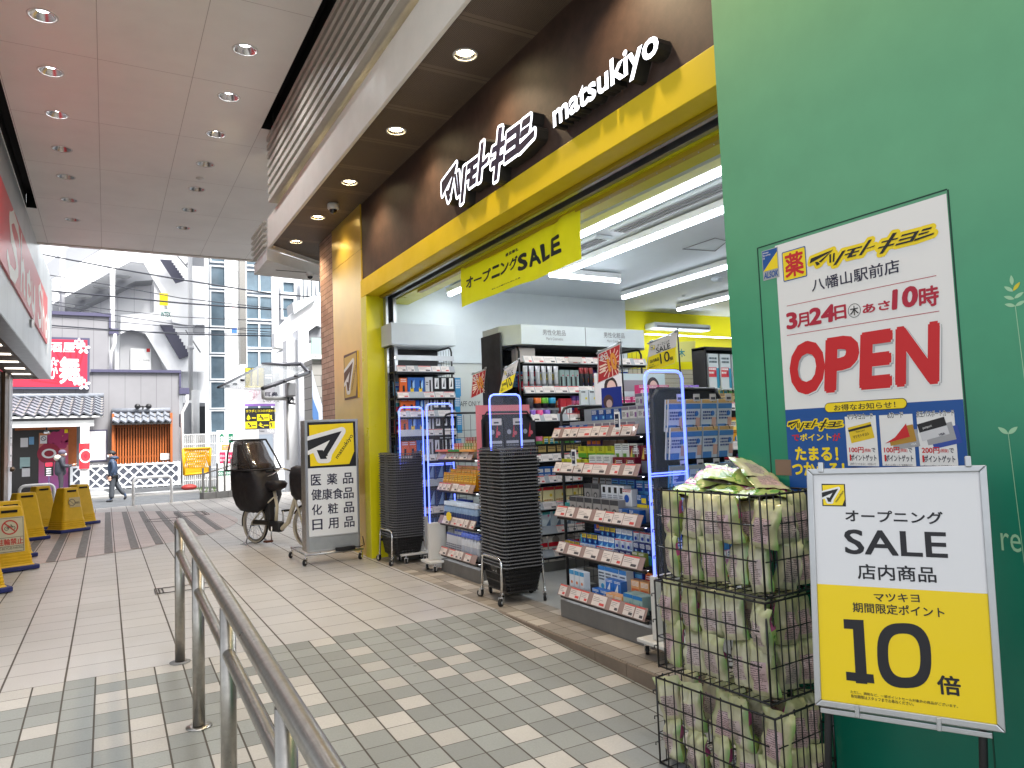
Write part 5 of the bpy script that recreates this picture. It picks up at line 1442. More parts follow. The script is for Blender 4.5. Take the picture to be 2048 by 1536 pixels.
b = MB(); b.box(.05, .91, .065, .2, z, z+.068, shelf_w); b.build('riser', r1, world=False)
place(r1, P_card, 'price_tag_stand', 'tag', 'white framed dark card on the second rail of the near rack', None, .30, 1, .1, -.085, L1[1]-.02)
P_sil = Pk(.085,.06,.10,(150,146,142),[R_(.0,.75,1,1,(60,60,64)), C_(.5,.4,.26,(70,66,66)), C_(.5,.4,.14,(170,166,160))])
P_wht = Pk(.06,.06,.10,(226,228,230),[R_(.25,.6,.75,.9,K), T_(.1,.1,.9,.5,(130,130,140))])
P_bly = Pk(.10,.05,.062,(24,84,150),[R_(.0,.0,1,.25,(230,200,40)), R_(.45,.35,.9,.75,(240,210,60)), T_(.05,.5,.4,.95,W)])
P_wbl = Pk(.10,.05,.085,W,[C_(.45,.45,.26,(40,90,180)), T_(.05,.8,.95,.99,(200,60,50))])
P_tea = Pk(.06,.05,.06,(40,140,140),[R_(.1,.2,.9,.5,W)])
z = shelf_z(L1[2])
place(r1, P_tea, 'medicine_box', 'medicine box', 'small teal box at the far end of the near rack third shelf', 'teal boxes on the near rack', .07, 1, .1, .02, z)
place(r1, P_sil, 'medicine_box', 'medicine box', 'silver box with dark round eye print on the near rack third shelf', 'silver boxes on the near rack', .18, 3, .092, .0, z)
place(r1, P_sil, 'medicine_box', 'medicine box', 'silver box with dark round print on the back step of the third shelf', 'silver boxes on the back step', .17, 2, .092, .14, z+.08)
place(r1, P_wht, 'medicine_box', 'medicine box', 'tall white box with black square on the near rack third shelf', 'white boxes on the near rack third shelf', .36, 4, .066, .14, z+.08)
place(r1, P_wbl, 'medicine_box', 'medicine box', 'white box with blue figure on the near rack third shelf', 'white boxes with blue figure', .62, 1, .11, .13, z+.08)
place(r1, P_sil, 'medicine_box', 'medicine box', 'silver box with dark round print beside the blue and yellow boxes', 'silver boxes beside the blue boxes', .47, 3, .092, .0, z)
place(r1, P_bly, 'medicine_box', 'medicine box', 'blue and yellow box in front on the near rack third shelf', 'blue yellow boxes on the near rack', .74, 2, .108, .0, z)
place(r1, P_bly, 'medicine_box', 'medicine box', 'blue and yellow box on the back step of the near rack third shelf', 'blue yellow boxes on the back step', .76, 2, .108, .14, z+.08)
b = MB(); b.box(.05, .91, .075, .21, z, z+.078, shelf_w); b.build('riser', r1, world=False)
P_ed = [Pk(.055,.028,.055,(34,60,130),[R_(0,.6,1,1,(220,190,60)), C_(.6,.35,.2,(110,180,220)), T_(.05,.65,.8,.98,K)]),
        Pk(.055,.028,.055,(60,120,190),[R_(0,.55,1,1,W), T_(.1,.6,.9,.95,(30,60,140)), D_(.2,.05,.9,.5,(150,210,240))]),
        Pk(.055,.028,.055,(206,212,220),[C_(.35,.4,.22,(30,60,160)), T_(.55,.2,.95,.8,(40,60,120)), R_(0,.9,1,1,(200,60,70))]),
        Pk(.055,.028,.055,(24,40,100),[T_(.1,.5,.9,.9,W), C_(.5,.28,.17,(160,190,230))]),
        Pk(.06,.03,.06,(120,130,50),[C_(.5,.4,.25,K), T_(.1,.75,.9,.98,W)])]
z = shelf_z(L1[3]); ednm = ['navy and yellow', 'light blue', 'white and blue', 'plain navy', 'olive']
for row, (yy, dz) in enumerate(((-.01, 0), (.07, .05), (.15, .10))):
    x = .05 + .10*row
    for kk in range(5):
        n = 2 if kk == 4 else 3
        if x + n*.062 > .95: n = max(0, int((.95-x)/.062))
        place(r1, P_ed[kk], 'eye_drop_box', 'eye drop box', f'{ednm[kk]} eye drop box on the {["front","middle","back"][row]} step of the near rack fourth shelf', f'{ednm[kk]} eye drops, {["front","middle","back"][row]} step', x+.03, n, .061, yy, z+dz)
        x += n*.062 + .004
b = MB(); b.box(.05, .93, .03, .11, z, z+.048, mat('cyan riser', (60,160,180), 0.4)); b.box(.05, .93, .111, .2, z, z+.098, mat('cyan riser', (60,160,180), 0.4)); b.build('riser', r1, world=False)
z = shelf_z(L1[4])
P_tw = Pk(.055,.05,.125,(222,226,230),[R_(0,.82,1,1,(60,150,200)), C_(.5,.5,.2,(220,120,60)), T_(.1,.1,.9,.3,NV)])
P_ty = Pk(.075,.06,.16,(214,220,226),[R_(0,.86,1,1,(40,120,190)), C_(.6,.35,.24,(60,160,210)), T_(.1,.5,.9,.8,(60,70,90))])
P_ls = Pk(.08,.05,.065,(40,110,190),[D_(.1,.1,.6,.8,W), T_(.1,.7,.9,.97,W)])
P_or = Pk(.085,.05,.062,(232,170,110),[T_(.1,.5,.9,.9,W), R_(.1,.1,.9,.35,(220,110,60))])
P_tl = Pk(.09,.10,.085,(150,178,170),[R_(0,.8,1,1,(20,120,190)), D_(.5,.1,.75,.7,(20,120,160))])
place(r1, P_tw, 'lotion_box', 'lotion box', 'tall white box with blue top at the far end of the near rack bottom shelf', 'tall white boxes on the near rack', .09, 3, .062, .02, z)
place(r1, P_ty, 'lotion_box', 'lotion box', 'large white box with blue cap picture on the near rack bottom shelf', 'large white boxes on the near rack', .30, 4, .08, .13, z)
place(r1, P_ls, 'medicine_box', 'medicine box', 'blue box with white figure on the near rack bottom shelf', 'blue boxes on the near rack bottom shelf', .40, 2, .088, .0, z)
place(r1, P_ls, 'medicine_box', 'medicine box', 'blue box with white figure stacked on the step of the bottom shelf', 'blue boxes stacked on the bottom step', .46, 2, .088, .07, z+.06)
place(r1, P_or, 'medicine_box', 'medicine box', 'orange box in front on the near rack bottom shelf', 'orange boxes on the near rack', .56, 2, .092, -.005, z)
place(r1, P_or, 'medicine_box', 'medicine box', 'orange box raised behind on the near rack bottom shelf', 'orange boxes raised on the near rack', .65, 2, .092, .14, z+.08)
place(r1, P_tl, 'medicine_box', 'medicine box', 'teal and pale box with blue top on the near rack bottom shelf', 'teal boxes on the near rack bottom shelf', .75, 2, .10, .02, z)
b = MB(); b.box(.40, .52, .04, .10, z, z+.058, shelf_w); b.box(.6, .78, .1, .19, z, z+.078, shelf_w); b.build('riser', r1, world=False)
# end cap with hanging packs
ec = thing('end_cap_rack', 'black end rack of hanging blue and white packs behind the lit gate', 'shop rack', (2.93, 3.46, 0), 0)
b = MB(); b.box(0, .56, .01, .03, .12, 1.56, black_metal); b.build('back_panel', ec, world=False)
b = MB()
for x in (0, .56): b.tube([(x, -.0, .12), (x, -.0, 1.5), (x+(.04 if x == 0 else -.04), -.0, 1.55)], .012, black_metal, 8)
b.tube([(.04,0,1.555),(.52,0,1.555)], .012, black_metal, 8); b.build('side_frame', ec, world=False)
b = MB(); b.box(-.02, .58, -.06, .06, 0, .12, plinth); b.build('base', ec, world=False)
P_peel = Pk(.12,.012,.15,(214,216,220),[R_(0,.88,1,1,(222,176,110)), R_(.7,.1,1,.42,(220,170,150)), R_(0,.70,1,.86,(70,130,190)), C_(.75,.55,.14,(60,120,190)), T_(.08,.35,.7,.62,(30,60,130)), R_(.0,.0,.6,.2,(70,130,190))])
P_hw = Pk(.115,.012,.15,(60,140,200),[R_(0,.45,1,.95,(214,228,236)), D_(.2,.5,.8,.95,(40,90,170)), T_(.1,.2,.9,.42,W), T_(.1,.5,.6,.7,(40,80,150))])
P_pk = Pk(.13,.015,.13,(214,150,180),[R_(0,.7,1,1,W), T_(.1,.75,.9,.97,(60,60,140)), R_(0,0,1,.1,(200,50,60)), T_(.15,.2,.8,.6,(70,70,150))])
hk = MB()
for row, (zz, pk, nm_) in enumerate(((1.30, P_peel, 'white and orange pack in the upper row'), (1.13, P_peel, 'white and orange pack in the second row'), (.90, P_hw, 'blue and white pack in the third row'), (.725, P_hw, 'blue and white pack in the fourth row'), (.55, P_hw, 'blue and white pack in the fifth row'), (.38, P_pk, 'pink and white pack hanging near the bottom'))):
    for dpt in range(2):
        place(ec, pk, 'hanging_pack', 'hanging pack', nm_ + ' of the rack behind the nearest gate', 'hanging packs, row %s' % ('one','two','three','four','five','six')[row], .10, 4, .135, -.045-.03*dpt, zz-.01, tilt=.12)
    for i in range(4): hk.tube([(.10+.135*i, .01, zz+.19), (.10+.135*i, -.12, zz+.19), (.10+.135*i, -.13, zz+.165)], .0025, black_metal, 4)
    if row in (0, 2):
        for i in range(4): hk.box(.075+.135*i, .125+.135*i, -.135, -.132, zz+.17, zz+.215, card_w); hk.box(.082+.135*i, .118+.135*i, -.1362, -.1355, zz+.18, zz+.195, ink_g)
hk.build('hook', ec, world=False)
b = MB(); b.box(-.03, .62, -.16, -.152, 1.06, 1.085, shelf_w); b.build('price_rail', ec, world=False)

# ---------------------------------------------- left rack behind the near basket stack
L2 = [1.17, .87, .55, .245]
r2 = rack('display_rack', 'black rack of beauty care bottles between the two basket stacks', (2.93, 6.68, 0), HP, .80, .45, 1.55, L2, led=True)
cosm = MB(); f = Frame((.42, .418, 1.4), (1,0,0), (0,0,1), cosm); f.rslab(-.40, -.20, .06, .13, .003, W_ := mat('poster paper', (232,231,228), 0.5)); f.text('AQUALABEL  BEAUTY', (-.37, .085, .04, .11), print_grey, .01, .002)
f.rect(-.40, .02, .06, .045, mat('sea blue', (90,130,180), 0.5), .0012)
for a, c in ((-.25,(40,34,60)), (-.16,(120,80,90)), (-.08,(40,60,120))): m = mat('figure %d' % c[0], c, 0.6); f.disc(a, .05, .016, m, .002); f.poly([(a-.025,-.05),(a+.025,-.05),(a+.016,.03),(a-.016,.03)], m, .0018)
f.line((-.3,-.12),(-.26,-.06), .008, print_navy, .002); f.line((-.22,-.12),(-.26,-.06), .008, print_navy, .002)
cosm.build('header_card', r2, world=False)
z = shelf_z(L2[0])
bx = {c: Pk(.052,.045,.062,rgb,[R_(.15,.25,.85,.6,(222,200,150)), T_(.2,.65,.9,.95,W)]) for c, rgb in (('red',(190,66,58)),('green',(104,140,50)),('amber',(200,150,70)))}
for row, (yy, dz) in enumerate(((0,0), (.09,.055), (.18,.11))):
    x = .07 + row*.08
    for c, n in (('red',4),('green',4),('amber',3)):
        n = max(0, min(n, int((.78-x)/.056)))
        place(r2, bx[c], 'cosmetic_box', 'cosmetic box', f'small {c} box on the {["front","middle","back"][row]} step of the beauty rack top shelf', f'{c} boxes, {["front","middle","back"][row]} step', x, n, .056, yy, z+dz); x += n*.056
b = MB(); b.box(.05, .77, .05, .135, z, z+.053, shelf_w); b.box(.05, .77, .136, .23, z, z+.108, shelf_w); b.build('riser', r2, world=False)
b = MB(); b.box(.0, .3, -.078, -.04, L2[0]+.002, L2[0]+.02, mat('coral strip', (226,120,104), .5)); b.box(.3, .56, -.078, -.04, L2[0]+.002, L2[0]+.02, mat('leaf strip', (60,140,70), .5)); b.box(.56, .8, -.078, -.04, L2[0]+.002, L2[0]+.02, mat('apricot strip', (232,160,90), .5)); b.build('shelf_strip', r2, world=False)
P_gold = Pk(.06,.05,.12,(226,150,30),[R_(.05,.5,.95,.9,(246,200,70)), T_(.1,.55,.9,.85,(150,90,10)), R_(.1,.1,.9,.3,(200,110,20))], 'pouch')
P_clr = Pk(.05,.05,.15,(150,176,206),[('b',0,.82,0,1.0,(220,228,236)), ('b',0,.1,0,.5,(50,70,120))], 'bottle')
P_tub = Pk(.055,.035,.15,(206,206,208),[T_(.1,.15,.9,.5,(90,90,110)), R_(0,.9,1,1,(70,90,170))], 'pouch')
P_lot = Pk(.055,.045,.17,(222,222,224),[('b',0,.84,0,1,(90,110,190)), ('b',0,.2,0,.5,(186,188,196))], 'bottle')
for rr, yy in ((0, 0), (1, .07), (2, .14)): place(r2, P_gold, 'refill_pouch', 'refill pouch', f'golden refill pouch in the {["front","middle","back"][rr]} row of the beauty rack second shelf', f'golden pouches, {["front","middle","back"][rr]} row', .06, 11, .066, yy, shelf_z(L2[1]) + .03*rr)
for rr, yy in ((0, 0), (1, .07)): place(r2, P_clr, 'lotion_bottle', 'bottle', f'clear blue lotion bottle in the {["front","back"][rr]} row of the beauty rack third shelf', f'clear bottles, {["front","back"][rr]} row', .06, 13, .056, yy, shelf_z(L2[2]))
place(r2, P_tub, 'tube_pack', 'tube', 'white tube pack on the beauty rack bottom shelf', 'white tubes on the beauty rack', .05, 7, .05, .01, shelf_z(L2[3])); place(r2, P_lot, 'lotion_bottle', 'bottle', 'white lotion bottle with blue cap on the beauty rack bottom shelf', 'white bottles on the beauty rack', .42, 6, .062, .01, shelf_z(L2[3])); place(r2, P_tub, 'tube_pack', 'tube', 'white tube pack in the back row of the beauty rack bottom shelf', 'white tubes in the back row', .05, 12, .058, .1, shelf_z(L2[3])+.02)
b = MB(); f = Frame((.30, -.09, L2[2]+.01), (1,0,0), (0,0,1), b); f.slab([(r*math.cos(a), r*.75*math.sin(a)) for a in [2*PI*i/20 for i in range(20)] for r in (.055,)], .004, mat('yellow tag', (246,214,40), .5)); b.build('shelf_talker', r2, world=False)
# side of the rack towards the entrance: hanging black packs and pink boards behind gate three
ec2 = thing('end_cap_rack', 'black end rack of hanging black packs with pink header board behind the basket stack', 'shop rack', (2.95, 5.83, 0), 0)
b = MB(); b.box(0, .52, .01, .03, .1, 1.52, black_metal); b.build('back_panel', ec2, world=False)
b = MB(); b.tube([(0,0,.1),(0,0,1.45),(.05,0,1.52),(.47,0,1.52),(.52,0,1.45),(.52,0,.1)], .012, black_metal, 8); b.build('side_frame', ec2, world=False)
b = MB(); f = Frame((.2, -.005, 1.50), (1,0,0), (0,0,1), b); f.rslab(-.26, .0, .30, .085, .004, mat('pink board', (214,120,124), .5)); f.rslab(-.26, -.5, -.2, -.001, .004, mat('pink board', (214,120,124), .5)); b.build('header_board', ec2, world=False)
b = MB()
for k in range(8): b.tube([(.03+.065*k, -.004, .6), (.03+.065*k, -.004, 1.5)], .002, black_metal, 4)
for k in range(12): b.tube([(0, -.004, .65+.07*k), (.52, -.004, .65+.07*k)], .002, black_metal, 4)
b.build('grid_panel', ec2, world=False)
P_blk = Pk(.16,.03,.19,(36,34,38),[C_(.3,.6,.14,(150,150,156)), D_(.5,.4,.65,.95,(200,50,60)), R_(.1,.18,.9,.28,(170,170,176)), C_(.7,.55,.12,(190,90,100)), T_(.1,.02,.9,.14,(120,120,124))], 'box')
place(ec2, P_blk, 'hanging_pack', 'hanging pack', 'black foil pack hanging in the upper row under the pink board', 'black packs, upper row', .10, 3, .17, -.05, 1.19); place(ec2, P_blk, 'hanging_pack', 'hanging pack', 'black foil pack hanging in the lower row under the pink board', 'black packs, lower row', .10, 3, .17, -.05, .96)
b = MB()
for k in range(2): b.box(.06+.22*k, .16+.22*k, -.075, -.072, 1.40, 1.46, card_w); b.box(.08+.22*k, .13+.22*k, -.0765, -.0755, 1.415, 1.43, ink_g)
b.build('price_card', ec2, world=False)

# ---------------------------------------------- razor wall unit
L3 = [2.12, 1.83, 1.62, 1.41, 1.13, .85, .55, .25]
r3 = rack('wall_shelf', 'tall black razor shelf with plain white header beside the staff door', (2.78, 7.58, 0), 0, .70, .44, 2.35, L3, mode='white', mesh_top=False)
b = MB(); b.box(-.04, .74, -.03, .45, 2.36, 2.60, wallw); b.build('header', r3, bevel=.004, world=False)
b = MB(); b.box(0, .70, -.03, 0, 2.20, 2.225, led_strip); b.box(0, .70, -.05, -.031, 2.18, 2.235, alu); b.build('shelf_light', r3, world=False)
rz_ = [Pk(.085,.03,.16,(226,100,30),[R_(.35,.1,.65,.6,K), T_(.1,.7,.9,.95,W)]), Pk(.10,.03,.165,(40,100,180),[R_(.3,.0,.7,.45,(240,200,40)), D_(.3,.45,.8,.9,(160,200,230)), R_(.4,.4,.55,.85,K)]), Pk(.09,.03,.17,(216,216,218),[R_(.55,.1,.75,.85,K), T_(.08,.55,.4,.75,K)]), Pk(.085,.03,.17,(26,26,30),[R_(.2,.4,.8,.95,W), D_(.35,.5,.6,.9,K), C_(.5,.2,.2,(70,70,74))]), Pk(.07,.03,.165,(70,150,200),[T_(.1,.4,.9,.9,W)])]
rn = ['orange','blue and yellow','white','black','light blue']
for si, zz in enumerate(L3[1:5]):
    x = .05
    for kk in range(5):
        n = (1,2,1,3,1)[kk] if si % 2 == 0 else (2,1,1,3,1)[kk]
        place(r3, rz_[kk], 'razor_pack', 'razor pack', f'{rn[kk]} razor pack on the {["uppermost","second","third","fourth"][si]} row of the razor shelf', f'{rn[kk]} razors, row {["one","two","three","four"][si]}', x+rz_[kk].w/2, n, rz_[kk].w+.004, -.0, shelf_z(zz)+.005)
        x += n*(rz_[kk].w+.006)
for si, zz in enumerate(L3[5:8]):
    P_dn = Pk(.10,.04,.2,((34,70,140),(26,48,110),(50,90,150))[si],[D_(.2,.3,.8,.9,(140,170,210)), T_(.1,.05,.9,.25,W), R_(0,.9,1,1,(20,30,60))])
    place(r3, P_dn, 'grooming_pack', 'grooming pack', f'dark blue pack on the {["third lowest","second lowest","lowest"][si]} razor shelf behind the lit gates', f'dark blue packs, lower row {["one","two","three"][si]}', .06, 6, .11, 0, shelf_z(zz))

# ---------------------------------------------- men's cosmetics unit
L4 = [2.06, 1.77, 1.50, 1.115, .91, .66, .43, .21]
r4 = rack('wall_shelf', 'long black cosmetics shelf with lettered white header boards', (3.47, 6.0, 0), 0, 1.50, .5, 2.17, L4, mode='white', mesh_top=False, base=(.13,.03), led=True)
b = MB(); b.prism([(0,-.04,2.175),(1.5,-.04,2.175),(1.62,.1,2.175),(1.62,.5,2.175),(-.14,.5,2.175),(-.14,.16,2.175)], (0,0,.19), wallw); b.box(.745,.752,-.0415,-.04,2.175,2.365,print_grey)
f = Frame((0,-.041,0),(1,0,0),(0,0,1),b)
for k in range(2):
    x = .24+.735*k; f.text('男性化粧品', (x, 2.268, x+.27, 2.325), print_grey, .012, .001); f.text("Men's Cosmetics", (x+.04, 2.222, x+.235, 2.250), print_grey, .01, .001)
b.build('header', r4, world=False)
b = MB(); b.box(-.16,-.14,.1,.5,.1,2.3,black_metal); b.build('side_panel', r4, world=False)
b = MB(); b.box(.5,.66,-.09,-.08,L4[0]-.055,L4[0]-.005,card_w); b.build('shelf_card', r4, world=False)
b = MB(); b.box(.02,.2,.05,.2,L4[0]-.05,L4[0]+.09,card_w); tag(b.build('carton', r4, world=False), '', '') if False else b.build('stock_carton', r4, world=False)
z = shelf_z(L4[1])
P_sp = Pk(.045,.045,.20,(196,198,200),[('b',0,.76,0,1,(226,226,228)), ('b',0,.2,0,.32,(130,130,134))], 'can'); P_sp2 = Pk(.05,.04,.17,(150,170,168),[R_(.1,.1,.5,.7,K), C_(.7,.75,.15,(200,60,90))]); P_sp3 = Pk(.045,.045,.19,(40,40,44),[('b',0,.76,0,1,(150,40,40))], 'can'); P_jar = Pk(.07,.05,.13,(206,210,214),[('b',0,.5,0,.8,(60,64,80))], 'jar'); P_rd = Pk(.08,.05,.15,(190,60,60),[T_(.1,.5,.9,.95,W), R_(.1,.1,.9,.4,(230,160,160))])
place(r4, P_sp, 'spray_can', 'spray can', 'silver spray can on the cosmetics shelf under the long header', 'silver sprays on the cosmetics shelf', .05, 6, .07, .0, z); place(r4, P_sp2, 'hair_wax_box', 'box', 'grey green box beside the silver sprays on the cosmetics shelf', 'grey green boxes on the cosmetics shelf', .46, 4, .058, 0, z); place(r4, P_sp3, 'spray_can', 'spray can', 'dark spray can with red cap on the cosmetics shelf', 'dark sprays on the cosmetics shelf', .70, 3, .06, 0, z); place(r4, P_jar, 'white_jar', 'jar', 'white jar in the middle of the cosmetics shelf', 'white jars on the cosmetics shelf', .90, 5, .078, 0, z); place(r4, P_rd, 'refill_box', 'box', 'red box near the right end of the cosmetics shelf', 'red boxes on the cosmetics shelf', 1.30, 2, .09, 0, z)
z = shelf_z(L4[2])
jars = {}
for i, (nm_, c, lid) in enumerate((('grey', (80,80,84), (60,60,66)), ('orange', (40,40,44), (230,110,30)), ('green', (40,40,44), (100,180,40)), ('teal', (40,40,44), (30,150,190)), ('pink', (40,40,44), (220,70,130)), ('violet', (40,40,44), (120,80,180)))):
    jars[nm_] = Pk(.075,.05,.075,c,[('b',0,.45,0,1,lid)], 'jar')
for i, nm_ in enumerate(('grey','orange','green','teal')): place(r4, jars[nm_], 'hair_wax_jar', 'jar', f'hair wax jar with {nm_} lid in the upper row of jars', None, .10+.085*i, 1, .1, .02, z+.12)
for i, nm_ in enumerate(('violet','pink','violet','grey')): place(r4, jars[nm_], 'hair_wax_jar', 'jar', f'hair wax jar with {nm_} lid in the lower row, {("first","second","third","fourth")[i]} from the left', None, .10+.085*i, 1, .1, -.01, z)
b = MB(); b.box(.05,.42,.0,.1,z+.085,z+.118,shelf_w); b.build('riser', r4, world=False)
P_wp = Pk(.09,.03,.22,(206,210,212),[C_(.7,.7,.14,(220,200,40)), D_(.3,.1,.5,.5,(90,90,94)), T_(.1,.8,.6,.95,(80,80,84))]); P_rb = Pk(.06,.05,.16,(200,50,60),[R_(0,.3,1,.6,(214,214,216)), R_(0,0,1,.25,(50,80,150))]); P_dk = Pk(.10,.03,.2,(50,44,50),[R_(.2,.6,.7,.9,(190,186,180)), D_(.2,.1,.6,.5,(210,150,130))])
place(r4, P_rb, 'hair_colour_box', 'box', 'red and white tall box right of the wax jars', 'red white boxes by the jars', .46, 2, .066, 0, z); place(r4, P_wp, 'white_pack', 'pack', 'white hanging pack with yellow dot on the cosmetics unit', 'white packs on the cosmetics unit', .64, 3, .10, -.12, z); place(r4, P_dk, 'dark_pack', 'pack', 'dark pack with pale label on the cosmetics unit', 'dark packs on the cosmetics unit', .96, 5, .11, 0, z)
P_bg = Pk(.095,.05,.12,(30,28,24),[R_(.05,.5,.95,.85,(176,150,90)), T_(.1,.55,.9,.82,K), R_(.05,.1,.95,.35,(150,126,70))])
place(r4, P_bg, 'gold_black_box', 'box', 'black and gold box in the row under the wax jars', 'black gold boxes', .09, 13, .105, 0, shelf_z(L4[3]))
P_b1 = Pk(.075,.05,.13,(46,106,186),[R_(.1,.7,.9,.9,W), C_(.65,.25,.2,(220,200,120)), T_(.1,.4,.9,.6,W)]); P_o1 = Pk(.09,.05,.13,(226,92,44),[R_(.1,.7,.9,.9,(246,220,210)), C_(.6,.25,.2,(240,230,220))])
place(r4, P_b1, 'blue_box', 'box', 'blue box in the row below the black and gold boxes', 'blue boxes of the cosmetics unit', .08, 4, .082, 0, shelf_z(L4[4])-.03); place(r4, P_o1, 'orange_box', 'box', 'orange box beside the blue boxes of the cosmetics unit', 'orange boxes of the cosmetics unit', .42, 11, .096, 0, shelf_z(L4[4])-.03)
P_lg = Pk(.13,.06,.15,(240,226,170),[R_(0,.85,1,1,(200,50,50)), T_(.1,.1,.9,.4,(200,120,60)), C_(.7,.6,.12,(230,200,60))]); P_wt = Pk(.11,.06,.17,(214,224,228),[R_(.1,.75,.9,.95,(90,190,190)), D_(.2,.1,.9,.6,(110,130,150)), C_(.7,.7,.1,(220,120,150))]); P_rc = Pk(.17,.08,.14,(214,206,196),[R_(0,.78,1,1,(196,24,40)), C_(.5,.3,.25,(150,140,130)), T_(.2,.45,.8,.68,(60,56,56))])
place(r4, P_lg, 'gift_box', 'box', 'bright cream and red box on the lit lower shelf of the cosmetics unit', 'cream red boxes', .10, 10, .14, 0, shelf_z(L4[5])); place(r4, P_wt, 'sheet_mask_box', 'box', 'white and aqua pack on the second lowest cosmetics shelf', 'white aqua packs', .09, 12, .117, 0, shelf_z(L4[6])); place(r4, P_rc, 'mask_carton', 'box', 'white carton with red top, lower of two on the lowest cosmetics shelf', 'red topped cartons, lower row', .12, 8, .18, -.0, shelf_z(L4[7])-.06); place(r4, P_rc, 'mask_carton', 'box', 'white carton with red top, upper of two on the lowest cosmetics shelf', 'red topped cartons, upper row', .12, 8, .18, .01, shelf_z(L4[7])+.082)

# ---------------------------------------------- right rack with yellow boxes, seen past the green wall
L5 = [1.535, 1.175, .90, .6, .3]
r5 = rack('display_rack', 'black rack of yellow boxes showing beside the green wall edge', (4.56, 4.9, 0), 0, 1.2, .45, 1.62, L5, mode='white', mesh_top=False, lip_h=.075, led=True)
P_tan = Pk(.075,.05,.10,(196,170,120),[C_(.5,.45,.28,(90,80,66)), T_(.1,.78,.9,.97,(110,60,60))]); P_ye = Pk(.09,.05,.125,(232,160,24),[C_(.5,.5,.28,(50,110,160)), R_(.45,.4,.75,.7,(230,220,200)), T_(.1,.8,.9,.98,(120,60,20)), R_(0,0,1,.15,(226,110,30))]); P_yl = Pk(.09,.05,.12,(250,226,120),[R_(.1,.45,.9,.75,W), T_(.1,.5,.9,.72,(80,70,50)), R_(0,.85,1,1,(230,130,50))]); P_ws = Pk(.085,.05,.10,(220,222,214),[T_(.1,.15,.9,.45,(60,100,50)), C_(.2,.8,.09,K), R_(0,.5,1,.55,(120,120,116))])
place(r5, P_tan, 'tan_box', 'box', 'tan box with dark round print on the top shelf by the green wall', 'tan boxes by the green wall', .06, 13, .083, 0, L5[0]-.045)
place(r5, P_ye, 'yellow_box', 'box', 'yellow box with blue picture, front row beside the green wall', 'yellow boxes, front row', .06, 11, .096, -.01, L5[1]-.06); place(r5, P_ye, 'yellow_box', 'box', 'yellow box with blue picture stacked in the upper left of its shelf', 'yellow boxes, upper row', .06, 3, .096, .05, L5[1]+.065); place(r5, P_yl, 'yellow_box', 'box', 'pale yellow and white box stacked beside the green wall edge', 'pale yellow boxes', .36, 8, .096, .04, L5[1]+.065)
place(r5, P_ws, 'white_box', 'box', 'white box with green lettering on the third shelf by the green wall', 'white green boxes by the green wall', .2, 8, .09, 0, L5[2]-.03)
hp = thing('hanging_display', 'tall black frame of hanging white and blue packs above the tan boxes', 'shop rack', (4.86, 5.0, 0), 0)
b = MB(); b.box(0,.8,.1,.12,1.62,2.05,black_metal); b.box(-.02,.0,-.05,.12,1.62,2.05,black_metal); b.box(-.02,.8,-.05,.12,2.03,2.06,black_metal); b.build('frame', hp, world=False)
P_ul = Pk(.13,.02,.26,(214,220,222),[R_(.0,.35,.8,.62,(214,70,76)), T_(.05,.38,.75,.6,W), C_(.7,.45,.18,(190,40,60)), R_(.75,.05,1,.6,(60,150,180)), T_(.1,.7,.9,.9,(60,80,90))])
place(hp, P_ul, 'hanging_pack', 'hanging pack', 'white pack with red lettering hanging in the tall frame by the green wall', 'white red packs in the tall frame', .10, 4, .16, -.02, 1.66)
# pink rack behind the near rack
r6 = rack('display_rack', 'rack of pink packs and portrait boards behind the near rack', (3.72, 5.0, 0), 0, .80, .4, 1.52, [1.52, 1.25, .95, .65, .35], mode='white', mesh_top=False, cards=False)
P_pn = Pk(.12,.05,.10,(206,60,120),[C_(.4,.5,.2,(240,190,210)), T_(.1,.7,.9,.95,W), R_(.6,.1,.95,.4,(150,30,80))])
place(r6, P_pn, 'pink_pack', 'pack', 'pink pack in the front row of the rack with portrait boards', 'pink packs, front row', .07, 6, .125, 0, 1.47); place(r6, P_pn, 'pink_pack', 'pack', 'pink pack stacked askew on the front row of pink packs', 'pink packs, stacked row', .40, 3, .13, .02, 1.575, .012)
b = MB(); f = Frame((.3,.15,1.66),(1,0,0),(0,0,1),b); f.rslab(-.3,-.15,.0,.16,.006,W_); f.rslab(.01,-.15,.5,.16,.006,mat('pale mint board',(196,220,220),.5))
skin_p = mat('portrait skin', (226,190,176), .6); hair_p = mat('portrait hair', (50,36,34), .6)
for a in (-.12, .36): f.disc(a-.005, .03, .075, hair_p, .001, ry=.10); f.disc(a, .03, .05, skin_p, .002, ry=.068); f.rect(a-.06,-.15,a+.06,-.06,skin_p,.0016)
f.rect(.02,.0,.24,.1,mat('pale text',(150,150,156),.6),.001); b.build('portrait_board', r6, world=False)
bl = MB(); f = Frame((3.10, 4.10, 1.545), V((.12,-1,0)), (0,0,1), bl); f.rslab(-.10,-.1,.10,.07,.005,mat('blue card',(40,60,150),.4)); f.disc(-.03,-.03,.05,mat('figure hair',(96,66,60),.6),.002); f.disc(-.02,-.045,.03,skin_p,.003); tag(bl.build('portrait_card'), 'blue card with a portrait standing at the back of the near rack', 'card')

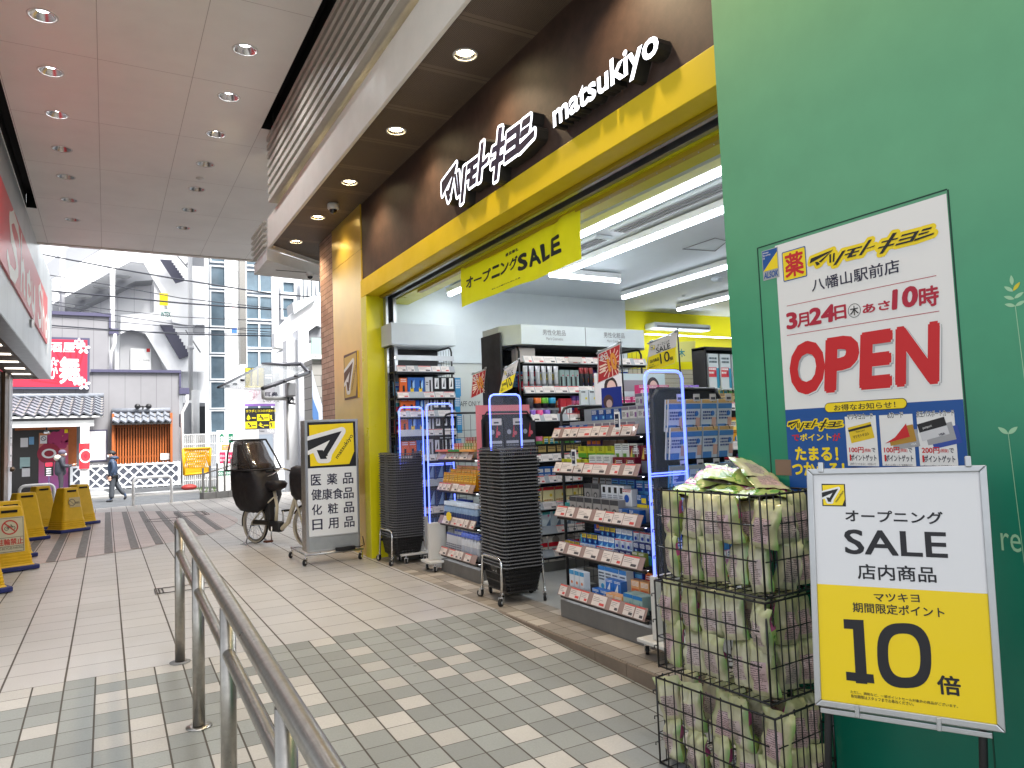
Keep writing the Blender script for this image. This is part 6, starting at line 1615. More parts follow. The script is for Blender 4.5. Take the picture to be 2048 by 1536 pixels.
# ---------------------------------------------- mixed goods that fill the shelves
MIX = []
_cols = [('crimson',(186,30,50)),('sky blue',(90,160,214)),('ivory',(226,220,204)),('black',(28,28,32)),('leaf green',(80,150,70)),('orange',(230,120,40)),('violet',(110,80,160)),('silver',(176,178,182)),('royal blue',(36,70,170)),('rose',(222,110,150)),('lemon',(236,214,80)),('teal',(30,130,140)),('brown',(110,76,54)),('white',(234,234,232))]
for i, (nm_, c) in enumerate(_cols):
    o2 = _cols[(i*5+3) % len(_cols)][1]; o3 = _cols[(i*3+9) % len(_cols)][1]
    kd = ('box','box','bottle','box','can','pouch','box')[i % 7]
    wd, ht = rs.uniform(.05,.085), rs.uniform(.10,.145)
    bands = [R_(.08,.55,.92,.9,o2), T_(.12,.6,.88,.86,W if sum(o2) < 380 else K), C_(.5,.3,.2,o3), T_(.1,.02,.9,.16,W if sum(c) < 380 else K)] if kd in ('box','pouch') else [('b',0,.74,0,1,o2), ('b',0,.2,0,.5,o3)]
    MIX.append((nm_, {'box':'carton','bottle':'bottle','can':'can','pouch':'pouch'}[kd], Pk(wd, .05, ht, c, bands, kd)))
ORD = ('first','second','third','fourth','fifth','sixth','seventh','eighth')
def fill(t, where, rows, seed):
    rr = random.Random(seed)
    for k, (x0, x1, y, z) in enumerate(rows):
        ch = rr.sample(MIX, len(MIX)); x = x0; j = 0
        while x < x1 - .06 and j < len(ch):
            nm_, ty, pk = ch[j]; j += 1
            n = min(rr.choice((2,3,3,4)), int((x1-x)/(pk.w+.005)))
            if n < 1: continue
            place(t, pk, 'shelf_' + ty, ty, f'{nm_} {ty} in the {ORD[k]} filled row of the {where}', f'{nm_} {ty}s, {where}, row {ORD[k]}', x+pk.w/2, n, pk.w+.004, y, z, .003)
            x += n*(pk.w+.004) + .006
fill(r4, 'long cosmetics shelf', [(.05,1.46,.12,shelf_z(L4[1])+.03), (.05,1.46,.22,shelf_z(L4[1])+.07), (.62,1.46,-.0,shelf_z(L4[2])), (.45,1.46,.1,shelf_z(L4[2])+.06), (.05,1.46,.12,shelf_z(L4[3])+.05), (.05,1.46,.12,shelf_z(L4[5])+.05), (.05,1.46,.13,shelf_z(L4[6])+.04)], 31)
fill(r3, 'razor shelf', [(.03,.68,.12,shelf_z(L3[1])+.03), (.03,.68,.12,shelf_z(L3[2])+.02), (.03,.68,.12,shelf_z(L3[3])+.02), (.03,.68,.12,shelf_z(L3[4])+.02)], 32)
fill(r5, 'rack by the green wall', [(.05,1.1,.12,shelf_z(L5[0])+.05), (.05,1.1,.1,shelf_z(L5[2])+.03), (.05,1.1,.0,shelf_z(L5[3]))], 33)
fill(r1, 'near medicine rack', [(.48,.9,.2,shelf_z(L1[4])+.07), (.06,.92,.24,shelf_z(L1[2])+.09), (.06,.92,.25,shelf_z(L1[3])+.10), (.06,.52,.22,shelf_z(L1[1])+.10)], 34)
fill(r2, 'beauty rack', [(.04,.76,.15,shelf_z(L2[2])+.04), (.04,.76,.18,shelf_z(L2[3])+.03)], 35)
# ---------------------------------------------- lit security gates
blue_led = mat('blue edge light', (130,150,255), 0.3, emit=(96,116,255), es=1.25); acry = mat('clear acrylic', (200,210,240), 0.05, alpha=0.05); gate_w = mat('gate base white', (206,204,198), 0.4)
def gate(x0, x1, y, label, lean=0.0):
    t = thing('security_gate', label, 'security gate', ((x0+x1)/2, y, 0), 0, 'blue lit security gates at the entrance'); hw = (x1-x0)/2; H_ = 1.65
    b = MB(); b.tube([(-hw,0,.45),(-hw,0,H_-.04),(-hw+.012,0,H_-.012),(-hw+.04,0,H_),(hw-.04,0,H_),(hw-.012,0,H_-.012),(hw,0,H_-.04),(hw,0,.45)], .0085, blue_led, 8); b.tube([(-hw,0,1.05),(hw,0,1.05)], .005, blue_led, 6); b.tube([(-hw,0,1.035),(hw,0,1.035)], .004, blue_led, 6); b.build('light_edge', t, world=False)
    b = MB(); b.box(-hw, hw, -.004, .004, .45, H_-.01, acry); b.build('acrylic_panel', t, world=False)
    b = MB(); b.box(-hw-.02, hw+.02, -.025, .025, .11, .47, gate_w); b.box(-hw-.06, hw+.05, -.12, .12, .085, .108, gate_w); b.build('base', t, bevel=.006, world=False)
    for sx in (-1, 1):
        for sy in (-1, 1):
            c = caster(None, 0, 0, .085, .028, .7*sx); c.parent = t; c.location = (sx*hw, sy*.1, 0)
gate(2.745, 3.03, 3.30, 'blue lit gate nearest to the wire baskets, in front of the hanging packs')
gate(2.79, 3.085, 5.36, 'blue lit gate rising behind the nearer basket stack')
gate(2.80, 3.08, 6.75, 'blue lit gate beside the beauty rack, right of the farther basket stack')
gate(2.75, 3.02, 7.40, 'blue lit gate farthest in, behind the farther basket stack')
# ---------------------------------------------- small sale placards
def placard(name, label, corners_px, y, kind, pole):
    t = thing(name, label, 'placard', aty(*corners_px[3], y))
    tl, tr, br_, bl_ = [aty(u, v, y) for u, v in corners_px]
    f = Frame((tl+tr+br_+bl_)/4, (tr-tl), (tl-bl_)); P = f.px
    q = [P(*c) for c in corners_px]; B = lambda s, t_: tuple(V(q[3])*(1-s)*(1-t_) + V(q[2])*s*(1-t_) + V(q[0])*(1-s)*t_ + V(q[1])*s*t_)
    def sub(a, b_, c, d, m, l): f.poly([B(a,b_), B(c,b_), B(c,d), B(a,d)], m, l)
    def tx(s, a, b_, c, d, m, bd=.02, l=.002):
        p0, p1 = B(a,b_), B(c,d); p2 = B(c,b_); an = math.atan2(p2[1]-p0[1], p2[0]-p0[0]); cc = ((p0[0]+p1[0])/2, (p0[1]+p1[1])/2); wd = math.hypot(p2[0]-p0[0], p2[1]-p0[1]); p3 = B(c,d); hh = math.hypot(p3[0]-p2[0], p3[1]-p2[1])
        f.text(s, (cc[0]-wd/2, cc[1]-hh/2, cc[0]+wd/2, cc[1]+hh/2), m, bd, l, rot=an)
    f.slab([B(0,0), B(1,0), B(1,1), B(0,1)], .004, card_w)
    if kind == 'red':
        rd = mat('placard red', (190,40,40), .4); og = mat('placard orange', (230,150,50), .4)
        sub(.03,.03,.97,.97, rd, .0006)
        c = V(B(.62,.48))
        for k in range(16):
            a = 2*PI*k/16; p = c + V((math.cos(a), math.sin(a)))*.02; p2 = c + V((math.cos(a), math.sin(a)))*.115
            p2 = V((max(min(p2.x, B(.95,.5)[0]), B(.05,.5)[0]), max(min(p2.y, B(.5,.95)[1]), B(.5,.05)[1]))); f.line(p, p2, .007, mat('placard ray', (244,214,190), .5), .0009)
        tx('10', .40,.20,.86,.82, rd, .10, .0013); tx('10', .42,.22,.84,.80, og, .06, .0018)
        tx('本日', .06,.68,.42,.92, card_w, .03)
        tx('倍', .84,.22,.95,.36, K_ink, .03)
        for k in range(3): sub(.08, .5-.1*k, .36, .56-.1*k, mat('placard ray', (244,214,190), .5), .0012)
    else:
        sub(.01,.01,.99,.53, print_yel, .0008); tx('SALE', .26,.56,.76,.74, K_ink, .01); tx('オープニング', .28,.77,.72,.87, K_ink, .02)
        tx('10', .44,.14,.78,.48, K_ink, .01); tx('倍', .80,.14,.92,.26, K_ink, .03); tx('店内商品', .08,.28,.40,.40, K_ink, .03); tx('マツキヨ', .08,.18,.24,.23, K_ink, .01); tx('期間限定ポイント', .08,.10,.40,.16, K_ink, .01)
        e0, e1 = B(.06,.76), B(.18,.88); emblem(f, e0[0], e0[1], e1[0], e1[1], .0015)
    f.mb.build('card', t)
    b = MB(); top = f.at(*B(1.02, 1.03), -.008); bot = V((top.x+.01, top.y, pole))
    b.tube([bot, top + V((0,0,.02))], .006, black_metal, 8); b.tube([top, f.at(*B(-.05,1.03), -.008)], .006, alu, 6)
    for s in (.05, .95):
        for d in (-.03, .03): b.ball(f.at(*B(s+d, 1.07), 0), .009, alu, 8, 5)
    b.build('pole', t)
K_ink = mat('placard ink', (40,32,36), .5)
placard('sale_placard', 'red sunburst placard with orange ten on a pole above the near rack', [(1192,704),(1238,692),(1242,752),(1198,762)], 4.25, 'red', 1.45)
placard('sale_placard', 'larger white and yellow sale placard above the nearest lit gate', [(1295,681),(1351,672),(1354,733),(1296,737)], 3.9, 'yel', 1.5)
placard('sale_placard', 'smaller pale sale placard hanging beside the cosmetics header end', [(1003,736),(1031,728),(1031,779),(1003,783)], 5.7, 'yel', 1.3)
placard('sale_placard', 'small red placard on a pole in front of the staff door', [(942,748),(969,742),(970,787),(945,794)], 6.3, 'red', 1.2)
# ---------------------------------------------- back of the shop
t = thing('air_conditioner', 'white wall air conditioner on the yellow wall by the green wall edge', 'air conditioner', (8.5, 8.6, 2.5))
p0, p1 = aty(1300, 645, 8.5), aty(1414, 664, 8.5); b = MB(); b.box(p0.x, p1.x, 8.4, 8.645, p1.z, p0.z, wallw); b.build('casing', t, bevel=.03, seg=3); b = MB(); b.box(p0.x+.05, p1.x-.05, 8.395, 8.42, p1.z+.02, p1.z+.05, print_grey); b.build('vent', t)
b = MB(); p0, p1 = aty(1290, 669, 8.45), aty(1462, 676, 8.45); b.box(p0.x, p1.x+1.5, 8.40, 8.46, p1.z, p0.z, tubem); tag(b.build('light_strip'), 'glowing light strip running under the air conditioner on the yellow wall', 'light strip')
b = MB(); q = [aty(u, v, 8.2) for u, v in ((1352,684),(1391,682),(1389,723),(1354,724))]; f = Frame(q[0], (1,0,0), (0,0,1), b); pq = [f.px(1352,684), f.px(1391,682), f.px(1389,723), f.px(1354,724)]; f.slab(pq, .005, mat('pale yellow paper', (226,220,130), .6)); f.text('木', (f.px(1357,708)[0], f.px(1357,714)[1], f.px(1370,708)[0], f.px(1370,698)[1]), mat('teal ink', (40,130,140), .5), .03, .002)
tag(b.build('hanging_notice'), 'pale yellow paper notice hanging in front of the slat wall', 'notice')
# ================================================================== LEFT BUILDING with red sign
lb = thing('corner_shop_building', 'low shop on the left with grey metal canopy fascia and brown door frame', 'building', (-2.0, 14, 0))
LX, LYE = -1.2, 21.3
pn = NG('grey metal fascia', 0.3, 0.35)
X, Y, Z = pn.xyz(); jy_, iy_ = pn.joint(Y, 1.05, 0.2, 0.012); jz_, iz_ = pn.joint(Z, 9.0, 0.55, 0.012)
pn.color(pn.mix(jy_, pn.mul(pn.mix(pn.white(iy_, 1.0), lin((176,182,184)), lin((196,202,204))), pn.rng(pn.noise(1.0, 4), 0.3, 0.7, 0.92, 1.06)), lin((110,114,116))))
zb = 3.14
b = MB(); b.box(LX-.25, LX, 6.0, LYE, zb, 5.58, pn.m); b.build('canopy_fascia', lb)
b = MB(); sfm = mat('brown canopy soffit', (112,88,64), 0.5, var=0.06); b.box(-2.05, LX-.25, 6.0, LYE-.02, zb+.04, zb+.14, sfm); b.box(LX-.249, LX-.005, 6.0, LYE-.02, zb-.012, zb-.002, alu); b.box(-2.05, LX-.25, LYE-.04, LYE, zb-.012, zb+1.2, pn.m); b.build('canopy_soffit', lb)
canl = mat('canopy lamp', (255,250,240), .4, emit=(255,244,224), es=2.2)
for k in range(9):
    y = 20.4 - k*1.35; b = MB(); b.box(-1.92, -1.56, y-.10, y+.10, zb+.030, zb+.039, canl); b.box(-1.95, -1.92, y-.12, y+.12, zb+.026, zb+.039, alu); b.box(-1.56, -1.53, y-.12, y+.12, zb+.026, zb+.039, alu); b.build('recessed_lamp', lb)
b = MB(); brn = mat('brown anodised metal', (84,66,50), 0.35, 0.5, var=0.1)
b.box(-2.3, -2.06, 6.0, 21.2, 0.002, zb+.04, mat('dark shop front', (40,34,30), 0.3)); b.build('wall', lb)
for y, wd in ((20.5, .7), (18.2, .2), (15.8, .2), (13.4, .2)):
    b = MB(); b.box(-2.06, -1.99, y-wd, y, 0.002, zb+.03, brn); b.build('door_post', lb, bevel=.01)
b = MB(); b.box(-2.3, -1.98, 20.505, 21.2, 0.002, zb+.03, mat('grey pier panel', (186,186,190), 0.35, 0.2, var=0.05)); b.build('pier', lb)
b = MB()
for k in range(3): b.box(-1.979, -1.972, 20.7, 21.05, 1.15+.42*k, 1.5+.42*k, mat('pier notice', (222,224,226), .4)); b.box(-1.9715, -1.9705, 20.75, 21.0, 1.25+.42*k, 1.29+.42*k, print_grey)
b.build('notice', lb)
b = MB(); b.ball((-1.94, 20.85, .95), .06, brn); b.cyl((-1.98,20.85,.95), (-1.94,20.85,.95), .03, brn); b.build('handle', lb)
rsn = thing('shop_sign', 'long red sign with white script letters on the grey canopy at left', 'sign', (LX+.01, 14, 4.2))
f = Frame((LX+.03, 0, 0), (0,1,0), (0,0,1)); P = f.px
a, c = P(95, 598), P(95, 686); z1, z0 = (a[1]+P(0,345)[1])/2, (c[1]+P(0,525)[1])/2
yE = a[0]; yS = 6.5
sgr = mat('red sign acrylic', (206,18,32), 0.3)
f.rslab(yS, z0, yE, z1, .028, sgr)
f.mb.build('panel', rsn)
f = Frame((LX+.03, 0, 0), (0,1,0), (0,0,1))
# large white script strokes: two words in brush lettering
def brush(pts, w_):
    for i in range(len(pts)-1):
        p, q = V(pts[i]), V(pts[i+1]); f.poly(dilate([tuple(p)], w_*(.55+.45*math.sin(PI*(i+.5)/len(pts))), 12), script_w, .002+.00004*i); f.poly(dilate([tuple(p), tuple(q)], w_*(.5+.4*math.sin(PI*(i+.5)/len(pts))), 8), script_w, .0021+.00004*i)
script_w = mat('script white', (240,236,226), 0.3)
hS = z1-z0; base = z0+hS*.15
def S_(y0, wdt, pts, w_=.10):
    f.mb = MB(); brush([(y0 + x*wdt, base + yv*hS*.72) for x, yv in pts], w_); f.mb.build('script_letter', rsn)
S_(11.6, 1.7, [(.95,.82),(.8,1.0),(.45,1.05),(.2,.85),(.3,.6),(.65,.42),(.8,.18),(.6,-.05),(.25,-.1),(.05,.1)], .12)
S_(13.4, .9, [(.1,1.05),(.12,.5),(.1,0),(.14,.35),(.4,.55),(.62,.4),(.62,.05),(.8,0)], .1)
S_(14.4, .8, [(.1,.5),(.5,.5),(.8,.4),(.55,.62),(.15,.4),(.2,.05),(.6,0),(.95,.15)], .1)
S_(15.3, .9, [(.05,.55),(.15,.1),(.4,.0),(.65,.2),(.7,.55),(.72,.1),(.6,-.3),(.2,-.35)], .1)
S_(16.7, 1.1, [(.9,.85),(.5,1.0),(.15,.8),(.35,.55),(.75,.4),(.7,.05),(.3,-.05),(.02,.1)], .11)
S_(17.8, .8, [(.1,1.0),(.12,.0),(.14,.3),(.4,.55),(.65,.4),(.65,.0)], .1)
S_(18.6, .8, [(.5,.55),(.15,.35),(.25,.02),(.65,.05),(.75,.4),(.5,.55)], .1)
S_(19.4, .8, [(.1,.55),(.12,-.35),(.12,.3),(.45,.55),(.75,.3),(.5,.0),(.15,.1)], .1)


# ================================================================== IZAKAYA across the road
ZG = -0.355
YW = 36.0
iz = thing('izakaya_building', 'grey panelled pub with tiled porch roof, timber lattice window and white pillar', 'building', (0, 37, ZG))
gp = NG('grey wall panel', 0.6); X, Y, Z = gp.xyz(); jx_, ix_ = gp.joint(X, .62, .1, .022); gp.color(gp.mul(gp.mix(jx_, lin((132,131,134)), lin((106,105,109))), gp.rng(gp.noise(.8, 5), .3, .7, .93, 1.05)))
AY = lambda u, v, y=YW: aty(u, v, y)
low_tr = AY(360, 746); up_tr = AY(218, 634, 38.5); up_bl = AY(30, 634, 38.5)
xr = AY(359, 960).x
b = MB(); b.box(-7, xr, YW, 45, ZG, low_tr.z, gp.m); b.build('wall', iz)
b = MB(); b.box(-9, up_tr.x, 38.5, 45, low_tr.z, up_tr.z, gp.m); b.build('wall', iz)
b = MB(); nvy = mat('navy metal coping', (84,82,106), 0.4, 0.2)
c0 = AY(181, 746); b.box(c0.x, xr+.08, YW-.1, 45, low_tr.z-.0, low_tr.z+.12, nvy); b.box(xr, xr+.08, YW-.08, 36.3, AY(360,775).z, low_tr.z, nvy)
b.box(-9, up_tr.x+.08, 38.4, 45, up_tr.z, up_tr.z+.16, nvy); b.box(up_tr.x, up_tr.x+.08, 38.42, 39, AY(218,662,38.5).z, up_tr.z, nvy); b.box(up_tr.x, up_tr.x+.4, 38.42, 39, AY(218,668,38.5).z, AY(218,657,38.5).z, nvy); b.box(xr, xr+.42, YW-.1, 37, AY(360,788).z, AY(360,776).z, nvy); b.build('roof_coping', iz)
def pipe(parent, pts, r, m, name='drain_pipe'):
    b = MB(); b.tube(pts, r, m, 10); b.build(name, parent)
pw_ = mat('white pipe', (206,206,206), .4)
q = AY(362, 790); pipe(iz, [(xr+.33, YW-.05, q.z), (xr+.33, YW-.05, q.z-.35), (xr+.12, YW-.05, q.z-.8), (xr+.12, YW-.05, ZG)], .07, pw_)
q = AY(224, 668, 38.5); pipe(iz, [(up_tr.x+.25, 38.45, q.z), (up_tr.x+.25, 38.45, q.z-.4), (up_tr.x+.08, 38.45, q.z-.9), (up_tr.x+.08, 38.45, low_tr.z)], .07, pw_)
# red roof sign
rs_ = thing('red_pub_sign', 'red sign with white brush kanji and cherry blossoms on the grey pub', 'sign', (-1.5, YW-.15, 5))
YS = YW-.2
f = Frame((0, YS, 0), (1,0,0), (0,0,1)); P = f.px
a, c = P(178.5, 676), P(179, 778); xl = -4.2
redm = mat('pub sign red', (196,40,66), .45, var=.04, vs=1)
f.rslab(xl, c[1], c[0], a[1], .18, nvy); f.rslab(xl, c[1]+.1, c[0]-.09, a[1]-.1, .02, redm, .016); f.mb.build('panel', rs_)
f = Frame((0, YS, 0), (1,0,0), (0,0,1)); wsg = mat('sign white', (236,234,236), .5); dkr = mat('sign dark red', (150,26,48), .5)
fc = P(148, 764)
for k in range(17):
    an = math.radians(20 + k*9.5); 
    for r0, r1 in ((.55, 1.55),):
        p = (fc[0]+r0*math.cos(an), fc[1]-.15+r0*math.sin(an)); q_ = (fc[0]+r1*math.cos(an), fc[1]-.15+r1*math.sin(an))
        if q_[0] < c[0]-.15: f.line(p, q_, .07, dkr, .018)
f.ptext('酒屋', (99, 704), (150, 685), wsg, .02, .024); f.ptext('舞', (118, 768), (160, 714), wsg, .03, .026); f.ptext('か', (96, 758), (116, 730), wsg, .03, .024); f.ptext('居', (70, 704), (97, 685), wsg, .05, .024)
def blossom(u, v, r, m=wsg, fr_=None):
    fr2 = fr_ or f; a_ = fr2.px(u, v)
    for k in range(5):
        an = PI/2 + 2*PI*k/5; fr2.poly(dilate([(a_[0]+r*.45*math.cos(an), a_[1]+r*.45*math.sin(an)), (a_[0]+r*.75*math.cos(an), a_[1]+r*.75*math.sin(an))], r*.24, 8), m, .027+.0003*k)
for u, v, r in ((158,684,.28),(167,697,.42),(151,691,.3),(107,724,.32),(158,757,.26),(168,769,.4),(154,764,.28)): blossom(u, v, r*.62)
f.mb.build('lettering', rs_)
# porch: eave beam, tiled roof, pillar
YP = 31.8
rt_ = NG('grey roof tile', .45); X, Y, Z = rt_.xyz('Generated'); rt_.color(rt_.mul(lin((118,122,130)), rt_.rng(rt_.noise(7, 4), .3, .7, .8, 1.15)))
def tiled_roof(name, parent, x0, x1, y0, z0, y1, z1, nx, ny):
    """rows of barrel tiles from the eave (y0,z0) up to the wall (y1,z1)"""
    b = MB(); d = V((0, y1-y0, z1-z0)); nrm = V((0, -(z1-z0), y1-y0)).normalized(); wv = (x1-x0)/nx
    seg = 8; b.smooth = True
    for r in range(ny):
        p0 = V((0, y0, z0)) + d*(r/ny) + nrm*.06; p1 = V((0, y0, z0)) + d*((r+1.05)/ny) + nrm*.0
        vs = []
        for pz in (p0, p1):
            for i in range(nx*seg+1):
                t = i/seg; hgt = .055*math.sin(2*PI*t) + .02*math.sin(4*PI*t)
                vs.append((x0 + wv*t, (pz + nrm*hgt).y, (pz + nrm*hgt).z))
        n = nx*seg+1; b.add(vs, [(i, i+1, n+i+1, n+i) for i in range(nx*seg)], rt_.m)
        b.smooth = False
        vs2 = vs[:n] + [(x, y+.01, z-.07) for x, y, z in vs[:n]]; b.add(vs2, [(i, i+1, n+i+1, n+i) for i in range(nx*seg)], mat('tile edge', (70,73,80), .6)); b.smooth = True
    b.smooth = False
    b.prism([(x0, y0+.05, z0-.1), (x0, y1, z1-.1), (x0, y1, z1-.02), (x0, y0+.05, z0-.02)], (x1-x0, 0, 0), mat('roof underside', (120,116,112), .7))
    b.tube([(x0, y1-.03, z1+.06), (x1, y1-.03, z1+.06)], .11, rt_.m, 8)
    return b.build(name, parent)
e0, e1 = AY(207, 829, YP), AY(185, 794, 35.9)
tiled_roof('porch_roof', iz, -8, e0.x, YP, e0.z, 35.95, e1.z, 22, 7)
b = MB(); p0, p1 = AY(207, 826, YP), AY(207, 834, YP); b.box(-8, p0.x-.03, YP+.03, YP+.35, p1.z-.0, p0.z-.08, white_paint)
p2, p3 = AY(188, 840, YP+.2), AY(188, 852, YP+.2); b.box(-8, p2.x, YP+.2, YP+.5, p3.z, p2.z, white_paint); b.build('eave_beam', iz)
pl0, pl1 = AY(160, 992, YP+.1), AY(178.5, 850, YP+.1)
b = MB(); b.box(pl0.x, pl1.x, YP+.1, YP+.5, AY(170,972,YP).z, p3.z, white_paint); b.box(pl0.x-.01, pl1.x+.01, YP+.09, YP+.51, ZG+.09, AY(170,972,YP).z, mat('pillar base', (50,50,56), .6)); b.build('pillar', iz)
t = thing('red_lantern_banner', 'red cloth wrapped round the white pillar with a white ring and diamond mark', 'banner', (pl0.x, YP, 1))
yb2 = YP+.06; f = Frame((0, yb2, 0), (1,0,0), (0,0,1)); P = f.px; a, c = P(158.5, 887), P(179, 937)
n = 10; vs = []; 
for j in (0, 1):
    for i in range(n+1):
        u_ = i/n; vs.append(f.at(a[0]+(c[0]-a[0])*u_, (c[1] if j == 0 else a[1]), .03*math.sin(PI*u_)))
f.mb.smooth = True; f.mb.add(vs, [(i, i+1, n+1+i+1, n+1+i) for i in range(n)], mat('banner red', (206,40,52), .6)); f.mb.smooth = False
cx_ = (a[0]+c[0])/2+.04; czz = P(170, 912)[1]; f.disc(cx_, czz, .21, wsg, .033, 24, ry=.26); f.disc(cx_, czz, .165, mat('banner rose', (186,50,60), .6), .036, 24, ry=.2); f.poly([(cx_-.07,czz),(cx_,czz-.09),(cx_+.07,czz),(cx_,czz+.09)], dkr, .038); f.poly([(cx_-.035,czz),(cx_,czz-.045),(cx_+.035,czz),(cx_,czz+.045)], redm, .040)
f.mb.build('cloth', t)
# doorway wall behind the porch
dk = mat('dark entrance', (46,42,42), .3); wood = mat('orange timber', (176,96,44), .5, var=.12, vs=6)
b = MB(); y_ = YW-.02; p = AY(30, 850, y_); q = AY(141, 985, y_)
b.box(p.x-1, AY(137,900,y_).x, y_-.02, y_+.0, ZG, AY(80,853,y_).z, dk); b.build('entrance', iz)
b = MB()
for u0, u1, v0, v1 in ((137,153,852,932),): a, c = AY(u0, v0, y_-.05), AY(u1, v1, y_-.05); b.box(a.x, c.x, y_-.07, y_-.021, c.z, a.z, wood)
a, c = AY(30,852,y_-.05), AY(153,858,y_-.05); b.box(a.x, c.x, y_-.08, y_-.0705, c.z, a.z, wood); b.build('timber_frame', iz)
b = MB(); f = Frame((0, y_-.06, 0), (1,0,0), (0,0,1), b); P = f.px; a, c = P(78, 866), P(136.5, 984)
pd = NG('purple floral poster', .5); X, Y, Z = pd.xyz('Generated'); pd.color(pd.mix(pd.rng(Z, .0, .45, 0, 1), lin((190,120,200)), pd.mix(pd.rng(Z, .5, 1, 0, 1), lin((206,90,130)), lin((206,140,80)))))
f.rslab(a[0], c[1], c[0], a[1], .02, pd.m)
flw = mat('flower rose', (176,50,104), .6)
for u, v, r in ((108,878,.34),(126,872,.34),(122,886,.3),(98,884,.28),(131,880,.25)): 
    a_ = P(u, v)
    for k in range(5):
        an = .3 + 2*PI*k/5; f.disc(a_[0]+r*.5*math.cos(an), a_[1]+r*.5*math.sin(an), r*.42, flw, .003+.0005*k, 12)
a_ = P(98, 907); f.disc(a_[0], a_[1], .42, mat('flower maroon', (160,40,66), .6), .008, 20); f.disc(a_[0], a_[1], .26, wsg, .010, 20, ry=.2); f.disc(a_[0], a_[1], .17, dkr, .012, 16, ry=.13)
a, c = P(80, 871), P(94, 887); f.rect(a[0], c[1], c[0], a[1], wsg, .012); cc2 = ((a[0]+c[0])/2, (a[1]+c[1])/2+.04); f.ring(cc2[0], cc2[1], .07, .1, print_grey, .014, 16); f.line((cc2[0]-.06,cc2[1]+.06),(cc2[0]+.06,cc2[1]-.06), .025, print_grey, .015)
for u0, v0, u1, v1, m in ((41,876,56,894,wsg),(58,874,68,889,mat('pale blue paper',(120,170,210),.5)),(40,915,60,936,mat('aqua paper',(176,206,206),.5)),(44,934,60,953,wsg),(129,859,136,866,print_yel)): a, c = P(u0,v0), P(u1,v1); f.rect(a[0], c[1], c[0], a[1], m, .012)
b.build('door_poster', iz)
b = MB(); a = AY(93, 857, 34); b.cyl((a.x, 34, a.z+.1), (a.x, 34, a.z-.05), .03, black_metal); b.lathe((a.x, 34, a.z-.2), [(0,.15),(.07,.13),(.13,0),(0,.01)], chrome, 14); b.build('porch_lamp', iz)
# notice board, lattice window, namako skirting
b = MB(); f = Frame((0, YW-.03, 0), (1,0,0), (0,0,1), b); P = f.px; a, c = P(176, 860), P(215, 922); f.rslab(a[0], c[1], c[0], a[1], .03, nvy); f.rect(a[0]+.06, c[1]+.06, c[0]-.06, a[1]-.06, wsg, .002); b.build('notice_board', iz)
f = Frame((0, YW-.25, 0), (1,0,0), (0,0,1)); P = f.px; a, c = P(230, 851), P(337, 924); nb = 21
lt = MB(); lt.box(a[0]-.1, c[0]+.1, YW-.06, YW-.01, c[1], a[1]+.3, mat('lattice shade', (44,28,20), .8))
for k in range(nb): x = a[0] + (c[0]-a[0])*k/(nb-1); lt.box(x-.03, x+.03, YW-.28, YW-.14, c[1], a[1]+.25, wood)
for zz in (c[1]+.25, a[1]-.1): lt.box(a[0]-.1, c[0]+.1, YW-.135, YW-.07, zz, zz+.1, wood)
for x in (a[0]-.12, c[0]+.06): lt.box(x, x+.09, YW-.5, YW-.02, c[1]-.0, a[1]+.5, wood)
lt.build('lattice_window', iz)
e0, e1 = AY(343, 843, YW-.7), AY(337, 823, YW-.05); x0 = AY(224, 843, YW-.7).x
tiled_roof('window_roof', iz, x0, e0.x, YW-.75, e0.z, YW-.03, e1.z, 8, 2)
b = MB(); a, c = AY(321, 907, YW-.3), AY(339, 919, YW-.3); b.box(a.x, c.x, YW-.32, YW-.29, c.z, a.z, white_paint); b.build('plate', iz)
b = MB(); a = AY(286, 813, YW-.2); 
for s in (-.22, .22): b.ball((a.x+s, YW-.3, a.z), .12, black_metal); 
b.tube([(a.x-.22,YW-.25,a.z),(a.x+.22,YW-.25,a.z)], .03, black_metal, 6); b.tube([(a.x,YW-.02,a.z-.2),(a.x,YW-.25,a.z)], .03, black_metal, 6); b.build('flood_lamp', iz)
sk = thing('lattice_wall', 'low dark blue wall with white diagonal lattice bands along the pub', 'wall', (1, YW-.4, ZG))
b = MB(); x0, x1 = AY(141, 950).x, xr; tz_, bz_ = AY(250, 928, YW-.4).z, AY(250, 976, YW-.4).z
b.box(x0, x1, YW-.45, YW-.01, bz_, tz_, mat('slate tile', (72,76,88), .6, var=.1)); b.build('slate_panel', sk)
b = MB(); f = Frame((0, YW-.451, 0), (1,0,0), (0,0,1), b); hh = tz_-bz_; wb = mat('plaster band', (226,228,232), .6)
def clipline(p, q):
    # clip a diagonal to the panel
    t0, t1 = 0.0, 1.0; dx = q[0]-p[0]
    for lo, hi in ((x0, x1),):
        if dx > 0: t0 = max(t0, (lo-p[0])/dx); t1 = min(t1, (hi-p[0])/dx)
        else: t0 = max(t0, (hi-p[0])/dx); t1 = min(t1, (lo-p[0])/dx)
    return None if t0 >= t1 else ((p[0]+dx*t0, p[1]+(q[1]-p[1])*t0), (p[0]+dx*t1, p[1]+(q[1]-p[1])*t1))
st = hh/2.5; k = x0-hh
while k < x1:
    for d in (1, -1):
        p, q = ((k, bz_), (k+hh, tz_)) if d > 0 else ((k, tz_), (k+hh, bz_))
        r = clipline(p, q)
        if r: f.mb.prism([f.at(*s_, 0 if d > 0 else .004) for s_ in ((r[0][0], r[0][1]-.05), (r[1][0], r[1][1]-.05), (r[1][0], r[1][1]+.05), (r[0][0], r[0][1]+.05))], V((0,-.02-.003*(d>0),0)), wb)
    k += st
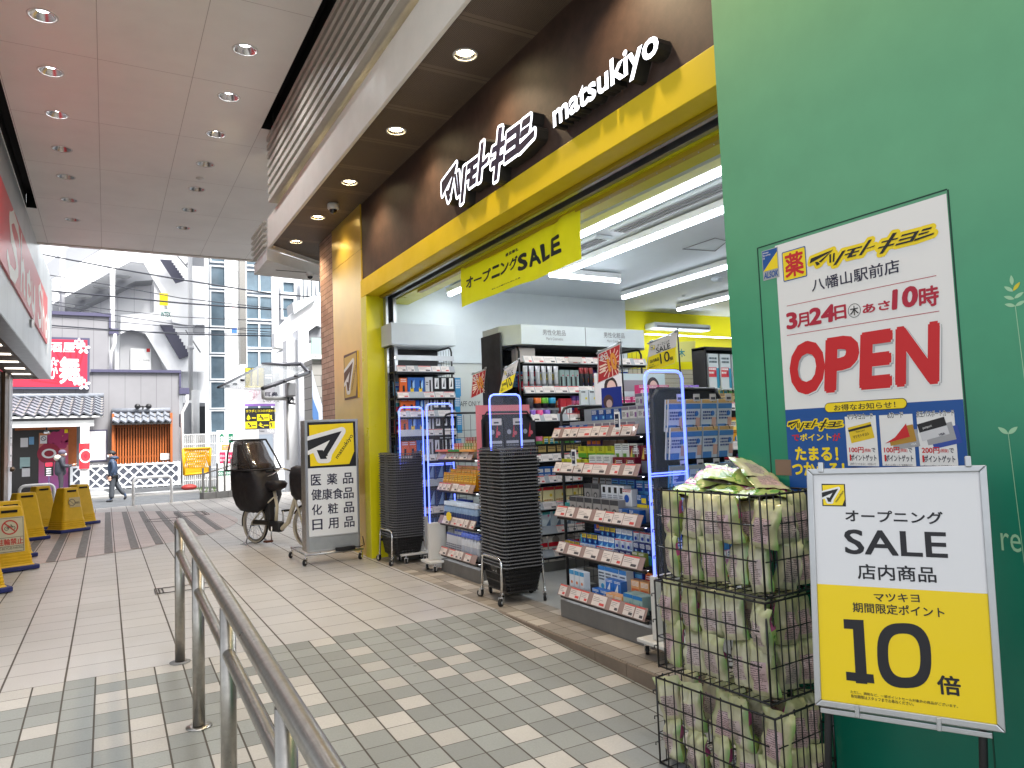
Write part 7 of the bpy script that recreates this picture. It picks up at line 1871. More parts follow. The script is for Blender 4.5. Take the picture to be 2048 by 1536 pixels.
b.box(x0, x1, YW-.48, YW-.44, tz_-.08, tz_+.0, wb); b.box(x0, x1, YW-.485, YW-.44, bz_, bz_+.08, wb); b.box(x0, x0+.1, YW-.486, YW-.44, bz_, tz_, wb); b.box(x1-.1, x1, YW-.486, YW-.44, bz_, tz_, wb); b.build('plaster_band', sk)
b = MB(); b.box(x0, x1+.1, YW-.4, YW-.01, ZG, bz_, mat('grey footing', (120,118,114), .8)); b.build('footing', sk)
t = thing('menu_stand', 'black menu board on a thin stand before the purple poster', 'sign', AY(96, 995, 31.5))
b = MB(); f = Frame((0, 31.5, 0), (1,0,0), (0,0,1), b); P = f.px; a, c = P(89, 924), P(107, 951); f.rslab(a[0], c[1], c[0], a[1], .03, black_metal); f.rect(a[0]+.03, a[1]-.17, c[0]-.03, a[1]-.03, redm, .002)
for k in range(4): f.rect(a[0]+.06, a[1]-.27-.08*k, c[0]-.07, a[1]-.235-.08*k, wsg, .002)
b.build('board', t); b = MB(); xx = (a[0]+c[0])/2; b.tube([(xx, 31.52, c[1]), (xx, 31.52, ZG+.1)], .03, mat('purple post', (70,40,90), .5), 6); b.lathe((xx, 31.52, ZG+.09), [(.2,0),(.2,.03),(0,.05)], black_metal, 12); b.build('post', t)

# ================================================================== WHITE BUILDING with outside stairs
ws = thing('white_stair_building', 'tall white building with zigzag outside stairs and grey soffits', 'building', (4, 50, ZG))
YB = 50.0
tl_ = NG('white wall tile', .5); X, Y, Z = tl_.xyz(); ja, ia = tl_.joint(X, .32, 0, .02); jb, ib = tl_.joint(Z, .32, 0, .02); tl_.color(tl_.mix(tl_.math('MAXIMUM', ja, jb), lin((242,243,244)), lin((212,214,218))))
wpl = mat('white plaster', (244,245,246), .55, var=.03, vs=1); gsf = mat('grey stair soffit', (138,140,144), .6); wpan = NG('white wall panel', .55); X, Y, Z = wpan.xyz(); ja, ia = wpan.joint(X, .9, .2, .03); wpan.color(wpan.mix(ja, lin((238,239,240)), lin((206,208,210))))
def zp(pts, s=4.0, ox=0, oy=450): return [(ox + x/s, oy + y/s) for x, y in pts]
def pslab(name, pts, y, depth, m, parent=ws):
    b = MB(); b.prism([aty(u, v, y) for u, v in pts], (0, depth, 0), m); return fixn(b.build(name, parent))
b = MB(); p0, p1 = aty(60, 1000, YB), aty(425, 470, YB); b.box(-12, p1.x, YB, YB+6, ZG, 26, wpan.m); b.build('wall', ws)
# upper flight climbing to the right, its parapets and soffits
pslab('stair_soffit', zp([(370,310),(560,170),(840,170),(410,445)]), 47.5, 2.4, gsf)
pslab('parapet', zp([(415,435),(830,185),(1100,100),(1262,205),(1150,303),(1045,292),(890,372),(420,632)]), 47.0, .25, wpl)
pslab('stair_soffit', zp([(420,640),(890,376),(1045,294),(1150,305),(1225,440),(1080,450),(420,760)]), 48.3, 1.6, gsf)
pslab('parapet', zp([(1235,100),(1300,100),(1480,455),(1690,640),(1690,1175),(1345,1170),(1165,868),(1050,835),(965,870),(965,720),(1232,700)]), 49.2, .3, wpl)
pslab('parapet', zp([(1150,303),(1262,205),(1430,440),(1480,455),(1520,430),(1690,400),(1690,800),(1500,800),(1380,780),(1300,560)]), 49.05, .1, wpl)
dkst = mat('dark stair riser', (72,72,88), .6)
def steps(p0, p1, n, th, y, dep):
    """dark sawtooth flight between two picture points"""
    A, B = aty(*p0, y), aty(*p1, y); pts = []
    for i in range(n):
        a = A.lerp(B, i/n); c = A.lerp(B, (i+1)/n); pts += [(a.x, a.z), (c.x, a.z)]
    pts.append((B.x, B.z)); pts += [(B.x-th*.9, B.z-th*.35), (A.x-th, A.z)]
    b = MB(); b.prism([(x, y, z) for x, z in pts], (0, dep, 0), dkst); fixn(b.build('stair_flight', ws))
steps((340, 520), (369, 561), 8, .55, 48.4, .18); steps((342, 650), (379, 711), 9, .62, 48.9, .28); steps((366, 828), (392, 868), 6, .5, 48.4, 1.2)
for u0, v0, u1, v1 in ((355,512,375,535),(371,660,401,705)):
    b = MB(); b.tube([aty(u0, v0, 48.2), aty(u1, v1, 48.2)], .04, print_grey, 6); b.build('stair_rail', ws)
for (u0, u1, v0, v1, tw) in ((355,418,507,548,.7),(365,419,642,690,.7)):
    a, c = aty(u0, v0, 49.1), aty(u1, v1, 49.1); b = MB(); b.prism([(a.x+1.0, 49.12, a.z), (c.x, 49.12, a.z), (c.x, 49.12, a.z-.7), (a.x+.4, 49.12, a.z-.7)], (0, .05, 0), gsf); fixn(b.build('landing_soffit', ws))
for u, v0, v1, y in ((225,505,760,46.6),(125,500,630,46.4),(380,505,800,47.5)):
    a, c = aty(u, v0, y), aty(u, v1, y); pipe(ws, [(a.x, y, a.z), (a.x, y, c.z)], .13, pw_)
    b = MB(); b.lathe((a.x, y, c.lerp(a, .35).z), [(.0,.1),(.2,.1),(.2,-.05),(.13,-.12)], pw_, 10); b.build('pipe_hopper', ws)
a = aty(391, 800, 47.0); pipe(ws, [(a.x, 47, aty(391,780,47).z), (a.x, 47, aty(391,905,47).z)], .22, white_paint)
for i, (u, v) in enumerate(((236,582),(252,575),(170,612),(159,618),(174,610))):
    b = MB(); p = aty(u, v, 49.6); b.ball(tuple(p), (.1,.1,.14), mat('lamp grey', (110,108,108), .4), 8, 6); b.build('wall_lamp', ws)
for u, v in ((245,554),(202,575),(166,594),(132,613)):
    b = MB(); p = aty(u, v, 47.8); b.lathe(tuple(p), [(0,0),(.42,0),(.45,.06)], mat('soffit lamp', (190,192,192), .4), 16); b.build('soffit_lamp', ws)
# entrance with door and notices
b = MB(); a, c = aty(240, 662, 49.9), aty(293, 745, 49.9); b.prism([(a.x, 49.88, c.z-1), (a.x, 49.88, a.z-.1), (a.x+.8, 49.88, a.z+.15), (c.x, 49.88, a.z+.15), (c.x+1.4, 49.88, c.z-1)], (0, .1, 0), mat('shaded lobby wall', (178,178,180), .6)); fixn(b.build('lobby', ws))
b = MB(); a, c = aty(261, 697, 49.8), aty(302, 746, 49.8); b.box(a.x, c.x, 49.74, 49.86, c.z-1, a.z, white_paint); f = Frame((0,49.735,0),(1,0,0),(0,0,1),b); P = f.px; q0, q1 = P(293,704), P(300,697); f.rect(q0[0], q0[1], q1[0], q1[1], print_red, .003); q0, q1 = P(270,722), P(299,718); f.text('Smart Stone', (q0[0], q0[1], q1[0], q1[1]), print_grey, 0, .003); b.build('lobby_door', ws)
b = MB(); f = Frame((0,48.1,0),(1,0,0),(0,0,1),b); P = f.px; a, c = P(319,586), P(336,611); f.rslab(a[0], c[1], c[0], a[1], .05, print_yel); a, c = P(318,618), P(342,640); f.rslab(a[0], c[1], c[0], a[1], .05, white_paint); f.ptext('iNTEX', (322,633), (341,624), mat('intex green', (20,110,100), .5), .03, .01); b.build('tenant_sign', ws)
# garage at its foot: dark shutter and green sign with an arrow
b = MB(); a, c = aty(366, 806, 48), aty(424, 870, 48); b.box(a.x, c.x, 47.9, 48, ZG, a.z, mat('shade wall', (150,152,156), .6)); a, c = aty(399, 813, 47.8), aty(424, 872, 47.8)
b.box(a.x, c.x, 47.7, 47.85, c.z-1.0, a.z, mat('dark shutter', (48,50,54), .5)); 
for k in range(14): b.box(a.x, c.x-1.0, 47.68, 47.7, a.z-.16*k-.1, a.z-.16*k-.05, mat('shutter slat', (70,72,76), .5))
f = Frame((0,47.6,0),(1,0,0),(0,0,1),b); P = f.px; a, c = P(415,812), P(424,866); f.rslab(a[0], c[1]-.8, c[0]+.1, a[1], .05, mat('dark green sign', (18,60,48), .5)); f.ptext('2', (418,855), (422,848), wsg, .02, .01); f.ptext('F', (418,863), (422,857), wsg, .02, .01); a = P(420, 843); f.poly([(a[0]-.12,a[1]),(a[0]+.12,a[1]),(a[0],a[1]+.25)], wsg, .01); f.line((a[0],a[1]-.2),(a[0],a[1]), .06, wsg, .01); b.build('garage_front', ws)
# ================================================================== GLASS TOWER
gt = thing('glass_tower_building', 'slim white framed glass stair tower with a steel blade of tenant signs', 'building', (9, 44, ZG))
YT = 44.0
gls = NG('blue grey window glass', .08, 0, .6); X, Y, Z = gls.xyz(); gls.color(gls.mul(lin((92,110,122)), gls.rng(gls.noise(.7, 4), .3, .7, .6, 1.3)))
wfr = mat('white window frame', (230,233,236), .4)
def win(u0, v0, u1, v1, y=YT, sub=(), parent=gt):
    a, c = aty(u0, v0, y), aty(u1, v1, y); fr_ = MB(); w_ = .08
    fr_.box(a.x, c.x, y-.06, y+.05, a.z-w_, a.z, wfr); fr_.box(a.x, c.x, y-.06, y+.05, c.z, c.z+w_, wfr); fr_.box(a.x, a.x+w_, y-.06, y+.05, c.z+w_, a.z-w_, wfr); fr_.box(c.x-w_, c.x, y-.06, y+.05, c.z+w_, a.z-w_, wfr)
    for s in sub: x = a.x + (c.x-a.x)*s; fr_.box(x-.05, x+.05, y-.055, y+.05, c.z+w_, a.z-w_, wfr)
    o = fr_.build('window', parent); b = MB(); b.box(a.x+w_, c.x-w_, y, y+.03, c.z+w_, a.z-w_, gls.m)
    b.v = [tuple(V(p) - V(parent.location)) for p in b.v]; b.build('pane', o, world=False)
b = MB(); a = aty(414, 900, YT+.2); c = aty(547, 900, YT+.2); b.box(aty(420,900,YT).x, c.x, YT+.05, YT+.6, ZG, 25, mat('tower dark core', (120,128,138), .6)); b.box(aty(452,900,YT).x, aty(496,900,YT).x, YT-.08, YT+.05, ZG, 25, wpl); b.box(aty(411,900,YT).x, aty(419,900,YT).x, YT-.09, YT+.05, ZG, 25, wpl); b.build('frame_column', gt)
for v0, v1 in ((470,527),(530,578),(580,655),(657,708),(710,760),(762,818),(820,866)): win(419, v0, 452, v1, sub=())
for v0, v1 in ((470,514),(512,536),(538,587),(589,642),(644,698),(700,752),(754,806),(808,858)): win(490, v0, 546, v1, sub=(.5,))
for v0, v1 in ((812,860),(722,808)): win(472, v0, 488, v1)
bl_ = thing('sign_blade', 'tall steel blade with white tenant sign boxes in front of the glass tower', 'sign', (10, 42, 8))
b = MB(); a, c = aty(476, 470, 42), aty(491, 730, 42); b.box(a.x, c.x, 41.6, 42.4, c.z, a.z+3, steel); b.build('steel_fin', bl_)
b = MB(); f = Frame((0,41.7,0),(1,0,0),(0,0,1),b); P = f.px
for v0, v1 in ((440,543),(545,570),(572,604),(606,668),(670,698),(700,731)): a, c = P(458,v0), P(476,v1); f.rslab(a[0], c[1]+.05, c[0], a[1]-.05, .25, white_paint)
f.ptext('ヘ', (466,522), (474,512), print_grey, .01, .004); f.ptext('あ', (459,530), (466,512), print_grey, .01, .004); f.ptext('内科', (459,541), (474,528), print_grey, .01, .004); f.ptext('W', (463,694), (474,674), print_grey, -.0, .004); f.ptext('さくら', (463,625), (472,612), mat('sign pink', (206,120,130), .5), .01, .004); f.ptext('みどり', (463,664), (473,640), mat('sign blue', (60,110,190), .5), .01, .004) if False else None
a, c = P(463,656), P(474,666); f.rect(a[0], c[1], c[0], a[1], mat('sign blue', (60,110,190), .5), .004); b.build('sign_box', bl_)
# ================================================================== WHITE BUILDING ON THE RIGHT with brick foot
rb = thing('white_corner_building', 'white building past the shop with balcony slab, square column and louvred shutter', 'building', (7, 26, ZG))
YR = 27.0
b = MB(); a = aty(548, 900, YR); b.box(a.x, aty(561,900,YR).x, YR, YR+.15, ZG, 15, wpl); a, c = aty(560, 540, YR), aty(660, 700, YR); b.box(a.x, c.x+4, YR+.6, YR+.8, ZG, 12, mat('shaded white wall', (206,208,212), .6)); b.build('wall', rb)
for u0, u1, v0, v1 in ((561,592,560,590),(561,592,592,640),(600,612,553,610),(616,628,553,598),(632,644,553,590)): win(u0, v0, u1, v1, y=YR+.4, parent=rb)
pslab('balcony', [(549,665),(550,694),(567,697),(634,650),(644,655),(644,592),(628,592),(585,625)], 24.5, .5, wpl, rb)
pslab('balcony', [(585,605),(628,591),(634,592),(634,597),(588,628)], 24.3, .9, mat('balcony coping', (196,198,200), .5), rb)
pslab('balcony_soffit', [(567,697),(634,650),(650,655),(650,672),(588,690)], 24.7, 1.8, gsf, rb)
b = MB(); a, c = aty(596, 678, 22.5), aty(623, 1000, 22.5); b.box(a.x, c.x, 22.5, 23.3, -.3, a.z+.3, mat('column grey white', (196,198,204), .5, var=.04)); b.box(a.x-.3, a.x, 22.7, 23.3, -.3, a.z, wpl); b.build('column', rb)
b = MB(); a, c = aty(572, 805, 23.6), aty(596, 930, 23.6); b.box(a.x, c.x, 23.55, 23.7, -.3, a.z, mat('shutter pale', (214,218,224), .4))
z = a.z
while z > -.3: b.box(a.x, c.x, 23.52, 23.55, z-.06, z-.03, mat('shutter line', (176,182,190), .4)); z -= .09
b.build('louvred_shutter', rb)
sb = NG('grey stone block', .6); X, Y, Z = sb.xyz(); jr, ir = sb.joint(Z, .32, .05, .02); sh2 = sb.math('MULTIPLY', sb.math('MODULO', ir, 2.0), .42); jc, ic = sb.joint(sb.math('ADD', X, sh2), .84, 0, .02); sb.color(sb.mix(sb.math('MAXIMUM', jr, jc), lin((160,158,152)), lin((92,90,88))))
b = MB(); a, c = aty(624, 718, 20.5), aty(662, 950, 20.5); b.box(a.x, c.x+2, 20.5, 21.5, -.3, a.z, sb.m); b.build('stone_wall', rb)
b = MB(); a, c = aty(622, 676, 20.45), aty(652, 718, 20.45); b.box(a.x, c.x+1, 20.4, 20.46, c.z, a.z, mat('pale green glass', (170,200,190), .15)); f = Frame((0,20.395,0),(1,0,0),(0,0,1),b); p0, p1 = f.px(623,717), f.px(650,709); f.rect(p0[0], p0[1], p1[0], p1[1], wsg, .002); f.text('案内', (f.px(629,715)[0], p0[1]+.02, f.px(640,715)[0], p1[1]-.02), print_grey, 0, .004); b.build('upper_window', rb)
b = MB(); pts = [(624,740),(632,770),(650,830),(650,850),(632,850),(625,790)]; b.prism([aty(u, v, 20.3) for u, v in pts], (0, .05, 0), mat('pale blue board', (206,216,230), .4)); b.prism([aty(u, v, 20.28) for u, v in [(625,795),(637,826),(638,850),(629,850),(625,832)]], (0, .015, 0), mat('mid blue board', (90,130,186), .4)); fixn(b.build('slanted_board', rb))
# signs between tower and column
b = MB(); f = Frame((0,26.0,0),(1,0,0),(0,0,1),b); P = f.px
a, c = P(489,776), P(550,810); f.rslab(a[0], c[1], c[0], a[1], .06, mat('clinic white', (232,228,232), .5)); f.ptext('耳鼻', (528,793), (556,784), print_navy, .02, .003); f.ptext('いのうえ', (526,805), (560,797), print_grey, .01, .003)
a, c = P(489,808), P(550,812); f.rect(a[0], c[1], c[0], a[1], mat('violet band', (150,110,190), .5), .004)
for u, v, r in ((499,792,.18),(506,787,.14),(514,784,.1),(510,792,.08)): a = P(u, v); f.ring(a[0], a[1], r*.8, r, mat('pale pink line', (226,190,200), .5), .003, 16)
tag(b.build('clinic_sign'), 'white clinic sign with a violet band above the black and yellow gym sign', 'sign')
b = MB(); f = Frame((0,26.0,0),(1,0,0),(0,0,1),b); P = f.px; bkm = mat('gym black', (30,30,34), .5); gy = mat('gym yellow', (246,222,20), .5)
a, c = P(490,816), P(550,858); f.rslab(a[0], c[1], c[0], a[1], .06, bkm); f.ptext('カラダとココロが変わる', (492,825), (552,818.5), gy, .02, .004)
for i, (u0, u1, v0, v1, col) in enumerate(((491,514,828,842,bkm),(514,539,828,842,gy),(539,550,828,842,bkm),(491,514,843,857,gy),(514,539,843,857,bkm),(539,550,843,857,gy))):
    p0, p1 = P(u0,v1), P(u1,v0); f.rect(p0[0], p0[1], p1[0], p1[1], col, .003); ink = gy if col is bkm else bkm; w_, h_ = p1[0]-p0[0], p1[1]-p0[1]
    if i == 0: f.poly([(p0[0]+w_*.1,p0[1]+h_*.3),(p0[0]+w_*.25,p0[1]+h_*.1),(p0[0]+w_*.42,p0[1]+h_*.3),(p0[0]+w_*.38,p0[1]+h_*.6),(p0[0]+w_*.25,p0[1]+h_*.95),(p0[0]+w_*.15,p0[1]+h_*.6)], ink, .005)
    else: f.disc(p0[0]+w_*.28, p0[1]+h_*.75, h_*.13, ink, .005, 12); f.line((p0[0]+w_*.28,p0[1]+h_*.65),(p0[0]+w_*(.5 if i % 2 else .28),p0[1]+h_*.3), h_*.17, ink, .0052); f.line((p0[0]+w_*.3,p0[1]+h_*.3),(p0[0]+w_*.55,p0[1]+h_*.15), h_*.1, ink, .0054); f.line((p0[0]+w_*.12,p0[1]+h_*.5),(p0[0]+w_*.45,p0[1]+h_*.55), h_*.1, ink, .0056)
    if w_ > .3: f.rect(p0[0]+w_*.55, p0[1]+h_*.35, p0[0]+w_*.92, p0[1]+h_*.5, ink, .005)
tag(b.build('gym_sign'), 'black and yellow gym sign with pictogram squares left of the grey column', 'sign')
b = MB(); f = Frame((0,26.2,0),(1,0,0),(0,0,1),b); P = f.px; a, c = P(490,735), P(530,774); f.rslab(a[0], c[1], c[0], a[1], .06, mat('gym grey', (70,70,66), .5))
for k in range(9): 
    for j in range(3):
        u_ = 491+13*j; p0, p1 = P(u_, 739+4*k), P(u_+10, 737+4*k); f.rect(p0[0], p0[1], p1[0], p1[1], gy, .003)
p0, p1 = P(490,775), P(530,772); f.rect(p0[0], p0[1], p1[0], p1[1], gy, .004); tag(b.build('timetable_sign'), 'dark timetable sign with yellow bars seen through the glass awning', 'sign')
b = MB(); f = Frame((0,25.8,0),(1,0,0),(0,0,1),b); P = f.px; a, c = P(514,858), P(550,868); f.rslab(a[0], c[1], c[0], a[1], .06, mat('name plate grey', (150,150,154), .4)); f.ptext('Tomec', (518,864), (529,860), print_black, .01, .003); f.ptext('TOA', (534,865), (548,859), wsg, .02, .003); tag(b.build('name_plate'), 'grey name plate under the gym sign', 'sign')
# white property board
b = MB(); f = Frame((0,24.5,0),(1,0,0),(0,0,1),b); P = f.px; a, c = P(433,861), P(480,990); grn = mat('board green', (20,116,84), .5); cr_ = mat('board crimson', (206,40,84), .5)
f.rslab(a[0], c[1], c[0]+.6, a[1], .06, white_paint)
p0, p1 = P(440,885), P(447,870); f.rect(p0[0], p0[1], p1[0], p1[1]-.03, grn, .003); cc = P(443.5, 866); f.poly([(p0[0]-.03,p1[1]-.05),(p1[0]+.03,p1[1]-.05),cc], grn, .0035); f.ptext('家', (441,884), (446.5,872), wsg, .03, .006); f.ptext('X', (450,880), (454,874), print_black, 0, .004)
p0, p1 = P(457,885), P(466,867); f.rect(p0[0], p0[1], p1[0], p1[1], grn, .003); f.ptext('土地', (458,880), (465,872), wsg, .03, .006)
p0, p1 = P(443,900), P(461,889); f.rect(p0[0], p0[1], p1[0], p1[1], mat('board orange', (230,150,50), .5), .003); f.rect(p0[0]+.04, p0[1]+.04, p1[0]-.04, p1[1]-.04, mat('board cream', (250,226,190), .5), .0045); f.ptext('高価買取', (446,897), (458,892), print_red, .02, .006)
for (u0, u1), w2 in (((439,451),('売りたい','貸したい')), ((454,466),('買いたい','借りたい'))):
    p0, p1 = P(u0,927), P(u1,904); f.rect(p0[0], p0[1], p1[0], p1[1], cr_, .003); f.ptext(w2[0], (u0+1.5,915), (u1-1.5,909), wsg, .03, .005); f.ptext(w2[1], (u0+1.5,923), (u1-1.5,917), wsg, .03, .005)
p0, p1 = P(433,952), P(480,940); f.rect(p0[0], p0[1], p1[0], p1[1], grn, .003); f.ptext('03-3304', (437,950), (466,943), wsg, .02, .005)
tag(b.build('property_board'), 'white property board with green house mark and crimson squares behind the bicycle', 'sign')
# mesh fence and yellow site barrier
mf = thing('mesh_fence', 'thin white mesh fence behind the yellow site barrier', 'fence', (5, 34, ZG)); b = MB(); a, c = aty(366, 870, 33), aty(434, 960, 33)
for k in range(18): x = a.x + (c.x-a.x)*k/17; b.tube([(x,33,ZG),(x,33,a.z)], .02 if k % 6 else .04, white_paint, 5)
for zz in (a.z, a.z-.4, a.z-.9, a.z-1.4, a.z-1.9): b.tube([(a.x,33,zz),(c.x,33,zz)], .025, white_paint, 5)
b.build('mesh', mf)
sbx = thing('site_barrier', 'yellow expanding site barrier with a solid lower panel', 'barrier', (5, 32, ZG)); ybar = mat('site yellow', (236,176,20), .5)
b = MB(); f = Frame((0,32,0),(1,0,0),(0,0,1),b); P = f.px; tl, tr, br_, bl2 = P(366,898), P(421,896), P(419,945), P(368,950)
for p, q in ((tl,tr),(tr,br_),(br_,bl2),(bl2,tl)): f.mb.tube([f.at(*p), f.at(*q)], .05, ybar, 6)
m0, m1 = P(366,936), P(419,934); f.slab([m0, m1, br_, bl2], .03, ybar); b.build('panel', sbx)
b = MB(); f = Frame((0,32,0),(1,0,0),(0,0,1),b)
for k in range(16):
    t_ = k/15; a, c = V(tl).lerp(V(tr), t_), V(m0).lerp(V(m1), t_)
    a2, c2 = V(tl).lerp(V(tr), min(1, t_+.25)), V(m0).lerp(V(m1), max(0, t_-.25))
    f.mb.tube([f.at(*a), f.at(*V(m0).lerp(V(m1), min(1, t_+.25)))], .018, ybar, 4); f.mb.tube([f.at(*a), f.at(*c2)], .018, ybar, 4)
b.build('lattice', sbx)
rg = random.Random(9); wd_ = MB(); wg = mat('weed green', (84,104,58), .8)
for k in range(260):
    x, y = rg.uniform(3.0, 6.2), rg.uniform(28.5, 31); z_ = ZG; h_ = rg.uniform(.05,.22); wd_.poly([(x-.02,y,z_),(x+.02,y,z_),(x+rg.uniform(-.1,.1),y+rg.uniform(-.05,.05),z_+h_)], wg)
o = wd_.build('weeds'); tag(o, 'patch of low weeds at the foot of the site barrier', 'weeds', kind='stuff')
b = MB(); rgd = mat('red tarpaulin', (140,36,30), .6)
b.ball((aty(378,955,30.5).x, 30.5, ZG+.15), (.28,.2,.12), rgd); tag(b.build('red_tarpaulin'), 'crumpled red tarpaulin on the ground beside the site barrier', 'tarpaulin')

# ================================================================== PICKET FENCE on a block kerb
pk_ = thing('picket_fence', 'low grey metal picket fence with sloping rail on concrete blocks', 'fence', (2.6, 19.9, 0))
A, B = V((2.10, 19.85, 0)), V((3.6, 20.35, 0)); b = MB(); d = (B-A).normalized(); s_ = V((-d.y, d.x, 0))
for k in range(5): p = A + (B-A)*(k/5); q = A + (B-A)*((k+.97)/5); b.obox((p+q)/2 + V((0,0,.08)), (q-p)/2, s_*.12, V((0,0,.08)), conc)
b.build('block_kerb', pk_)
pm = mat('grey picket', (118,116,114), .5, .2)
for k in range(9):
    t_ = k/8; p = A.lerp(B, t_*.95+.02); h_ = .62 + .40*t_
    b = MB(); b.obox(p + V((0,0,.16 + h_/2)), d*.022, s_*.015, V((0,0,h_/2)), pm); b.build('picket', pk_)
b = MB(); b.tube([A.lerp(B,.0) + V((0,0,.62)), A.lerp(B,1) + V((0,0,1.0))], .018, pm, 6); b.build('rail', pk_)
# ================================================================== GLASS AWNING
aw = thing('glass_awning', 'slanted glass awning with dark steel beam over the bicycle parking', 'awning', (3.6, 18.5, 2.5))
YA = 18.5
gpan = mat('smoky awning glass', (126,130,132), .06, alpha=.5)
Pa = [aty(436,775,17.2), aty(525,727,19.4), aty(620,735,19.6), aty(521,780,17.2)]
b = MB(); n_ = (Pa[1]-Pa[0]).cross(Pa[3]-Pa[0]).normalized(); b.prism(Pa, n_*.015, gpan); fixn(b.build('glass_pane', aw))
b = MB(); dst = mat('dark steel', (84,84,90), .4, .4)
b.tube([aty(524,729,19.4), aty(602,728,19.5)], .055, dst, 6); b.tube([aty(524,731,19.4), aty(436,775,17.2)], .028, dst, 6); b.tube([aty(616,746,19.0), aty(525,777,17.3)], .05, dst, 6)
b.tube([aty(602,728,19.5), aty(618,745,19.0)], .05, dst, 6); b.build('steel_beam', aw)
for u, v in ((470,768),(485,760),(455,772),(548,771),(570,762),(592,752)): b = MB(); p = aty(u, v, 17.8); b.lathe(tuple(p), [(0,.02),(.05,.02),(.05,-.03),(0,-.03)], dst, 10); b.build('glass_clamp', aw)
b = MB(); b.tube([aty(526,780,18.6), aty(527,796,18.6), aty(535,797,18.6), aty(588,797,18.6)], .05, pw_, 8); b.tube([aty(575,797,18.6), aty(576,920,18.6)], .035, pw_, 8); b.build('drain_pipe', aw)
t = thing('meter_box', 'grey meter box with cables under the glass awning', 'box', aty(582, 780, 18.4)); b = MB(); a, c = aty(573,765,18.4), aty(591,793,18.4); b.box(a.x, c.x, 18.3, 18.6, c.z, a.z, mat('meter grey', (150,152,156), .5)); b.build('casing', t, bevel=.03)
b = MB(); rg = random.Random(4)
for k in range(5): b.tube([aty(578+rg.uniform(-4,10), 795, 18.5), aty(575+rg.uniform(0,14), 803+rg.uniform(0,5), 18.5), aty(580+rg.uniform(-3,12), 808, 18.5)], .018, dst, 5)
b.build('cable', t)
# ================================================================== OVERHEAD CABLES
cbm = mat('overhead cable', (56,58,66), .6)
def cable(pts, y0, y1, r, lab):
    P_ = [aty(u, v, y0 + (y1-y0)*i/(len(pts)-1)) for i, (u, v) in enumerate(pts)]
    # smooth through the points
    out = []
    for i in range(len(P_)-1):
        for k in range(6): out.append(P_[i].lerp(P_[i+1], k/6))
    out.append(P_[-1]); b = MB(); b.tube(out, r, cbm, 6); tag(b.build('overhead_cable'), lab, 'cable', 'overhead cables across the road')
cable([(20,498),(86,509),(226,536),(360,559),(540,587),(700,600)], 33, 26, .030, 'uppermost thick black cable crossing the road above the pub')
cable([(20,548),(98,550),(226,571),(360,596),(540,616),(700,628)], 33, 26, .018, 'thin cable under the uppermost black cable')
cable([(20,580),(104,582),(226,593),(360,606),(540,619),(700,634)], 34, 27, .032, 'thick black cable in the middle of the bundle')
cable([(20,600),(104,603),(226,620),(360,634),(540,642),(700,650)], 34, 27, .014, 'thin pale cable below the middle thick cable')
cable([(20,603),(104,609),(226,630),(360,650),(540,664),(700,672)], 35, 27, .016, 'second thin cable below the middle thick cable')
cable([(20,625),(104,632),(226,643),(360,655),(540,657),(700,662)], 35, 28, .016, 'thin cable just above the lowest pair of cables')
cable([(20,648),(104,651),(226,660),(360,668),(540,672),(700,675)], 35, 28, .028, 'lower thick cable with a spiral wrap at the bottom of the bundle')
cable([(20,652),(104,655),(226,662),(360,665),(540,668),(700,670)], 35.2, 28.2, .014, 'lowest thin cable running along the lower thick cable')
# ================================================================== PEOPLE
def skin_mesh(name, verts, edges, m, subdiv=1, root=0, parent=None):
    me = bpy.data.meshes.new(name); me.from_pydata([v[:3] for v in verts], edges, []); me.materials.append(m)
    o = bpy.data.objects.new(name, me); COL.objects.link(o)
    md = o.modifiers.new('skin', 'SKIN'); md.use_smooth_shade = True
    for i, v in enumerate(verts):
        r = v[3]; s = me.skin_vertices[0].data[i]; s.radius = r if isinstance(r, tuple) else (r, r); s.use_root = (i == root)
    sb_ = o.modifiers.new('subdivision', 'SUBSURF'); sb_.levels = subdiv; sb_.render_levels = subdiv
    if parent: o.parent = parent
    return o
skin = mat('skin', (206,158,134), .5); mask_w = mat('mask white', (232,234,236), .6); jacket = mat('navy jacket', (44,60,84), .55, var=.15, vs=12); trous = mat('dark grey trousers', (60,64,70), .7, var=.12, vs=10); shoe = mat('dark shoes', (30,30,34), .5); hairm = mat('black hair', (24,22,24), .6); coat_d = mat('dark coat', (40,42,52), .7, var=.12, vs=10); hood = mat('grey beige hood', (176,170,158), .8); hatm = mat('grey purple hat', (84,76,94), .8)
# walking man, facing left (-x), standing height 1.62
W0 = aty(226, 1002.5, 27.2); W0.z = ZG
man = thing('person', 'person in navy jacket, dark cap and white mask walking left on the road', 'person', W0)
s = 1.0
body = [(0,0,.86,.135),(-.01,0,1.02,.125),(-.02,0,1.20,.145),(-.02,0,1.33,.13),(-.03,0,1.41,.06),(-.05,0,1.47,.052),
        (-.02,-.16,1.32,.065),(.02,-.21,1.08,.05),(-.05,-.20,.86,.042),(-.07,-.19,.80,.03),   # near arm
        (-.02,.16,1.32,.065),(-.02,.2,1.08,.05),(-.10,.19,.88,.042),(-.12,.18,.82,.03),
        (.0,-.085,.80,.095),(-.035,-.09,.46,.068),(-.05,-.09,.12,.05),(-.06,-.09,.06,.04),(-.19,-.09,.035,.032),    # front leg
        (.02,.085,.80,.095),(.14,.09,.48,.066),(.33,.09,.22,.05),(.37,.09,.16,.042),(.33,.09,.06,.032)]
ed = [(0,1),(1,2),(2,3),(3,4),(4,5),(3,6),(6,7),(7,8),(8,9),(3,10),(10,11),(11,12),(12,13),(0,14),(14,15),(15,16),(16,17),(17,18),(0,19),(19,20),(20,21),(21,22),(22,23)]
skin_mesh('body', body, ed, jacket, 1, 0, man)
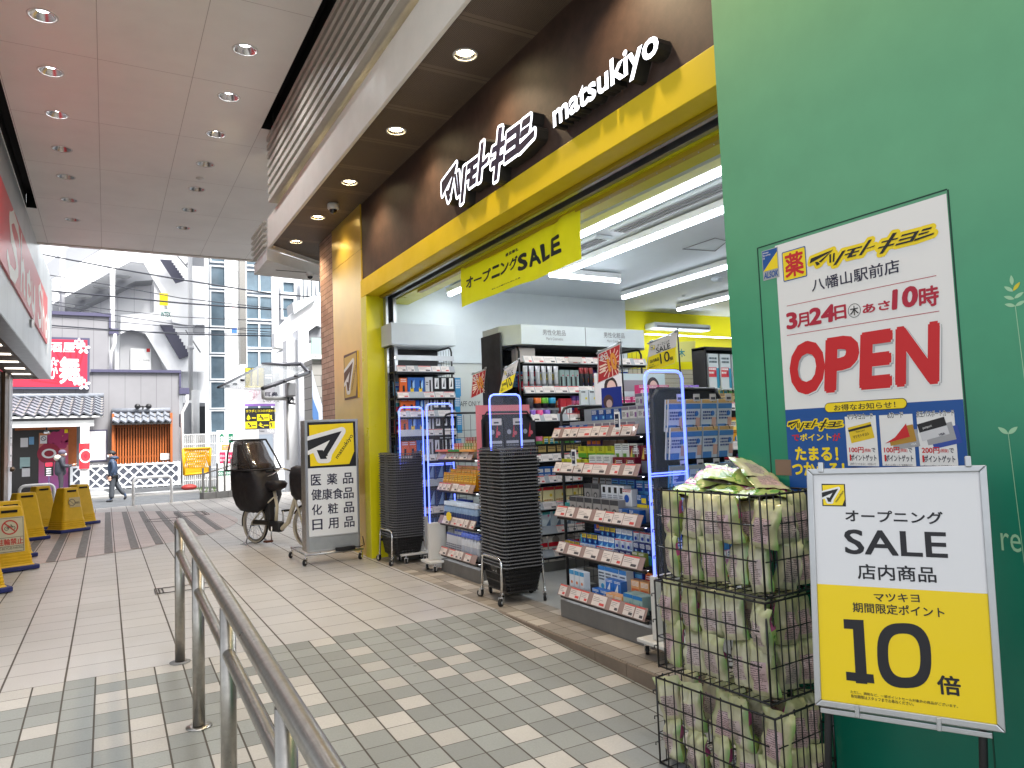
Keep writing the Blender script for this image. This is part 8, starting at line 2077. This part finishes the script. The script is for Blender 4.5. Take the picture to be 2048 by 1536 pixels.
# trousers over the legs, shoes and jacket hem as clothing
tr = [(0,0,.84,.14),(.0,-.085,.78,.108),(-.035,-.09,.46,.088),(-.045,-.09,.09,.085),(.02,.085,.78,.108),(.14,.09,.48,.085),(.33,.09,.20,.072)]
skin_mesh('trousers', tr, [(0,1),(1,2),(2,3),(0,4),(4,5),(5,6)], trous, 1, 0, man)
for pts in ([(.0,-.09,.05,.048),(-.10,-.09,.04,.045),(-.20,-.09,.03,.034)], [(.37,.09,.17,.045),(.36,.09,.09,.045),(.31,.09,.03,.036)]): skin_mesh('shoe', pts, [(0,1),(1,2)], shoe, 1, 0, man)
jk = [(0,0,.82,.165),(-.01,0,1.02,.155),(-.02,0,1.22,.165),(-.02,0,1.35,.13),(-.01,-.165,1.31,.075),(.025,-.22,1.08,.06),(-.04,-.21,.88,.055),(-.02,.165,1.31,.075),(-.02,.21,1.08,.06),(-.09,.2,.90,.055)]
skin_mesh('jacket', jk, [(0,1),(1,2),(2,3),(3,4),(4,5),(5,6),(3,7),(7,8),(8,9)], jacket, 1, 0, man)
b = MB(); b.ball((.03,0,1.42), (.13,.15,.07), jacket, 14, 8); b.build('hood', man, world=False)
b = MB(); b.ball((-.06,0,1.53), (.095,.078,.12), skin, 16, 10); b.ball((-.16,0,1.515), (.022,.016,.022), skin, 8, 6)
for sg in (-1, 1): b.ball((-.05, sg*.078, 1.52), (.02,.012,.03), skin, 8, 6); b.ball((-.142, sg*.03, 1.55), (.01,.014,.008), print_black, 8, 5)
b.build('head', man, world=False)
b = MB(); b.ball((-.135,0,1.485), (.045,.06,.055), mask_w, 12, 8); b.build('face_mask', man, world=False)
b = MB(); b.ball((-.035,0,1.575), (.115,.095,.09), hairm, 16, 10); b.lathe((-.13,0,1.57), [(0,.012),(.07,.008),(.075,0),(0,0)], hairm, 14); b.build('cap', man, world=False)
def hand(parent, c, dirs, m=skin, r=.010):
    """palm with four fingers and a thumb hanging from the wrist"""
    c = V(c); d, sd = V(dirs[0]).normalized(), V(dirs[1]).normalized(); nrm = d.cross(sd)
    vs = [(*c, .024), (*(c + d*.05), .03), (*(c + d*.085), .026)]; es = [(0,1),(1,2)]
    for k, (o_, L) in enumerate(((-.03,.06),(-.010,.075),(.011,.07),(.03,.055))):
        b0 = c + d*.085 + sd*o_; i = len(vs); vs += [(*b0, .0095), (*(b0 + d*L*.5 + nrm*.008), .009), (*(b0 + d*L*.85 + nrm*.028), .0075)]; es += [(2,i),(i,i+1),(i+1,i+2)]
    t0 = c + d*.035 + sd*-.035; i = len(vs); vs += [(*t0, .011), (*(t0 + d*.03 - sd*.022), .010), (*(t0 + d*.055 - sd*.02 + nrm*.01), .008)]; es += [(1,i),(i,i+1),(i+1,i+2)]
    return skin_mesh('hand', vs, es, m, 1, 0, parent)
hand(man, (-.065,-.20,.83), ((-.25,0,-1),(1,0,-.2))); hand(man, (-.12,.19,.85), ((-.25,0,-1),(1,0,-.2)))
# standing person by the entrance, seen from behind, looking right at something held in front
W1 = aty(121, 990, 31.2); W1.z = -0.27
st_ = thing('person', 'person in dark coat with pale hood and knitted hat standing at the pub entrance', 'person', W1)
body = [(0,0,.86,.14),(0,0,1.05,.15),(0,0,1.25,.16),(.02,0,1.36,.13),(.04,0,1.43,.06),(.06,0,1.48,.055),
        (.05,-.18,1.32,.07),(.08,-.22,1.08,.055),(.28,-.18,1.06,.045),(.36,-.14,1.10,.032),(.05,.18,1.32,.07),(.08,.22,1.08,.055),(.28,.17,1.08,.045),(.36,.12,1.12,.032),
        (.0,-.09,.78,.10),(.02,-.09,.45,.075),(.0,-.09,.08,.055),(.12,-.09,.035,.035),(0,.09,.78,.10),(.02,.09,.45,.075),(.0,.09,.08,.055),(.12,.09,.035,.035)]
ed = [(0,1),(1,2),(2,3),(3,4),(4,5),(3,6),(6,7),(7,8),(8,9),(3,10),(10,11),(11,12),(12,13),(0,14),(14,15),(15,16),(16,17),(0,18),(18,19),(19,20),(20,21)]
skin_mesh('body', body, ed, mat('dark trousers', (44,40,48), .7), 1, 0, st_)
ct = [(0,0,.70,.20),(-.01,0,.90,.20),(-.02,0,1.12,.195),(0,0,1.30,.17),(.02,0,1.39,.11),(.05,-.19,1.31,.085),(.08,-.23,1.08,.07),(.27,-.19,1.07,.058),(.05,.19,1.31,.085),(.08,.23,1.08,.07),(.27,.18,1.09,.058)]
skin_mesh('coat', ct, [(0,1),(1,2),(2,3),(3,4),(4,5),(5,6),(6,7),(4,8),(8,9),(9,10)], coat_d, 1, 0, st_)
b = MB(); b.ball((-.09,0,1.38), (.13,.17,.12), hood, 16, 10); b.build('hood', st_, world=False)
b = MB(); b.ball((.07,0,1.54), (.10,.08,.12), skin, 16, 10); b.ball((.172,0,1.525), (.022,.016,.022), skin, 8, 6)
for sg in (-1, 1): b.ball((.06, sg*.08, 1.53), (.02,.012,.03), skin, 8, 6); b.ball((.15, sg*.03, 1.56), (.01,.014,.008), print_black, 8, 5)
b.build('head', st_, world=False)
b = MB(); b.ball((.145,0,1.50), (.045,.06,.05), mask_w, 12, 8); b.build('face_mask', st_, world=False)
b = MB(); b.ball((.045,0,1.585), (.125,.105,.095), hatm, 16, 10); b.lathe((.045,0,1.555), [(.118,-.03),(.128,0),(.118,.035)], mat('hat band', (66,58,74), .8), 18); b.build('hat', st_, world=False)
hand(st_, (.36,-.14,1.10), ((1,.2,.15),(0,1,.0))); hand(st_, (.36,.12,1.12), ((1,-.2,.1),(0,1,.0)))

# ================================================================== BICYCLE with child seat cover
bc = thing('bicycle', 'cream electric bicycle with a black child seat cover and clear rain hood', 'bicycle', (1.75, 10.25, 0))
Rw = V((1.745, 10.24, 0)); Fw = V((2.20, 9.30, 0)); hd_ = (Fw-Rw).normalized(); sd_ = V((-hd_.y, hd_.x, 0)) * -1     # sd_: bike's right side
def BP(a, z, s=0.0): return Rw + hd_*a + sd_*s + V((0,0,z))
WBASE = (Fw-Rw).length
cream = mat('cream frame paint', (214,204,178), .3, coat=.4); tyre = mat('tyre', (34,33,32), .8); tyre_c = mat('cream tyre wall', (186,176,156), .7); fab = mat('black nylon', (32,29,32), .55, var=.2, vs=9, bump=.7, bs=11); vin = mat('clear vinyl', (70,62,58), .12, alpha=.8, coat=.6)
def wheel(a, r, name):
    b = MB(); c = BP(a, r); n = 36; prof = [(r, 0), (r-.008, .018), (r-.028, .016), (r-.034, 0), (r-.028, -.016), (r-.008, -.018)]
    vs = [c + hd_*(rr*math.cos(2*PI*k/n)) + V((0,0,rr*math.sin(2*PI*k/n))) + sd_*t_ for rr, t_ in prof for k in range(n)]; m6 = len(prof)
    b.smooth = True; b.add(vs, [(p*n+k, p*n+(k+1) % n, ((p+1) % m6)*n+(k+1) % n, ((p+1) % m6)*n+k) for p in (5, 0) for k in range(n)], tyre); b.add(vs, [(p*n+k, p*n+(k+1) % n, ((p+1) % m6)*n+(k+1) % n, ((p+1) % m6)*n+k) for p in (1, 2, 3, 4) for k in range(n)], tyre_c); b.smooth = False
    o = b.build(name, bc)
    b = MB(); vs = [c + hd_*((r-.045+dr)*math.cos(2*PI*k/n)) + V((0,0,(r-.045+dr)*math.sin(2*PI*k/n))) + sd_*t_ for dr, t_ in ((.012,.012),(-.008,.008),(-.008,-.008),(.012,-.012)) for k in range(n)]
    b.add(vs, [(p*n+k, p*n+(k+1) % n, (p+1)*n+(k+1) % n, (p+1)*n+k) for p in range(3) for k in range(n)], alu); b.v = [tuple(V(p) - V(bc.location)) for p in b.v]; b.build('rim', o, world=False)
    b = MB()
    for k in range(28):
        an = 2*PI*k/28; b.tube([c + sd_*(.03*(-1)**k), c + hd_*((r-.05)*math.cos(an)) + V((0,0,(r-.05)*math.sin(an)))], .0016, alu, 4)
    b.tube([c - sd_*.05, c + sd_*.05], .028, mat('hub', (60,60,62), .4, .6), 12); b.v = [tuple(V(p) - V(bc.location)) for p in b.v]; b.build('spokes', o, world=False)
wheel(0, .262, 'wheel'); wheel(WBASE, .262, 'wheel')
b = MB()
b.tube([BP(.43,.27), BP(.46,.50), BP(.40,.72)], .021, cream, 10)                # seat tube
b.tube([BP(.42,.27), BP(.56,.22), BP(.68,.30), BP(.84,.62), BP(.88,.80)], .030, cream, 12)    # swept down tube
for s in (-.06, .06): b.tube([BP(0,.262,s), BP(.42,.27,s*.5)], .012, cream, 8); b.tube([BP(.0,.275,s), BP(.30,.52,s), BP(.43,.62,s*.4)], .010, cream, 8)
for s in (-.05, .05): b.tube([BP(.87,.66,0), BP(.90,.56,s), BP(WBASE,.262,s)], .013, cream, 8)
b.tube([BP(.86,.62), BP(.845,.92)], .017, cream, 10); b.build('frame', bc)
b = MB(); b.obox(BP(.31,.47), hd_*.05, sd_*.05, V((0,0,.17)), mat('battery grey', (44,44,46), .4)); b.build('battery', bc, bevel=.02)
b = MB(); b.obox(BP(.44,.24), hd_*.12, sd_*.055, V((0,0,.07)), mat('motor black', (30,30,32), .5)); b.build('motor_cover', bc, bevel=.04, seg=3)
b = MB(); b.obox(BP(.2,.29,.06), hd_*.17, sd_*.012, V((0,0,.03)), mat('chain case', (34,32,30), .4)); b.build('chain_case', bc, bevel=.02)
b = MB(); b.tube([BP(.46,.25,.09), BP(.47,.07,.10)], .010, alu, 8); b.obox(BP(.47,.07,.15), hd_*.04, sd_*.045, V((0,0,.012)), mat('pedal', (90,50,34), .5)); b.tube([BP(.46,.25,-.09), BP(.45,.43,-.1)], .010, alu, 8); b.obox(BP(.45,.43,-.15), hd_*.04, sd_*.045, V((0,0,.012)), tyre); b.build('pedal_crank', bc)
b = MB(); bars = [BP(.80,.98,.30), BP(.90,1.0,.24), BP(.90,.96,.1), BP(.84,.93,0), BP(.90,.96,-.1), BP(.90,1.0,-.24), BP(.80,.98,-.30)]; b.tube(bars, .012, chrome, 10); b.build('handlebar', bc)
for sg in (-1, 1): b = MB(); b.tube([BP(.80,.98,.30*sg), BP(.70,.965,.33*sg)], .019, rubber, 10); b.build('grip', bc); b = MB(); b.tube([BP(.86,.985,.26*sg), BP(.80,.93,.32*sg), BP(.72,.91,.34*sg)], .007, chrome, 6); b.build('brake_lever', bc)
b = MB(); b.tube([BP(-.02,.26,.05), BP(.0,.0,.16), BP(-.10,.0,.16), BP(-.10,.0,-.16), BP(.0,.0,-.16), BP(-.02,.26,-.05)], .009, alu, 8); b.tube([BP(.0,.02,.16), BP(.08,.0,.20)], .008, alu, 6); b.build('kickstand', bc)
def fender(a, a0, a1, name):
    b = MB(); n = 16; b.smooth = True; vs = []
    for k in range(n+1):
        an = a0 + (a1-a0)*k/n
        for t_, dr in ((-.026,-.014),(-.012,.0),(.012,.0),(.026,-.014)): vs.append(BP(a, .262) + hd_*((.285+dr)*math.cos(an)) + V((0,0,(.285+dr)*math.sin(an))) + sd_*t_)
    b.add(vs, [(k*4+i, k*4+i+1, (k+1)*4+i+1, (k+1)*4+i) for k in range(n) for i in range(3)], mat('fender black', (40,38,36), .4)); b.build(name, bc)
fender(0, .6, 3.3, 'fender'); fender(WBASE, .3, 2.6, 'fender')
# rear child seat cover: lofted sections (front/back distance, half width) from bottom to top
def loft(secs, m, name, jit=0.0, n=20, cap=True, seed=1):
    rg_ = random.Random(seed); b = MB(); b.smooth = True; vs = []
    for z, ab, af, hw in secs:
        for k in range(n):
            an = 2*PI*k/n; c_, s2 = math.cos(an), math.sin(an); e_ = .62
            x = (ab+af)/2 + (af-ab)/2*math.copysign(abs(c_)**e_, c_); y = hw*math.copysign(abs(s2)**e_, s2); j = 1 + jit*rg_.uniform(-1,1)
            vs.append(BP(x*1.0, z + jit*.2*rg_.uniform(-1,1), y*j*.94))
    L = len(secs); b.add(vs, [(a*n+k, a*n+(k+1) % n, (a+1)*n+(k+1) % n, (a+1)*n+k) for a in range(L-1) for k in range(n)] + ([tuple(range(n))[::-1], tuple(range((L-1)*n, L*n))] if cap else []), m)
    return b.build(name, bc)
loft([(.42,-.05,.12,.10),(.45,-.20,.26,.17),(.52,-.27,.34,.22),(.64,-.30,.37,.24),(.76,-.31,.35,.245),(.88,-.31,.30,.245),(.98,-.31,.27,.24)], fab, 'seat_cover', .08, 26, True, 2)
loft([(.975,-.315,.275,.245),(1.06,-.31,.22,.24),(1.15,-.30,.14,.23),(1.25,-.29,.07,.215),(1.33,-.28,.02,.20),(1.37,-.26,.0,.18)], vin, 'rain_hood', .03, 26, True, 3)
b = MB(); 
for s in (-.225, .225): b.tube([BP(-.30,.98,s), BP(-.29,1.2,s*.96), BP(-.27,1.36,s*.82)], .012, fab, 6); b.tube([BP(.26,.98,s), BP(.15,1.14,s*.98), BP(.06,1.26,s*.93), BP(.0,1.37,s*.8)], .012, fab, 6)
b.tube([BP(-.26,1.375,-.18), BP(-.26,1.375,.18), BP(.0,1.375,.18), BP(.0,1.375,-.18), BP(-.26,1.375,-.18)], .014, fab, 6); b.tube([BP(.27,.98,-.24), BP(.28,.98,.24), BP(-.31,.98,.245)], .012, fab, 6); b.build('hood_trim', bc)
b = MB(); b.obox(BP(-.16,1.12), hd_*.03, sd_*.15, V((0,0,.2)), mat('child seat brown', (74,62,54), .6)); b.obox(BP(-.02,1.02), hd_*.15, sd_*.14, V((0,0,.04)), mat('child seat brown', (74,62,54), .6)); b.build('child_seat', bc, bevel=.02)
loft([(.70,.34,.50,.06),(.74,.31,.58,.10),(.79,.30,.60,.11),(.83,.31,.56,.09)], fab, 'saddle', .03, 18, True, 5)
loft([(.60,.95,1.12,.14),(.68,.90,1.24,.19),(.80,.88,1.27,.20),(.92,.87,1.27,.20),(1.0,.88,1.22,.18),(1.02,.92,1.16,.14)], fab, 'front_basket_cover', .05, 22, True, 6)
